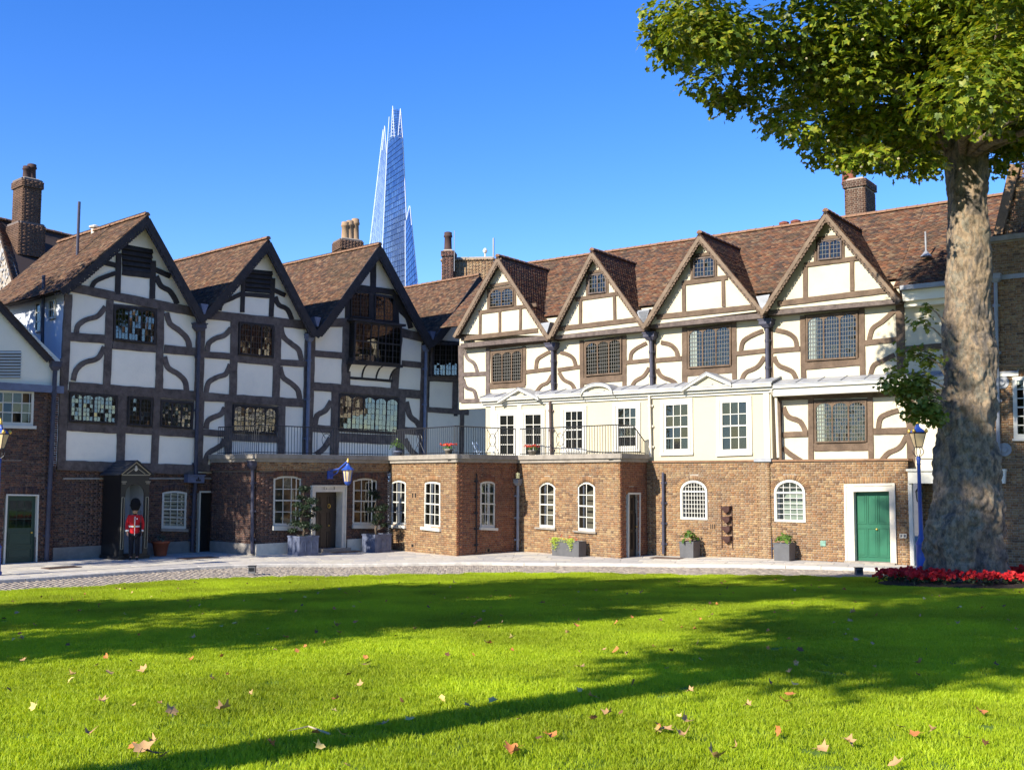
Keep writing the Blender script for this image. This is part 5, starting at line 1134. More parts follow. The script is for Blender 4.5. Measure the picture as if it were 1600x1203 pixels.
# raked brick gable behind
og = -1.4; ga, gb = R.hit(1566, 362, og), R.hit(1590, 262, og); k_ = (gb[1]-ga[1])/(gb[0]-ga[0]); ut = gb[0]+.2
brick_wall(BH, R, ga[0], ga[0]+5, zt-.6, lambda u: min(gb[1]+1.0, ga[1]+k_*(u-ga[0])), [], og, 'brick_sun', 'mortar', wname='gable_wall')
mb = MB(); mb.ext(R, [(ga[0]-.25, ga[1]-.1), (ga[0]+.02, ga[1]-.1), (gb[0]+.1, gb[1]+.05), (gb[0]-.2, gb[1]+.12)], og-.4, og+.12); mb.build('raked_coping', M['brick_buff'], BH)
tiles(BH, R.w(ga[0]+.5, zt+.05, -.3), R.w(ga[0]+6, zt+.05, -.3), R.w(ga[0]+6, zt+3.2, -3.8), R.w(ga[0]+1.5, zt+3.2, -3.8), 'tile_r')
# porch
uP0, uP1 = uF1, ub0; f0, f1 = R.hit(1430, 736, .1)[1], R.hit(1430, 755, .1)[1]
PO = thing('porch', 'recessed white porch with brick side wall and lantern behind blue lamp post', 'porch', R.w(uP0, 0))
mb = MB(); mb.rect(R, uP0+.02, uP1-.01, f1, f0, -1.4, .12); mb.rect(R, uP0-.02, uP1-.01, f0, f0+.07, -.6, .18); mb.build('fascia', M['white'], PO)
c = R.k(9, (190, 800), .04)[0]; mb = MB(); mb.rect(R, c-.06, c+.06, -.3, f1, -.1, .05); mb.build('post', M['white'], PO)
brick_wall(PO, R, uP0-.1, uP1+.1, -.3, f1+.02, [], -1.35, 'brick_sun', 'mortar')
mb = MB(); mb.rect(R, uP0+.75, uP0+1.7, 0, 2.2, -1.36, -1.3); mb.build('door', M['cream'], PO)
mb = MB(); mb.rect(R, uP0, uP1, f0-.01, f0+.5, oLw-.2, oLw-.01); mb.build('wall_above', M['plaster'], PO)
lp = R.k(9, (230, 705), -.9); c = R.w(lp[0], lp[1], -.9); PL = thing('porch_lantern', 'small black lantern hanging inside the white porch', 'lantern', (c[0], c[1], c[2]-.2))
mb = MB(); mb.lathe((c[0], c[1], c[2]-.2), [(.06, 0), (.08, .02), (.08, .04)], 6); mb.lathe((c[0], c[1], c[2]+.14), [(.13, 0), (.06, .1), (.02, .16), (.02, .3)], 6)
for i in range(6): t = i*math.pi/3; mb.tube([(c[0]+.08*math.cos(t), c[1]+.08*math.sin(t), c[2]-.18), (c[0]+.12*math.cos(t), c[1]+.12*math.sin(t), c[2]+.15)], .01, 4)
mb.build('frame', M['iron'], PL); mb = MB(); mb.lathe((c[0], c[1], c[2]-.17), [(.07, 0), (.11, .31)], 6); mb.build('pane', M['glass'], PL)

# ------------------------------------------------------------------ distant glass tower
D_ = 790
TW = thing('glass_skyscraper', 'tall tapering glass skyscraper with splintered spire in the distance', 'skyscraper', (pd(612, 740, D_)[0], D_, -.5))
def glassface(name):
    m = bpy.data.materials.new(name); m.use_nodes = True; t = m.node_tree; b = t.nodes['Principled BSDF']; g = t.nodes.new('ShaderNodeNewGeometry'); r = t.nodes.new('ShaderNodeValToRGB')
    r.color_ramp.elements[0].color = (.26, .38, .60, 1); r.color_ramp.elements[1].color = (.44, .57, .74, 1); t.links.new(g.outputs['Random Per Island'], r.inputs[0]); t.links.new(r.outputs[0], b.inputs['Base Color'])
    b.inputs['Metallic'].default_value = .6; b.inputs['Roughness'].default_value = .25; return m
GFm, finm = glassface('sky_glass'), mat('pale_fins', (.62, .66, .72), .5)
backg = mat('tower_core', (.17, .26, .46), .5)
def facet(name, bl, br, tr, tl, rows, cols, dl, dr, fins=True):
    """bl.. are pixels; dl, dr distances of the left and right edges"""
    B = [pd(*bl, dl), pd(*br, dr)]; T = [pd(*tl, dl), pd(*tr, dr)]; V = []; F = []; mb = MB()
    back = Vector((0, 6, 0))
    nb = 16
    gv = [B[0].lerp(B[1], j/nb).lerp(T[0].lerp(T[1], j/nb), i/nb)+back*s for s in (.15, 1) for i in range(nb+1) for j in range(nb+1)]; n2 = (nb+1)**2
    mb.add(gv, [(s*n2+i*(nb+1)+j, s*n2+i*(nb+1)+j+1, s*n2+(i+1)*(nb+1)+j+1, s*n2+(i+1)*(nb+1)+j) for s in (0, 1) for i in range(nb) for j in range(nb)]); f = mb.build(name, backg, TW)
    for i in range(rows):
        for j in range(cols):
            tl_ = random.uniform(-.12, .12)
            c = [B[0].lerp(B[1], a).lerp(T[0].lerp(T[1], a), b) for a, b in ((( j+.06)/cols, (i+.08)/rows), ((j+.94)/cols, (i+.08)/rows), ((j+.94)/cols, (i+.92)/rows), ((j+.06)/cols, (i+.92)/rows))]
            k = len(V); V += [c[0], c[1], c[2]+Vector((0, tl_, 0)), c[3]+Vector((0, tl_, 0))]; F.append((k, k+1, k+2, k+3))
    quick('panes', V, F, GFm, f, kind='stuff')
    if fins:
        mb = MB()
        for a in (0, 1): mb.tube([B[a], T[a]], .28, 4)
        mb.build('edge_fin', finm, f)
    return f
facet('west_facet', (533, 765), (580, 765), (605, 226), (598.5, 203), 62, 7, 806, 786)
facet('central_facet', (580, 765), (655, 765), (628.5, 205), (605, 226), 64, 12, 785, 797)
facet('upper_splinter', (605, 228), (628.5, 207), (626, 173), (613.5, 168), 12, 5, 785.5, 796, False)
facet('side_splinter', (634, 765), (684, 765), (640.5, 322), (633, 345), 46, 5, 783, 792)
mb = MB()
for (a, b) in (((613.5, 166), (611, 215)), ((613.5, 166), (616, 215)), ((625.5, 170), (622, 212)), ((625.5, 170), (629, 215)), ((601, 197), (597, 235)), ((601, 197), (604, 240)), ((608, 183), (605, 228)), ((639.5, 322), (634, 348)), ((640.5, 322), (643, 352))):
    mb.tube([pd(*a, 784), pd(*b, 785)], .28, 4)
for i in range(9):
    y = 172+i*5; mb.tube([pd(613-.18*i*5*.3, y, 784.5), pd(613+.25*i*5*.4+.8, y+.6, 784.5)], .2, 4); mb.tube([pd(625.5-.08*i*5, y+3, 790), pd(626+.08*i*5, y+3.4, 790)], .2, 4)
mb.build('spire_lattice', finm, TW)['kind'] = 'stuff'

# ------------------------------------------------------------------ foliage helpers
LOBED = [((0, -.12), (.19, .22), (0, .58), (-.19, .22)), ((0, -.12), (.30, -.02), (.47, .30), (.12, .26)), ((0, -.12), (-.12, .26), (-.47, .30), (-.30, -.02)), ((0, -.14), (.14, -.22), (.36, -.14), (.24, .04)), ((0, -.14), (-.24, .04), (-.36, -.14), (-.14, -.22))]
SIMPLE = [((0, -.1), (.18, .2), (0, .55), (-.18, .2))]
def foliage(name, pts, nrm, size, m, parent, shape=LOBED, curl=.15, kind=None):
    """numpy batch of leaves: pts (n,3), nrm (n,3)"""
    n = len(pts); pts = np.asarray(pts, float); N_ = np.asarray(nrm, float); N_ /= np.linalg.norm(N_, axis=1, keepdims=True)+1e-9
    r = RNG.normal(size=(n, 3)); T = np.cross(N_, r); T /= np.linalg.norm(T, axis=1, keepdims=True)+1e-9; B = np.cross(N_, T)
    sz = (np.asarray(size) if np.ndim(size) else np.full(n, size))*RNG.uniform(.7, 1.25, n)
    S_ = np.array([[p[0], p[1], -curl*(p[0]**2+.6*p[1]**2)*2] for q in shape for p in q])
    V = pts[:, None, :]+sz[:, None, None]*(S_[None, :, 0, None]*T[:, None, :]+S_[None, :, 1, None]*B[:, None, :]+S_[None, :, 2, None]*N_[:, None, :])
    k = len(S_); F = (np.arange(n)[:, None, None]*k+np.arange(k).reshape(-1, 4)[None]).reshape(-1, 4)
    return quick(name, V.reshape(-1, 3), F, m, parent, kind=kind)
def in_clump(c, r, n, hollow=.45):
    d = RNG.normal(size=(n, 3)); d /= np.linalg.norm(d, axis=1, keepdims=True); rad = (hollow+(1-hollow)*RNG.random(n)**.6)[:, None]*(1+.18*RNG.normal(size=(n, 1)))
    p = np.array(c)+d*rad*np.array(r); nn = d*.6+np.array([0, 0, .75])+RNG.normal(size=(n, 3))*.4
    return p, nn
planeleaf = leafmat('plane_tree_leaves', [(.06, .105, .010), (.105, .165, .012), (.18, .24, .016), (.13, .19, .014), (.28, .31, .022), (.33, .29, .03)], .45, .35, (1.5, 1.4, .4), .6, .3)
def barkmat():
    m = bpy.data.materials.new('plane_bark'); m.use_nodes = True; t = m.node_tree; b = t.nodes['Principled BSDF']; N = t.nodes.new; K = t.links.new
    tc = N('ShaderNodeTexCoord'); n1 = N('ShaderNodeTexNoise'); n1.inputs['Scale'].default_value = 2.6; n1.inputs['Detail'].default_value = 8; n1.inputs['Roughness'].default_value = .65; n1.inputs['Distortion'].default_value = .8
    mp = N('ShaderNodeMapping'); mp.inputs['Scale'].default_value = (1, 1, .55); K(tc.outputs['Object'], mp.inputs[0]); K(mp.outputs[0], n1.inputs['Vector'])
    r = N('ShaderNodeValToRGB'); e = r.color_ramp.elements; e[0].position = .32; e[0].color = (.085, .07, .06, 1); e[1].position = .70; e[1].color = (.44, .30, .175, 1)
    for p, c in ((.42, (.16, .13, .10)), (.52, (.31, .22, .135)), (.6, (.20, .18, .135))): x = e.new(p); x.color = (*c, 1)
    K(n1.outputs[0], r.inputs[0])
    n3 = N('ShaderNodeTexNoise'); n3.inputs['Scale'].default_value = 8; n3.inputs['Detail'].default_value = 9; n3.inputs['Roughness'].default_value = .75; K(mp.outputs[0], n3.inputs['Vector'])
    r3 = N('ShaderNodeMapRange'); r3.inputs[1].default_value = .38; r3.inputs[2].default_value = .56; r3.inputs[3].default_value = .38; r3.inputs[4].default_value = 1.12; K(n3.outputs[0], r3.inputs[0])
    mx = N('ShaderNodeMix'); mx.data_type = 'RGBA'; mx.blend_type = 'MULTIPLY'; mx.inputs[0].default_value = 1; K(r.outputs[0], mx.inputs[6]); K(r3.outputs[0], mx.inputs[7]); K(mx.outputs[2], b.inputs['Base Color']); b.inputs['Roughness'].default_value = .9
    v = N('ShaderNodeTexVoronoi'); v.inputs['Scale'].default_value = 7; v.feature = 'DISTANCE_TO_EDGE'; n2 = N('ShaderNodeTexNoise'); n2.inputs['Scale'].default_value = 14; n2.inputs['Detail'].default_value = 6
    K(mp.outputs[0], n2.inputs['Vector'])
    ad = N('ShaderNodeVectorMath'); ad.operation = 'ADD'; K(mp.outputs[0], ad.inputs[0]); K(n2.outputs['Color'], ad.inputs[1]); K(ad.outputs[0], v.inputs['Vector'])
    mm = N('ShaderNodeMath'); mm.operation = 'ADD'; K(v.outputs['Distance'], mm.inputs[0]); K(n2.outputs[0], mm.inputs[1])
    bp = N('ShaderNodeBump'); bp.inputs['Strength'].default_value = .8; bp.inputs['Distance'].default_value = .03; K(mm.outputs[0], bp.inputs['Height']); K(bp.outputs[0], b.inputs['Normal'])
    return m
M['bark'] = barkmat()
from mathutils import noise as mn
# ------------------------------------------------------------------ great plane tree on the right
TD = 26.9
prof = [(912, 1438, 1588), (900, 1446, 1580), (885, 1451, 1576), (870, 1453, 1573), (850, 1450, 1569), (830, 1450, 1567), (790, 1457, 1564), (740, 1457, 1563), (700, 1463, 1558), (660, 1469, 1555), (630, 1473, 1557), (600, 1475, 1558), (540, 1474, 1555), (460, 1478, 1545), (400, 1478, 1547), (350, 1480, 1543), (310, 1479, 1542), (250, 1474, 1542), (190, 1470, 1538), (130, 1462, 1526), (60, 1448, 1505), (0, 1434, 1480), (-100, 1420, 1455), (-220, 1412, 1432)]
gb = gp(1512, 898); PT = thing('plane_tree', 'massive plane tree with thick gnarled trunk and lobed leaves behind red flowers', 'tree', (pd(1512, 898, TD)[0], TD, G(12, TD)))
mb = MB(); rs = []; C_ = []; nseg = 120
ys = []
for (a, b) in zip(prof, prof[1:]):
    k = max(2, int(abs(a[0]-b[0])/2.2))
    for i in range(k): t = i/k; ys.append(tuple(a[c]+(b[c]-a[c])*t for c in range(3)))
for y, xl, xr in ys:
    l, r = pd(xl, y, TD), pd(xr, y, TD); c = (l+r)/2; R_ = (r-l).length/2*.95; ring = []; C_.append((c, R_))
    amp = .18 if c.z < 5 else .10
    for j in range(nseg):
        t = 2*math.pi*j/nseg; q = Vector((math.cos(t), math.sin(t), 0))
        p = c+q*R_; lowr = 1 if c.z < 4 else max(.45, 1-(c.z-4)*.12)
        s = R_*(1+amp*mn.noise(Vector((q.x*1.4+7, q.y*1.4, c.z*.5)))+(.05*math.sin(t*7+c.z*.8) if c.z < 1.5 else 0))
        wv = mn.noise(p*1.7)*.5
        s += lowr*(.13*mn.noise(Vector((p.x*1.9, p.y*1.9, p.z*1.3)))+.075*mn.noise(Vector((p.x*4.2, p.y*4.2, p.z*2.6+wv)))-.055*(1-min(1, abs(mn.noise(Vector((p.x*6+wv, p.y*6, p.z*3.0))))*3.2))+.035*mn.noise(Vector((p.x*10, p.y*10, p.z*7)))+.018*mn.noise(p*22))
        ring.append(c+q*s)
    rs.append(ring)
mb.rings(rs); mb.build('trunk', M['bark'], PT, True)
top = C_[-1][0]
lowpx = [(1000, 62), (1080, 128), (1100, 172), (1190, 192), (1240, 225), (1290, 262), (1330, 280), (1375, 276), (1450, 284), (1475, 292), (1560, 284), (1600, 256), (1900, 250)]
clumps = []
def try_clump(x, y, d, r): clumps.append((pd(x, y, d), r))
for i in range(900):
    if len(clumps) > 90: break
    x = random.uniform(1000, 1800); d = random.uniform(19.5, 24.5) if x < 1250 else random.uniform(19.5, 28.5); r = random.uniform(.7, 1.35); rp = r*FPX/d
    ylo = interp(lowpx, x); y = ylo-rp*.95-abs(random.gauss(0, 150))
    if x-rp < 1000 or y < -330: continue
    lo2 = min(interp(lowpx, x-rp*.7), interp(lowpx, x+rp*.7)); y = min(y, lo2-rp*.75)
    c = pd(x, y, d)
    if ((c.x-13)/10.5)**2+((c.y-24.5)/6)**2+((c.z-15.5)/7.5)**2 > 1.25: continue
    t_ = -(.72*(c.x-11.9)+.694*(c.y-26.9)); dq = abs(-.694*(c.x-11.9)+.72*(c.y-26.9))
    if t_ > 0 and dq < 1.2+r and c.z-r*.8 < 9.4+.577*t_: continue
    clumps.append((c, r))
for x, y, d, r in ((1035, 30, 25, .62), (1028, 62, 25.5, .42), (1060, 88, 26, .6), (1105, 130, 26, .62), (1135, 158, 25.5, .5), (1165, 150, 26, .7), (1215, 185, 26, .6), (1250, 205, 25, .55), (1285, 238, 25.5, .5), (1325, 255, 25, .45), (1370, 250, 25, .5), (1410, 255, 26, .5), (1450, 262, 26, .45), (1375, 220, 28, .8), (1320, 200, 28, .8), (1420, 235, 29.5, .7), (1460, 225, 30, .8), (1340, 230, 29, .7), (1390, 190, 30, .9), (1500, 200, 30.5, .9), (1570, 215, 30, .8), (1260, 150, 26, .8), (1190, 100, 25.5, .9), (1120, 60, 25.5, .9), (1080, 20, 25.5, .8), (1560, 250, 27, .6), (1590, 225, 26.5, .6), (1440, 200, 28, .9), (1560, 150, 25.5, .9), (1250, 60, 24.5, 1.1), (1350, 120, 24.5, 1.0), (1330, 40, 24, 1.1)):
    clumps.append((pd(x, y, d), r))
P_, N2 = [], []
for c, r in clumps:
    n = int(340*r*r)+60; p, q = in_clump(c, (r*1.15, r*1.15, r*.75), n, .3); P_.append(p); N2.append(q)
cr = foliage('crown', np.vstack(P_), np.vstack(N2), .215, planeleaf, PT)
mb = MB()
forks = [C_[i] for i in range(len(C_)) if C_[i][0].z > 11.0]
for c, r in clumps:
    if r < .8: continue
    s = min(forks, key=lambda f: (f[0]-c).length+max(0, f[0].z-c.z+1)*1.5); m1 = s[0].lerp(c, .5)+Vector((random.uniform(-.4, .4), random.uniform(-.4, .4), random.uniform(0, .5)))
    mb.tube([s[0], s[0].lerp(m1, .5)+Vector((0, 0, .12)), m1, c], [.15, .11, .08, .025], 6)
mb.build('branches', M['bark'], PT, True)
# hanging seed balls
mb = MB()
for i in range(46):
    c, r = random.choice(clumps[-26:]); p = c+Vector((random.uniform(-r, r), random.uniform(-r, 0), random.uniform(-r*.9, -r*.2))); mb.lathe((p.x, p.y, p.z), [(.004, -.035), (.028, -.02), (.034, 0), (.028, .02), (.004, .035)], 6)
mb.build('seed_balls', mat('seed_ball', (.40, .34, .20), .9), PT)['kind'] = 'stuff'
# sprouting shoots low on the trunk
P_, N2 = [], []; mb = MB()
for x, y, d, r, n in ((1440, 505, 26.4, .3, 22), (1455, 560, 26.2, .32, 40), (1425, 550, 26.4, .35, 40), (1400, 580, 26.3, .34, 42), (1385, 602, 26.2, .25, 40), (1412, 612, 26.2, .32, 90), (1440, 600, 26.0, .34, 95), (1432, 640, 26, .34, 130), (1455, 640, 25.9, .3, 110), (1462, 655, 25.8, .22, 50), (1420, 600, 26.1, .3, 60), (1450, 480, 26.5, .25, 10)):
    c = pd(x, y, d); p, q = in_clump(c, (r*1.2, r*1.1, r*1.05), int(n*1.9), .1); P_.append(p); N2.append(q); mb.tube([pd(1476, y+25, 26.1), pd((x+1476)/2, y+8, 26.1), c], [.03, .02, .008], 5)
foliage('shoots', np.vstack(P_), np.vstack(N2), .17, leafmat('fresh_plane_leaves', [(.09, .14, .016), (.15, .20, .024), (.24, .26, .04), (.12, .17, .02), (.30, .27, .07)], .45, .35, (1.4, 1.4, .45), 1, .2), PT); mb.build('shoot_twigs', M['bark'], PT)

# ------------------------------------------------------------------ trees standing beside and behind the viewpoint, whose shade lies on the lawn
def PQ(p, q): return (.72*p-.694*q, .694*p+.72*q)
def shade_tree(p, q, z0, z1, r, n, label, tr=.33, lean=0):
    x, y = PQ(p, q); z = G(x, y); t = thing('plane_tree', label, 'tree', (x, y, z)); mb = MB()
    mb.tube([(x, y, z-.1), (x, y, z+z0*.5), (x+.1, y, z+z0+1), (x, y+.1, z+(z0+z1)/2)], [tr*1.25, tr, tr*.9, tr*.4], 14); mb.build('trunk', M['bark'], t, True)
    P_, N2 = [], []; br = MB(); H = (z1-z0)/2; rr = random.Random(int(q*10)); k = 0
    while k < 75:
        a, b, c = rr.uniform(-1, 1), rr.uniform(-1, 1), rr.uniform(-1, 1)
        if a*a+b*b+c*c > 1: continue
        k += 1; cc = Vector((x+a*r*.85, y+b*r*.85, z+z0+H+c*H*.9)); ra = rr.uniform(.9, 1.5); pp, nn = in_clump(cc, (ra, ra, ra*.8), n//75, .2); P_.append(pp); N2.append(nn)
        br.tube([(x, y, z+z0+(cc.z-z-z0)*.4), cc], [.07, .02], 5)
    foliage('crown', np.vstack(P_), np.vstack(N2), .52, planeleaf, t, SIMPLE); br.build('branches', M['bark'], t)
shade_tree(-5.2, 6.3, 7.2, 22.5, 4.9, 24000, 'tall leafy tree whose trunk shadow crosses the near lawn')
shade_tree(-6, 18.2, 3.0, 17.0, 3.2, 18000, 'lower leafy tree whose shade falls before the entrance block')
shade_tree(-6, 13.3, 3.2, 27.6, 3.2, 34000, 'tallest leafy tree whose shade reaches the great plane tree')
shade_tree(4, 36.6, 4, 16, 4.8, 12000, 'unseen leafy tree added beside the cream cottage to shade the side wall')  # out-of-view tree, put in so the side wall falls into shade

# ------------------------------------------------------------------ flower bed
fb = MB(); FC = (12.2, 26.5); FR_ = (3.1, 1.75)
fb.rings([[(FC[0]+FR_[0]*k*math.cos(t*math.pi/20), FC[1]+FR_[1]*k*math.sin(t*math.pi/20), G(FC[0], FC[1]+FR_[1]*k*math.sin(t*math.pi/20))+z) for t in range(40)] for k, z in ((1, -.05), (.99, .05), (.9, .10), (.3, .12))])
tag(fb.build('flower_bed', M['soil']), 'round soil bed at the foot of the great plane tree', 'flower bed')
P_ = []; N2 = []; F1 = []; FN = []; S1 = []
for i in range(340):
    t = random.uniform(0, 6.283); k = math.sqrt(random.uniform(.28, .97)); x, y = FC[0]+FR_[0]*k*math.cos(t), FC[1]+FR_[1]*k*math.sin(t); z = G(x, y)+.1
    h = random.uniform(.14, .26)
    p, q = in_clump((x, y, z+h*.5), (.13, .13, h*.5), 16, .3); P_.append(p); N2.append(q)
    for j in range(random.randint(3, 6)):
        c = np.array((x+random.uniform(-.14, .14), y+random.uniform(-.14, .14), z+h+random.uniform(-.05, .07)))
        m_ = 7; d = RNG.normal(size=(m_, 3)); d /= np.linalg.norm(d, axis=1, keepdims=True); F1.append(c+d*.025); FN.append(d+np.array([0, -.3, .5]))
fo = thing('begonias', 'mass of deep red bedding flowers ringing the great plane tree', 'flowers', (FC[0], FC[1], G(*FC)))
fo['kind'] = 'stuff'
foliage('leaves', np.vstack(P_), np.vstack(N2), .11, leafmat('dark_bedding_leaves', [(.02, .03, .012), (.04, .05, .018), (.03, .06, .015)], .5, .2), fo, SIMPLE, kind='stuff')
foliage('blossoms', np.vstack(F1), np.vstack(FN), .11, leafmat('red_petals', [(.55, .008, .012), (.70, .018, .02), (.42, .006, .012), (.75, .05, .045)], .6, .25, (1.2, .6, .6), 2, .2), fo, [((-.35, -.1), (.0, -.3), (.35, -.1), (0, .45))], kind='stuff')

# ------------------------------------------------------------------ lamp posts
def lamp_post(name, label, p, hgt=4.25, gold='gold', bar=1):
    o = thing(name, label, 'lamp post', p, 'blue gas lamps round the courtyard'); k = hgt/4.25
    mb = MB(); mb.lathe((0, 0, 0), [(.19, -.1), (.19, .10), (.16, .12), (.15, .75), (.17, .78), (.12, .86), (.075, 1.0), (.085, 1.05), (.065, 1.08), (.058, 1.6), (.05, 3.1*k), (.065, 3.13*k), (.05, 3.17*k), (.07, 3.3*k), (.04, 3.36*k)], 16); mb.build('post', M['blue'], o, True, True)
    mb = MB(); mb.tube([(-.05 if bar < 0 else .05, 0, 3.28*k), (bar*.62, 0, 3.28*k)], .014, 6); mb.lathe((bar*.62, 0, 3.255*k), [(.005, 0), (.03, .025), (.005, .05)], 6); mb.build('ladder_bar', M['iron'], o, False, True)
    z0, z1 = 3.62*k, 4.05*k; a, b = .115, .235
    mb = MB()
    for i in range(4):
        t = i*math.pi/2; mb.tube([(.05*math.cos(t), .05*math.sin(t), 3.34*k), (.15*math.cos(t), .15*math.sin(t), 3.44*k), (.16*math.cos(t), .16*math.sin(t), 3.52*k), (.1*math.cos(t), .1*math.sin(t), z0)], .012, 5)
    for z, r in ((z0, a), (z1, b)):
        c = [(r*sx, r*sy, z) for sx, sy in ((-.75, -.75), (.75, -.75), (.75, .75), (-.75, .75))]
        for i in range(4): mb.tube([c[i], c[(i+1) % 4]], .016 if z == z0 else .022, 5)
    for sx, sy in ((-.75, -.75), (.75, -.75), (.75, .75), (-.75, .75)): mb.tube([(a*sx, a*sy, z0), (b*sx, b*sy, z1)], .013, 5)
    mb.build('lantern_frame', M['iron'], o, False, True)
    for (s0, s1) in (((-.75, -.75), (.75, -.75)), ((.75, -.75), (.75, .75)), ((.75, .75), (-.75, .75)), ((-.75, .75), (-.75, -.75))):
        g = MB(); g.add([(a*s0[0], a*s0[1], z0+.01), (a*s1[0], a*s1[1], z0+.01), (b*s1[0], b*s1[1], z1-.01), (b*s0[0], b*s0[1], z1-.01)], [(0, 1, 2, 3)]); g.build('pane', M['lampglass'], o, False, True)
    mb = MB(); mb.lathe((0, 0, z1), [(b*1.1, 0), (b*1.05, .03), (b*.7, .10), (b*.35, .16), (.06, .2), (.05, .26), (.07, .27)], 4, ph=math.pi/4); mb.build('hood', M['blue'], o, False, True)
    mb = MB(); mb.lathe((0, 0, z1+.26), [(.05, 0), (.06, .03), (.04, .06), (.055, .1), (.03, .15), (.004, .2)], 8); mb.build('finial', M[gold], o, True, True)
    for sx, sy in ((-1, -1), (1, -1), (1, 1), (-1, 1)):
        g = MB(); g.lathe((b*.78*sx, b*.78*sy, z1+.0), [(.03, 0), (.055, .03), (.05, .07), (.02, .11), (.004, .13)], 8); g.build('crown_point', M[gold], o, True, True)
    return o
lamp_post('lamp_post', 'blue lamp post with amber lantern standing beside the plane tree trunk', tuple(gp(1441, 892)))
lamp_post('lamp_post', 'blue lamp post with gold crowned lantern in front of the cottage', tuple(gp(-9, 899)), 4.15)
# ------------------------------------------------------------------ sentry box and guard
oF, oK = 1.25, .12
us0, us1 = L.k(10, (282, 600), oF)[0], L.k(10, (546, 600), oF)[0]; ze = L.k(10, (420, 258), oF)[1]; zp = L.k(10, (440, 120), oF)[1]; gz = G(*L.w(us0, 0, oF)[:2])
SB = thing('sentry_box', 'black wooden sentry box with pitched roof and pale arched interior', 'sentry box', L.w((us0+us1)/2, gz, .7))
bk = M['door_blk']; trimm = mat('buff_trim_paint', (.32, .28, .2), .6); ing = mat('grey_interior_paint', (.55, .57, .60), .8, .1, 3)
mb = MB(); mb.rect(L, us0, us0+.05, gz, ze, oK, oF); mb.build('side_panel', bk, SB); mb = MB(); mb.rect(L, us1-.05, us1, gz, ze, oK, oF); mb.build('side_panel', bk, SB)
mb = MB(); mb.rect(L, us0, us1, gz, ze, oK-.05, oK-.002); mb.build('back_panel', bk, SB)
ui0, ui1 = L.k(10, (322, 700), oF)[0], L.k(10, (499, 700), oF)[0]; zi0, zi1 = L.k(10, (410, 970), oF)[1], L.k(10, (410, 338), oF)[1]; zi0 = gz+.18
mb = MB(); w = (ui1-ui0)/2; c = (ui0+ui1)/2; n = 12
arc = [(c-w*math.cos(math.pi*i/n), zi1-w+w*math.sin(math.pi*i/n)) for i in range(n+1)]
mb.rect(L, us0, ui0, gz, zi1-w, oF, oF+.05); mb.rect(L, ui1, us1, gz, zi1-w, oF, oF+.05); mb.rect(L, ui0, ui1, gz, zi0, oF, oF+.06)
mb.ext(L, [(us0, zi1-w), ]+arc[:n//2+1]+[(c, ze), (us0, ze)], oF, oF+.05); mb.ext(L, arc[n//2:]+[(us1, zi1-w), (us1, ze), (c, ze)], oF, oF+.05)
mb.ext(L, [(us0-.02, ze), (us1+.02, ze), (c, zp-.06)], oF-.3, oF+.06)
mb.build('front_frame', bk, SB)
mb = MB(); mb.rect(L, us0+.055, us1-.055, gz+.02, ze-.1, oK+.004, oK+.02); mb.rect(L, us0+.055, us0+.07, gz+.02, ze-.1, oK+.02, oF-.01); mb.rect(L, us1-.07, us1-.055, gz+.02, ze-.1, oK+.02, oF-.01); mb.build('interior_lining', ing, SB)
mb = MB(); mb.rect(L, us0-.06, us1+.06, gz-.1, gz+.12, oK-.03, oF+.12); mb.build('base_step', bk, SB)
for s in (0, 1):
    e = us0-.12 if s == 0 else us1+.12
    for j in range(5):
        t0, t1 = j/5, (j+1)/5+.02; u0_, u1_ = e+(c-e)*t0, e+(c-e)*min(1, t1); z0_, z1_ = ze+(zp-ze)*t0, ze+(zp-ze)*min(1, t1)
        mb = MB(); mb.loft([L.w(u0_, z0_, oK-.1), L.w(u1_, z1_, oK-.1), L.w(u1_, z1_, oF+.16), L.w(u0_, z0_, oF+.16)], [L.w(u0_, z0_+.05, oK-.1), L.w(u1_, z1_+.025, oK-.1), L.w(u1_, z1_+.025, oF+.16), L.w(u0_, z0_+.05, oF+.16)]); mb.build('roof_board', mat('slate_roof_paint', (.035, .037, .045), .6) if j == 0 and s == 0 else bpy.data.materials['slate_roof_paint'], SB)
tr = MB(); o0, o1 = oF+.055, oF+.085
def tb(p, q, w=.022, o=(o0, o1)):
    d = Vector((q[0]-p[0], q[1]-p[1])).normalized(); nn = Vector((-d[1], d[0]))*w/2; tr.ext(L, [(p[0]+nn[0], p[1]+nn[1]), (q[0]+nn[0], q[1]+nn[1]), (q[0]-nn[0], q[1]-nn[1]), (p[0]-nn[0], p[1]-nn[1])], *o)
tb((us0, ze+.02), (us1, ze+.02), .03); tb((us0-.02, ze+.04), (c, zp-.05), .03, (oF+.06, oF+.105)); tb((c, zp-.05), (us1+.02, ze+.04), .03, (oF+.06, oF+.106)); tb((us0+.18, ze+.06), (c, zp-.22)); tb((c, zp-.22), (us1-.18, ze+.06))
for a, b in ((us0+.03, ui0-.05), (ui1+.05, us1-.03)):
    tb((a, gz+.35), (a, zi1-w-.1), .018); tb((b, gz+.35), (b, zi1-w-.1), .018); tb((a, zi1-w-.1), (b, zi1-w-.1), .018); tb((a, gz+.35), (b, gz+.35), .018); tb((a-.03, zi1+.08), (b+.06, zi1+.08), .03); tb((a, zi1+.02), (b+.03, zi1+.02), .025)
tr.build('moulding', trimm, SB)
mb = MB(); p = L.w(c, ze+.16, oF+.07); mb.lathe((p[0], p[1], p[2]-.02), [(.005, 0), (.05, .03), (.06, .08), (.035, .12), (.045, .16), (.005, .2)], 8); mb.build('badge', M['stone_w'], SB)

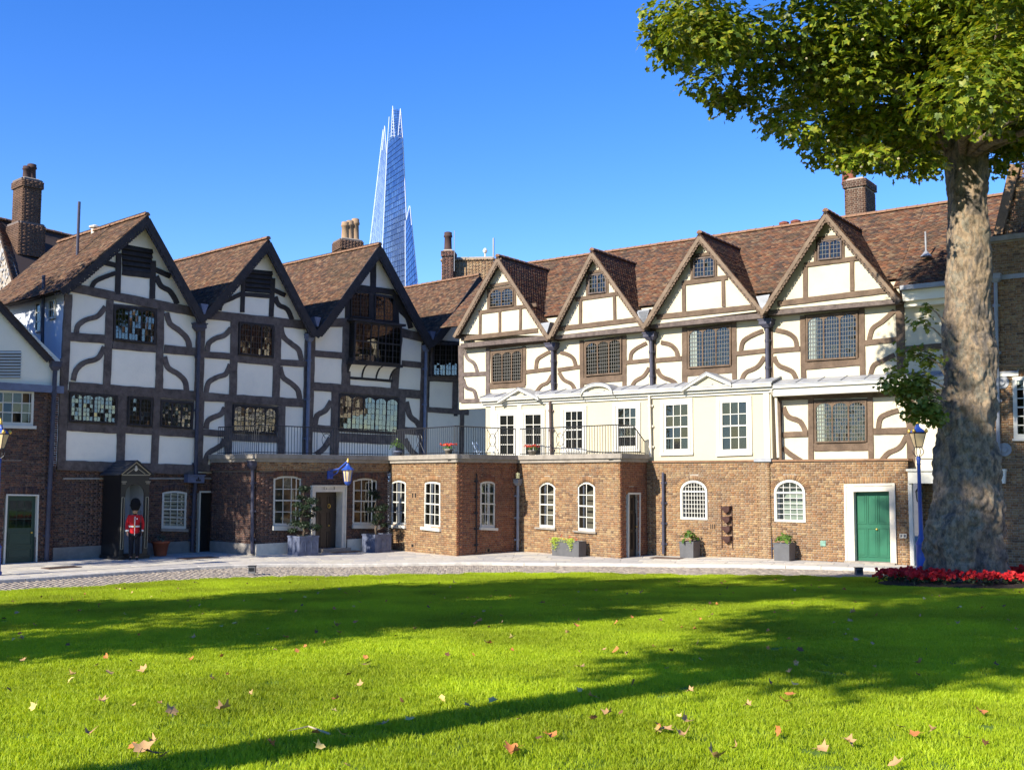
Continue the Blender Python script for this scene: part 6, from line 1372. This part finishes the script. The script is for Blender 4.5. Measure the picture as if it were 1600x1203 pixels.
def skin(name, V, E, Rd, m, parent, lv=2):
    me = bpy.data.meshes.new(name); me.from_pydata(V, E, []); o = link(bpy.data.objects.new(name, me)); o.parent = parent; me.materials.append(m)
    md = o.modifiers.new('skin', 'SKIN'); md.use_smooth_shade = True
    for i, r in enumerate(Rd): me.skin_vertices[0].data[i].radius = r if isinstance(r, tuple) else (r, r)
    me.skin_vertices[0].data[0].use_root = True
    s = o.modifiers.new('sub', 'SUBSURF'); s.levels = lv; s.render_levels = lv; return o
gpos = gp(209, 874.5); GD = thing('person', 'guard in red tunic and tall black bearskin standing before the sentry box', 'person', tuple(gpos), None, .25)
skm = mat('skin_tone', (.42, .24, .17), .6); redm = mat('scarlet_wool', (.48, .012, .016), .85, .12, 6); blkm = mat('black_wool', (.010, .010, .014), .9); whm = mat('white_buff_leather', (.75, .73, .68), .6); bootm = mat('black_boots', (.008, .008, .008), .3, spec=.6)
V = [(0, 0, .98), (0, 0, 1.18), (0, 0, 1.38), (0, .0, 1.50), (0, -.01, 1.60), (0, -.015, 1.70)]; E_ = [(0, 1), (1, 2), (2, 3), (3, 4), (4, 5)]; Rd = [.12, .12, .13, .055, .085, .08]
for s in (-1, 1):
    b = len(V); V += [(s*.17, 0, 1.42), (s*.235, .03, 1.18), (s*.225, -.05, .95), (s*.215, -.07, .87)]; E_ += [(2, b), (b, b+1), (b+1, b+2), (b+2, b+3)]; Rd += [.06, .045, .032, (.036, .022)]
    for f in range(4): k = len(V); V += [(s*(.215), -.095+f*.02, .82), (s*.205, -.10+f*.022, .775+abs(f-1)*.006)]; E_ += [(b+3, k), (k, k+1)]; Rd += [.010, .008]
    k = len(V); V += [(s*.19, -.10, .85), (s*.19, -.12, .815)]; E_ += [(b+3, k), (k, k+1)]; Rd += [.012, .009]
    b = len(V); V += [(s*.085, 0, .90), (s*.095, -.01, .50), (s*.10, .02, .10), (s*.11, -.10, .045)]; E_ += [(0, b), (b, b+1), (b+1, b+2), (b+2, b+3)]; Rd += [.085, .058, .04, .035]
skin('body', V, E_, Rd, skm, GD)
V = [(0, 0, .80), (0, 0, .98), (0, 0, 1.14), (0, -.01, 1.32), (0, 0, 1.46)]; E_ = [(0, 1), (1, 2), (2, 3), (3, 4)]; Rd = [(.20, .155), (.185, .145), (.175, .14), (.20, .15), (.10, .09)]
for s in (-1, 1): b = len(V); V += [(s*.185, 0, 1.43), (s*.25, .03, 1.17), (s*.235, -.05, .955)]; E_ += [(3, b), (b, b+1), (b+1, b+2)]; Rd += [.085, .068, .055]
skin('tunic', V, E_, Rd, redm, GD)
V = [(0, 0, .90)]; E_ = []; Rd = [(.15, .12)]
for s in (-1, 1): b = len(V); V += [(s*.09, 0, .82), (s*.098, -.01, .48), (s*.102, .02, .09)]; E_ += [(0, b), (b, b+1), (b+1, b+2)]; Rd += [.105, .082, .07]
skin('trousers', V, E_, Rd, blkm, GD)
for s in (-1, 1): skin('boot', [(s*.102, .03, .06), (s*.108, -.05, .05), (s*.115, -.16, .035)], [(0, 1), (1, 2)], [.06, .05, (.048, .035)], bootm, GD)
mb = MB(); prof2 = [(.105, 1.635), (.125, 1.66), (.15, 1.74), (.158, 1.84), (.15, 1.93), (.12, 2.0), (.07, 2.04), (.01, 2.05)]
for k in range(len(prof2)): pass
rs = []
for r, z in prof2: rs.append([(r*math.cos(t*math.pi/12)*(1+random.uniform(-.03, .03)), .01+r*1.12*math.sin(t*math.pi/12)*(1+random.uniform(-.03, .03)), z) for t in range(24)])
mb.rings(rs); hat = mb.build('bearskin', mat('bear_fur', (.006, .006, .007), .95, 0, bump=1, bscale=60), GD, True, True)
P_ = RNG.normal(size=(900, 3)); P_ /= np.linalg.norm(P_, axis=1, keepdims=True); P_[:, 2] = np.abs(P_[:, 2])*1.0-.25
pts_ = np.array([0, .01, 1.84])+P_*np.array([.158, .172, .21]); fur = foliage('fur', pts_, np.cross(P_, RNG.normal(size=(900, 3))), .05, hat.data.materials[0], None, [((-.06, 0), (.06, 0), (.02, .9), (-.02, .9))], kind='stuff'); fur.parent = hat
mb = MB(); mb.rings([[(.192*math.cos(t*math.pi/12), .155*math.sin(t*math.pi/12), z) for t in range(24)] for z in (1.085, 1.135)], cap=False); mb.build('belt', whm, GD, True, True)
mb = MB(); mb.box((0, -.158, 1.11), (.055, .012, .05)); mb.build('belt_buckle', M['gold'], GD, False, True)
mb = MB(); mb.box((.012, -.158, 1.29), (.02, .012, .30)); mb.box((.012, -.16, .95), (.016, .012, .26)); mb.build('front_piping', whm, GD, False, True)
for i in range(7): mb = MB(); mb.lathe((-.015, -.165, 1.17+i*.038), [(.004, -.01), (.011, 0), (.004, .01)], 6); mb.build('button', M['gold'], GD, False, True)
mb = MB(); mb.rings([[(.07*math.cos(t*math.pi/8), -.005+.07*math.sin(t*math.pi/8), z) for t in range(16)] for z in (1.485, 1.53)], cap=False); mb.build('collar', blkm, GD, True, True)
for s in (-1, 1): mb = MB(); mb.tube([(s*.232, -.052, .99), (s*.228, -.062, .94)], .062, 10); mb.build('cuff', whm, GD, True, True)
mb = MB(); mb.box((.08, -.145, 1.36), (.035, .012, .045)); mb.build('medal', whm, GD, False, True)
mb = MB(); mb.tube([(0, -.095, 1.645), (0, -.115, 1.615), (0, -.098, 1.60)], [.008, .014, .01], 6); mb.build('nose', skm, GD, True, True)
for s in (-1, 1): mb = MB(); mb.lathe((s*.03, -.088, 1.645), [(.002, -.008), (.01, 0), (.002, .008)], 6); mb.build('eye', blkm, GD, True, True)
mb = MB(); mb.tube([(-.02, -.092, 1.572), (0, -.097, 1.57), (.02, -.092, 1.572)], .005, 5); mb.build('mouth', mat('lips', (.30, .10, .08), .6), GD, True, True)
mb = MB(); mb.tube([(-.085, -.03, 1.66), (-.07, -.08, 1.58), (0, -.1, 1.545), (.07, -.08, 1.58), (.085, -.03, 1.66)], .007, 5); mb.build('chin_chain', M['gold'], GD, True, True)
RF = thing('rifle', 'dark rifle held upright against the shoulder of the red coated guard', 'rifle', tuple(gpos), None, .25)
mb = MB(); mb.tube([(.215, -.13, .80), (.20, -.12, 1.0)], [.03, .024], 8); mb.box((.2, -.12, 1.10), (.04, .06, .28)); mb.build('stock', blkm, RF, False, True)
mb = MB(); mb.tube([(.20, -.12, 1.2), (.19, -.08, 1.62)], .014, 8); mb.build('barrel', M['iron'], RF, False, True)

# ------------------------------------------------------------------ planters, pots, topiary
def lead_planter(label, p, rz, w=.82, h=.68):
    o = thing('lead_planter', label, 'planter', p, 'blue grey lead planters by the entrance', rz); mb = MB(); h2 = w/2
    mb.rings([[(sx*h2*k, sy*h2*k, z) for sx, sy in ((-1, -1), (1, -1), (1, 1), (-1, 1))] for k, z in ((.98, -.04), (.98, .03), (.96, .035), (.96, h-.06), (1, h-.055), (1, h), (.92, h), (.9, h-.08))]); mb.build('body', M['leadpl'], o, False, True)
    for a in range(4):
        for i in range(3):
            g = MB(); cx = (i-1)*w*.29; pts = []
            for t in range(9): pts.append((cx-.09*math.cos(math.pi*t/8), h*.55+.13*math.sin(math.pi*t/8)))
            pts = [(cx-.09, h*.2)]+pts+[(cx+.09, h*.2)]
            R3 = Matrix.Rotation(a*math.pi/2, 3, 'Z'); g.tube([R3 @ Vector((x, -h2*.965, z)) for x, z in pts], .014, 4); g.build('embossed_arch', M['leadpl'], o, False, True)
    mb = MB(); mb.box((0, 0, h-.09), (w*.9, w*.9, .04)); mb.build('soil', M['soil'], o, False, True); return o
pinem = leafmat('topiary_needles', [(.008, .016, .007), (.014, .028, .011), (.022, .040, .014)], .55, .1)
def topiary(label, p, pads, seed):
    rr = random.Random(seed); o = thing('topiary_tree', label, 'topiary', p, 'cloud pruned trees by the entrance'); tr_ = MB(); H = max(c[2] for c in pads)
    P0 = [(0, 0, -.1)]; 
    for i in range(1, 7): P0.append((.09*math.sin(i*1.7+seed), .06*math.cos(i*1.3), H*i/6))
    tr_.tube(P0, [.055, .05, .045, .04, .03, .025, .015], 8)
    for c in pads:
        k = min(6, max(0, c[2]/H*6-.7)); i = int(k); q = Vector(P0[i]).lerp(Vector(P0[min(6, i+1)]), k-i); tr_.tube([q, q.lerp(Vector(c[:3]), .5)-Vector((0, 0, .05)), Vector(c[:3])-Vector((0, 0, .06))], [.022, .018, .012], 6)
    tr_.build('trunk', mat('topiary_bark', (.10, .075, .055), .9, .3, 12), o, True, True)
    for c in pads:
        n = int(1700*c[3]); pp, nn = in_clump((0, 0, 0), (c[3], c[3], c[3]*.5), n, .3); pp = pp+np.array(c[:3]); f = foliage('foliage_pad', pp, nn, .1, pinem, None, SIMPLE, kind='stuff'); f.parent = o
    pp, nn = in_clump((0, 0, 0), (.38, .38, .1), 260, .2); f = foliage('ground_cover', pp, nn, .08, pinem, None, SIMPLE); f.parent = o
def by_wall(pl, x, y, off):
    q = pl.w(pl.hit(x, y, off)[0], 0, off); return Vector((q[0], q[1], G(q[0], q[1])))
p1 = by_wall(PA, 473.5, 860, .72); p2 = by_wall(PA, 588.5, 858, .72)
lead_planter('lead planter with embossed arches left of the entrance door', tuple(p1), .75); lead_planter('lead planter with embossed arches right of the entrance door', tuple(p2), .8)
topiary('dense cloud pruned tree in planter left of the entrance door', (p1[0], p1[1], p1[2]+.62), [(0, 0, 1.72, .26), (-.12, 0, 1.42, .2), (.28, 0, 1.30, .28), (-.2, -.1, 1.18, .2), (.1, -.2, 1.08, .26), (.42, .1, 1.02, .2), (-.15, 0, .85, .3), (.2, .1, .8, .24), (-.28, 0, .52, .26), (.08, -.2, .45, .3), (.42, 0, .36, .26), (-.38, .1, .25, .2)], 1)
topiary('sparse cloud pruned tree in planter right of the entrance door', (p2[0], p2[1], p2[2]+.62), [(-.12, 0, 1.62, .27), (0, 0, 1.45, .18), (.2, 0, 1.05, .3), (-.2, 0, .98, .22), (.1, -.15, .72, .26), (-.05, 0, .5, .22), (.3, 0, .4, .2)], 4)
flowerm = leafmat('orange_red_petals', [(.5, .03, .02), (.6, .10, .03), (.45, .02, .04)], .6, .2, (1.1, .8, .6)); greenm = leafmat('pot_plant_leaves', [(.04, .09, .015), (.08, .15, .02), (.12, .2, .03)], .45, .3); limem = leafmat('lime_trailing_leaves', [(.28, .38, .03), (.38, .48, .05), (.45, .5, .08)], .5, .35, (1.2, 1.2, .4))
def zinc_planter(label, x0, x1, yb, h, rz, dd=None):
    p = by_wall(R, (x0+x1)/2, yb-2, .45); d = p[1]; w = (x1-x0)*d/FPX/1.15; dd = dd or w; o = thing('square_planter', label, 'planter', tuple(p), None, rz); mb = MB()
    mb.rings([[(sx*w/2*k, sy*dd/2*k, z) for sx, sy in ((-1, -1), (1, -1), (1, 1), (-1, 1))] for k, z in ((.92, 0), (.98, h-.04), (1.03, h-.038), (1.03, h), (.93, h), (.9, h-.06))]); mb.build('body', M['zinc'], o, False, True)
    mb = MB(); mb.box((0, 0, h-.06), (w*.9, dd*.9, .04)); mb.build('soil', M['soil'], o, False, True); return o, p, w, h
def plant(name, label, p, n, spread, h, m, size=.22, shape=SIMPLE, extra=None, cat='plant', group=None):
    o = thing(name, label, cat, tuple(p), group); V = []; 
    a = RNG.uniform(0, 6.28, n); t = RNG.uniform(.15, 1, n); pts = np.stack([np.cos(a)*spread*t, np.sin(a)*spread*t, h*(1-.55*t**2)*RNG.uniform(.5, 1, n)], 1)
    nn = np.stack([np.cos(a)*.6, np.sin(a)*.6, np.full(n, .7)], 1)+RNG.normal(size=(n, 3))*.25; f = foliage('leaves', pts, nn, size, m, None, shape, .4); f.parent = o
    if extra:
        k, m2, s2 = extra; a = RNG.uniform(0, 6.28, k); t = np.sqrt(RNG.uniform(0, 1, k)); pts = np.stack([np.cos(a)*spread*t, np.sin(a)*spread*t, h*RNG.uniform(.8, 1.15, k)], 1); f = foliage('blossoms', pts, RNG.normal(size=(k, 3))+np.array([0, -.5, .5]), s2, m2, None, [((-.35, -.1), (.0, -.3), (.35, -.1), (0, .45))]); f.parent = o
    return o
o, p, w, h = zinc_planter('dark square planter below the small-paned arched window', 1064, 1092, 869, .56, -.63); plant('broad_leaf_plant', 'broad leaved green plant below the small-paned arched window', p+Vector((0, 0, h-.05)), 60, .34, .42, greenm, .3)
o, p, w, h = zinc_planter('dark square planter below the large arched window near green door', 1211, 1241, 875, .58, -.63); plant('broad_leaf_plant', 'broad leaved green plant below the large arched window near green door', p+Vector((0, 0, h-.05)), 55, .32, .38, greenm, .3)
# trough with trailing lime plant
p = by_wall(PD, 889, 864, .42); TRO = thing('trough_planter', 'long dark trough in front of the low brick wall', 'planter', tuple(p), None, -.72); mb = MB(); w, dd, h = 1.25, .45, .55
mb.rings([[(sx*w/2*k, sy*dd/2*k, z) for sx, sy in ((-1, -1), (1, -1), (1, 1), (-1, 1))] for k, z in ((.97, 0), (1, h), (.95, h), (.93, h-.06))]); mb.build('body', M['zinc'], TRO, False, True); mb = MB(); mb.box((0, 0, h-.06), (w*.92, dd*.88, .04)); mb.build('soil', M['soil'], TRO, False, True)
TRP = thing('trailing_plant', 'lime green trailing plant with red flowers spilling over the trough', 'plant', (p[0], p[1], p[2]+.5), None, -.72)
pts = []; 
for i in range(420):
    cx = random.choice((-.55, -.5, -.42, -.3, .22, .3)) + random.gauss(0, .05) if random.random() < .75 else random.uniform(-.6, .5); t = random.random(); pts.append((cx, -.2-.08*min(1, t*2)+random.gauss(0, .03), .14-.5*t*random.random() if cx < -.25 or .15 < cx < .35 else random.uniform(.0, .15)))
f = foliage('leaves', np.array(pts), RNG.normal(size=(len(pts), 3))*.5+np.array([0, -.8, .5]), .085, limem, None, SIMPLE); f.parent = TRP
pts = np.stack([RNG.uniform(-.45, .4, 50), RNG.uniform(-.15, .1, 50), RNG.uniform(.08, .24, 50)], 1); f = foliage('blossoms', pts, RNG.normal(size=(50, 3)), .08, flowerm, None, SIMPLE); f.parent = TRP
# terracotta pot by the sentry box
p = by_wall(L, 250.5, 866, .75); POT = thing('terracotta_pot', 'terracotta pot standing beside the sentry box', 'pot', tuple(p)); mb = MB(); mb.lathe((0, 0, 0), [(.19, 0), (.2, .02), (.28, .44), (.31, .44), (.32, .52), (.3, .53), (.27, .47)], 20); mb.build('body', M['terracotta'], POT, True, True); mb = MB(); mb.lathe((0, 0, .4), [(.25, 0), (.26, .06)], 12); mb.build('soil', M['soil'], POT, False, True)
plant('pot_plant', 'sparse grey green plant growing in the terracotta pot', (p[0], p[1], p[2]+.46), 70, .36, .3, leafmat('grey_green_leaves', [(.02, .035, .02), (.06, .08, .05), (.2, .22, .18)], .5, .2), .14)
def terrace(x, y, d, zz=ZT+.15): q = pd(x, y, d); return Vector((q.x, q.y, zz))
for x, y, pl, lab in ((712, 706, (PB, lb-.55), 'pot of red flowers on the coping at the sharp brick corner'), (838, 711, (PD, .75), 'pot of orange red flowers on the coping beside the french door'), (626, 706, (PB, .55), 'dark green shrub on the coping above the entrance block corner')):
    c = pl[0].w(pl[1], ZT+.15, -.02); t = thing('parapet_pot', lab.replace('pot of', 'clay pot below').replace('shrub', 'shrub pot'), 'pot', c)
    mb = MB(); mb.lathe((0, 0, 0), [(.10, 0), (.15, .14), (.17, .145), (.17, .19), (.13, .18)], 12); mb.build('body', M['stone'] if x != 626 else M['lead_b'], t, True, True)
    if x == 626: plant('parapet_shrub', lab, (c[0], c[1], c[2]+.14), 130, .34, .55, greenm, .12)
    else: plant('parapet_flowers', lab, (c[0], c[1], c[2]+.14), 90, .32, .22, greenm, .11, SIMPLE, (90, flowerm, .09), 'flowers')
def chair(p, rz, label):
    o = thing('folding_chair', label, 'chair', tuple(p), 'folding chairs on the roof terrace', rz); cm = mat('pale_blue_chair', (.28, .36, .5), .5)
    for s in (-.2, .2):
        mb = MB(); mb.tube([(s, -.22, 0), (s, .2, .85)], .014, 5); mb.build('leg', cm, o, False, True); mb = MB(); mb.tube([(s*.92, .22, 0), (s*.92, -.2, .46)], .014, 5); mb.build('leg', cm, o, False, True)
    for i in range(4): mb = MB(); mb.box((0, -.17+i*.1, .46), (.42, .07, .015)); mb.build('seat_slat', cm, o, False, True)
    for i in range(2): mb = MB(); mb.box((0, .15+.04*i, .68+.1*i), (.42, .015, .06)); mb.build('back_slat', cm, o, False, True)
def on_deck(x, y): 
    r = ray(x, y); d = 43.2; return Vector((r[0]/r[1]*d, d, ZT-.1))
chair(on_deck(748, 700), 1.2, 'pale folding chair on the terrace, beside the dark timber wall'); chair(on_deck(772, 700), -.9, 'pale folding chair on the terrace, nearer the french doors')
# iron pocket rack on the brick wall
c = R.k(8, (450, 800), .02); WR = thing('wall_rack', 'rusty iron rack of four pointed pockets hung on the sunlit brick wall', 'wall rack', R.w(c[0], c[1], 0)); rust = mat('rusty_iron', (.07, .035, .03), .75, .4, 8)
ua_, ub_ = R.k(8, (424, 800), .05)[0], R.k(8, (478, 800), .05)[0]; z0_, z1_ = R.k(8, (450, 905), .05)[1], R.k(8, (450, 698), .05)[1]
for u in (ua_, ub_): mb = MB(); mb.tube([R.w(u, z0_-.1, .04), R.w(u, z1_, .04)], .012, 5); mb.build('upright', rust, WR)
for i in range(4):
    zc = z1_-(z1_-z0_)*(i+.5)/4; mb = MB(); um = (ua_+ub_)/2
    mb.loft([R.w(ua_+.03, zc+.12, .03), R.w(ub_-.01, zc+.16, .03), R.w(ub_-.03, zc-.02, .03), R.w(um, zc-.13, .03)], [R.w(ua_+.03, zc+.1, .2), R.w(ub_-.01, zc+.14, .22), R.w(ub_-.05, zc-.02, .16), R.w(um, zc-.12, .1)]); mb.build('pocket', rust, WR)
for x, y, lab in ((394, 893, 'small dark ground light at the lawn edge before the entrance door'), (1342, 896, 'small dark ground light at the lawn edge before the green door')):
    p = gp(x, y); t = thing('ground_light', lab, 'light', tuple(p)); mb = MB(); mb.box((0, 0, .06), (.2, .16, .2)); mb.build('body', M['zinc'], t, False, True); mb = MB(); mb.box((0, -.083, .07), (.15, .01, .1)); mb.build('lens', M['glass'], t, False, True); mb = MB(); mb.box((0, 0, .17), (.23, .19, .02)); mb.build('cap', M['iron'], t, False, True)

# ------------------------------------------------------------------ fallen leaves
LM = [('curled tan plane leaf lying on the lawn', mat('tan_leaf', (.42, .25, .11), .8, .3, 14)), ('orange brown plane leaf lying on the lawn', mat('orange_leaf', (.46, .17, .05), .75, .3, 14)), ('dark brown crumpled plane leaf lying on the lawn', mat('brown_leaf', (.16, .075, .035), .8, .3, 14)), ('pale yellow plane leaf lying on the lawn', mat('yellow_leaf', (.55, .42, .14), .75, .25, 14))]
def leafmesh(seed, m):
    rr = random.Random(seed); n = 5; out = []; cu = rr.uniform(.3, 1.2); ax = rr.uniform(0, 3.14)
    for i in range(11):
        t = math.pi*2*i/11-math.pi/2; r = (1.0 if i % 2 == 0 else .66)*rr.uniform(.75, 1.1)*(.6 if i == 0 else 1); out.append((r*math.cos(t), r*math.sin(t)))
    V = [(0, 0, 0)]; 
    for k, f in ((.5, 1), (1, 1)): V += [(x*k, y*k, 0) for x, y in out]
    def zf(x, y): d = x*math.cos(ax)+y*math.sin(ax); e = -x*math.sin(ax)+y*math.cos(ax); return cu*d*d+.18*e*e*math.sin(3*d)+rr.uniform(-.05, .05)
    V = [(x, y, max(0, zf(x, y))) for x, y, z in V]; F = []
    for i in range(11): j = (i+1) % 11; F += [(0, 1+i, 1+j), (1+i, 12+i, 12+j, 1+j)]
    mb = MB(); mb.add(V, F); 
    # stalk
    mb.tube([(0, 0, .02), (0, -.75, .05), (.1, -1.2, .1)], .025, 4); o = mb.build('fallen_leaf', m, None, True); d = o.data; bpy.data.objects.remove(o); return d
LMESH = [[leafmesh(100*i+j, LM[i][1]) for j in range(5)] for i in range(4)]
def drop(x, y, s, ci=None, mj=None):
    ci = random.choices((0, 1, 2, 3), (5, 4, 2.5, 1))[0] if ci is None else ci; o = link(bpy.data.objects.new('fallen_leaf', random.choice(LMESH[ci]))); o.location = (x, y, G(x, y)+.06); s *= .9; o.scale = (s, s, s*random.uniform(.7, 1.2)); o.rotation_euler = (random.gauss(.1, .3 if s > .055 else .45), random.gauss(0, .3 if s > .055 else .45), random.uniform(0, 6.28))
    tag(o, LM[ci][0], 'leaf', 'fallen leaves: '+LM[ci][0])
n = 0
while n < 270:
    y = 6.4+(28-6.4)*random.random()**1.05; x = random.uniform(-.52, .52)*y
    if side(EDGE, x, y) > -.3 or (y > 24 and 8.5 < x): continue
    n += 1; drop(x, y, random.uniform(.028, .052) if random.random() < .82 else random.uniform(.052, .075))
for x, y, s, ci in ((222, 1183, .13, 0), (236, 1190, .12, 2), (350, 1118, .11, 0), (600, 1143, .09, 0), (925, 1098, .09, 0), (908, 1050, .095, 0), (1225, 1105, .09, 1), (1235, 1095, .085, 1), (1040, 1152, .1, 0), (800, 1183, .1, 1), (1286, 1183, .09, 0), (1115, 1195, .1, 0), (860, 1163, .09, 1), (268, 1122, .1, 0), (137, 1158, .08, 0), (1430, 1160, .08, 1), (575, 1044, .1, 2), (1030, 1152, .07, 1), (535, 1160, .09, 3), (500, 1180, .07, 3), (640, 1135, .07, 3)):
    p = gp(x, y); drop(p[0], p[1], s*.72, ci)
mb = MB(); a = gp(450, 1148); b = gp(482, 1143); c = gp(515, 1153); mb.tube([a+Vector((0, 0, .03)), b+Vector((0, 0, .04)), c+Vector((0, 0, .03))], [.003, .006, .008], 6); tag(mb.build('twig', mat('pale_twig', (.45, .36, .22), .8)), 'thin pale curved twig lying on the sunlit lawn', 'twig')
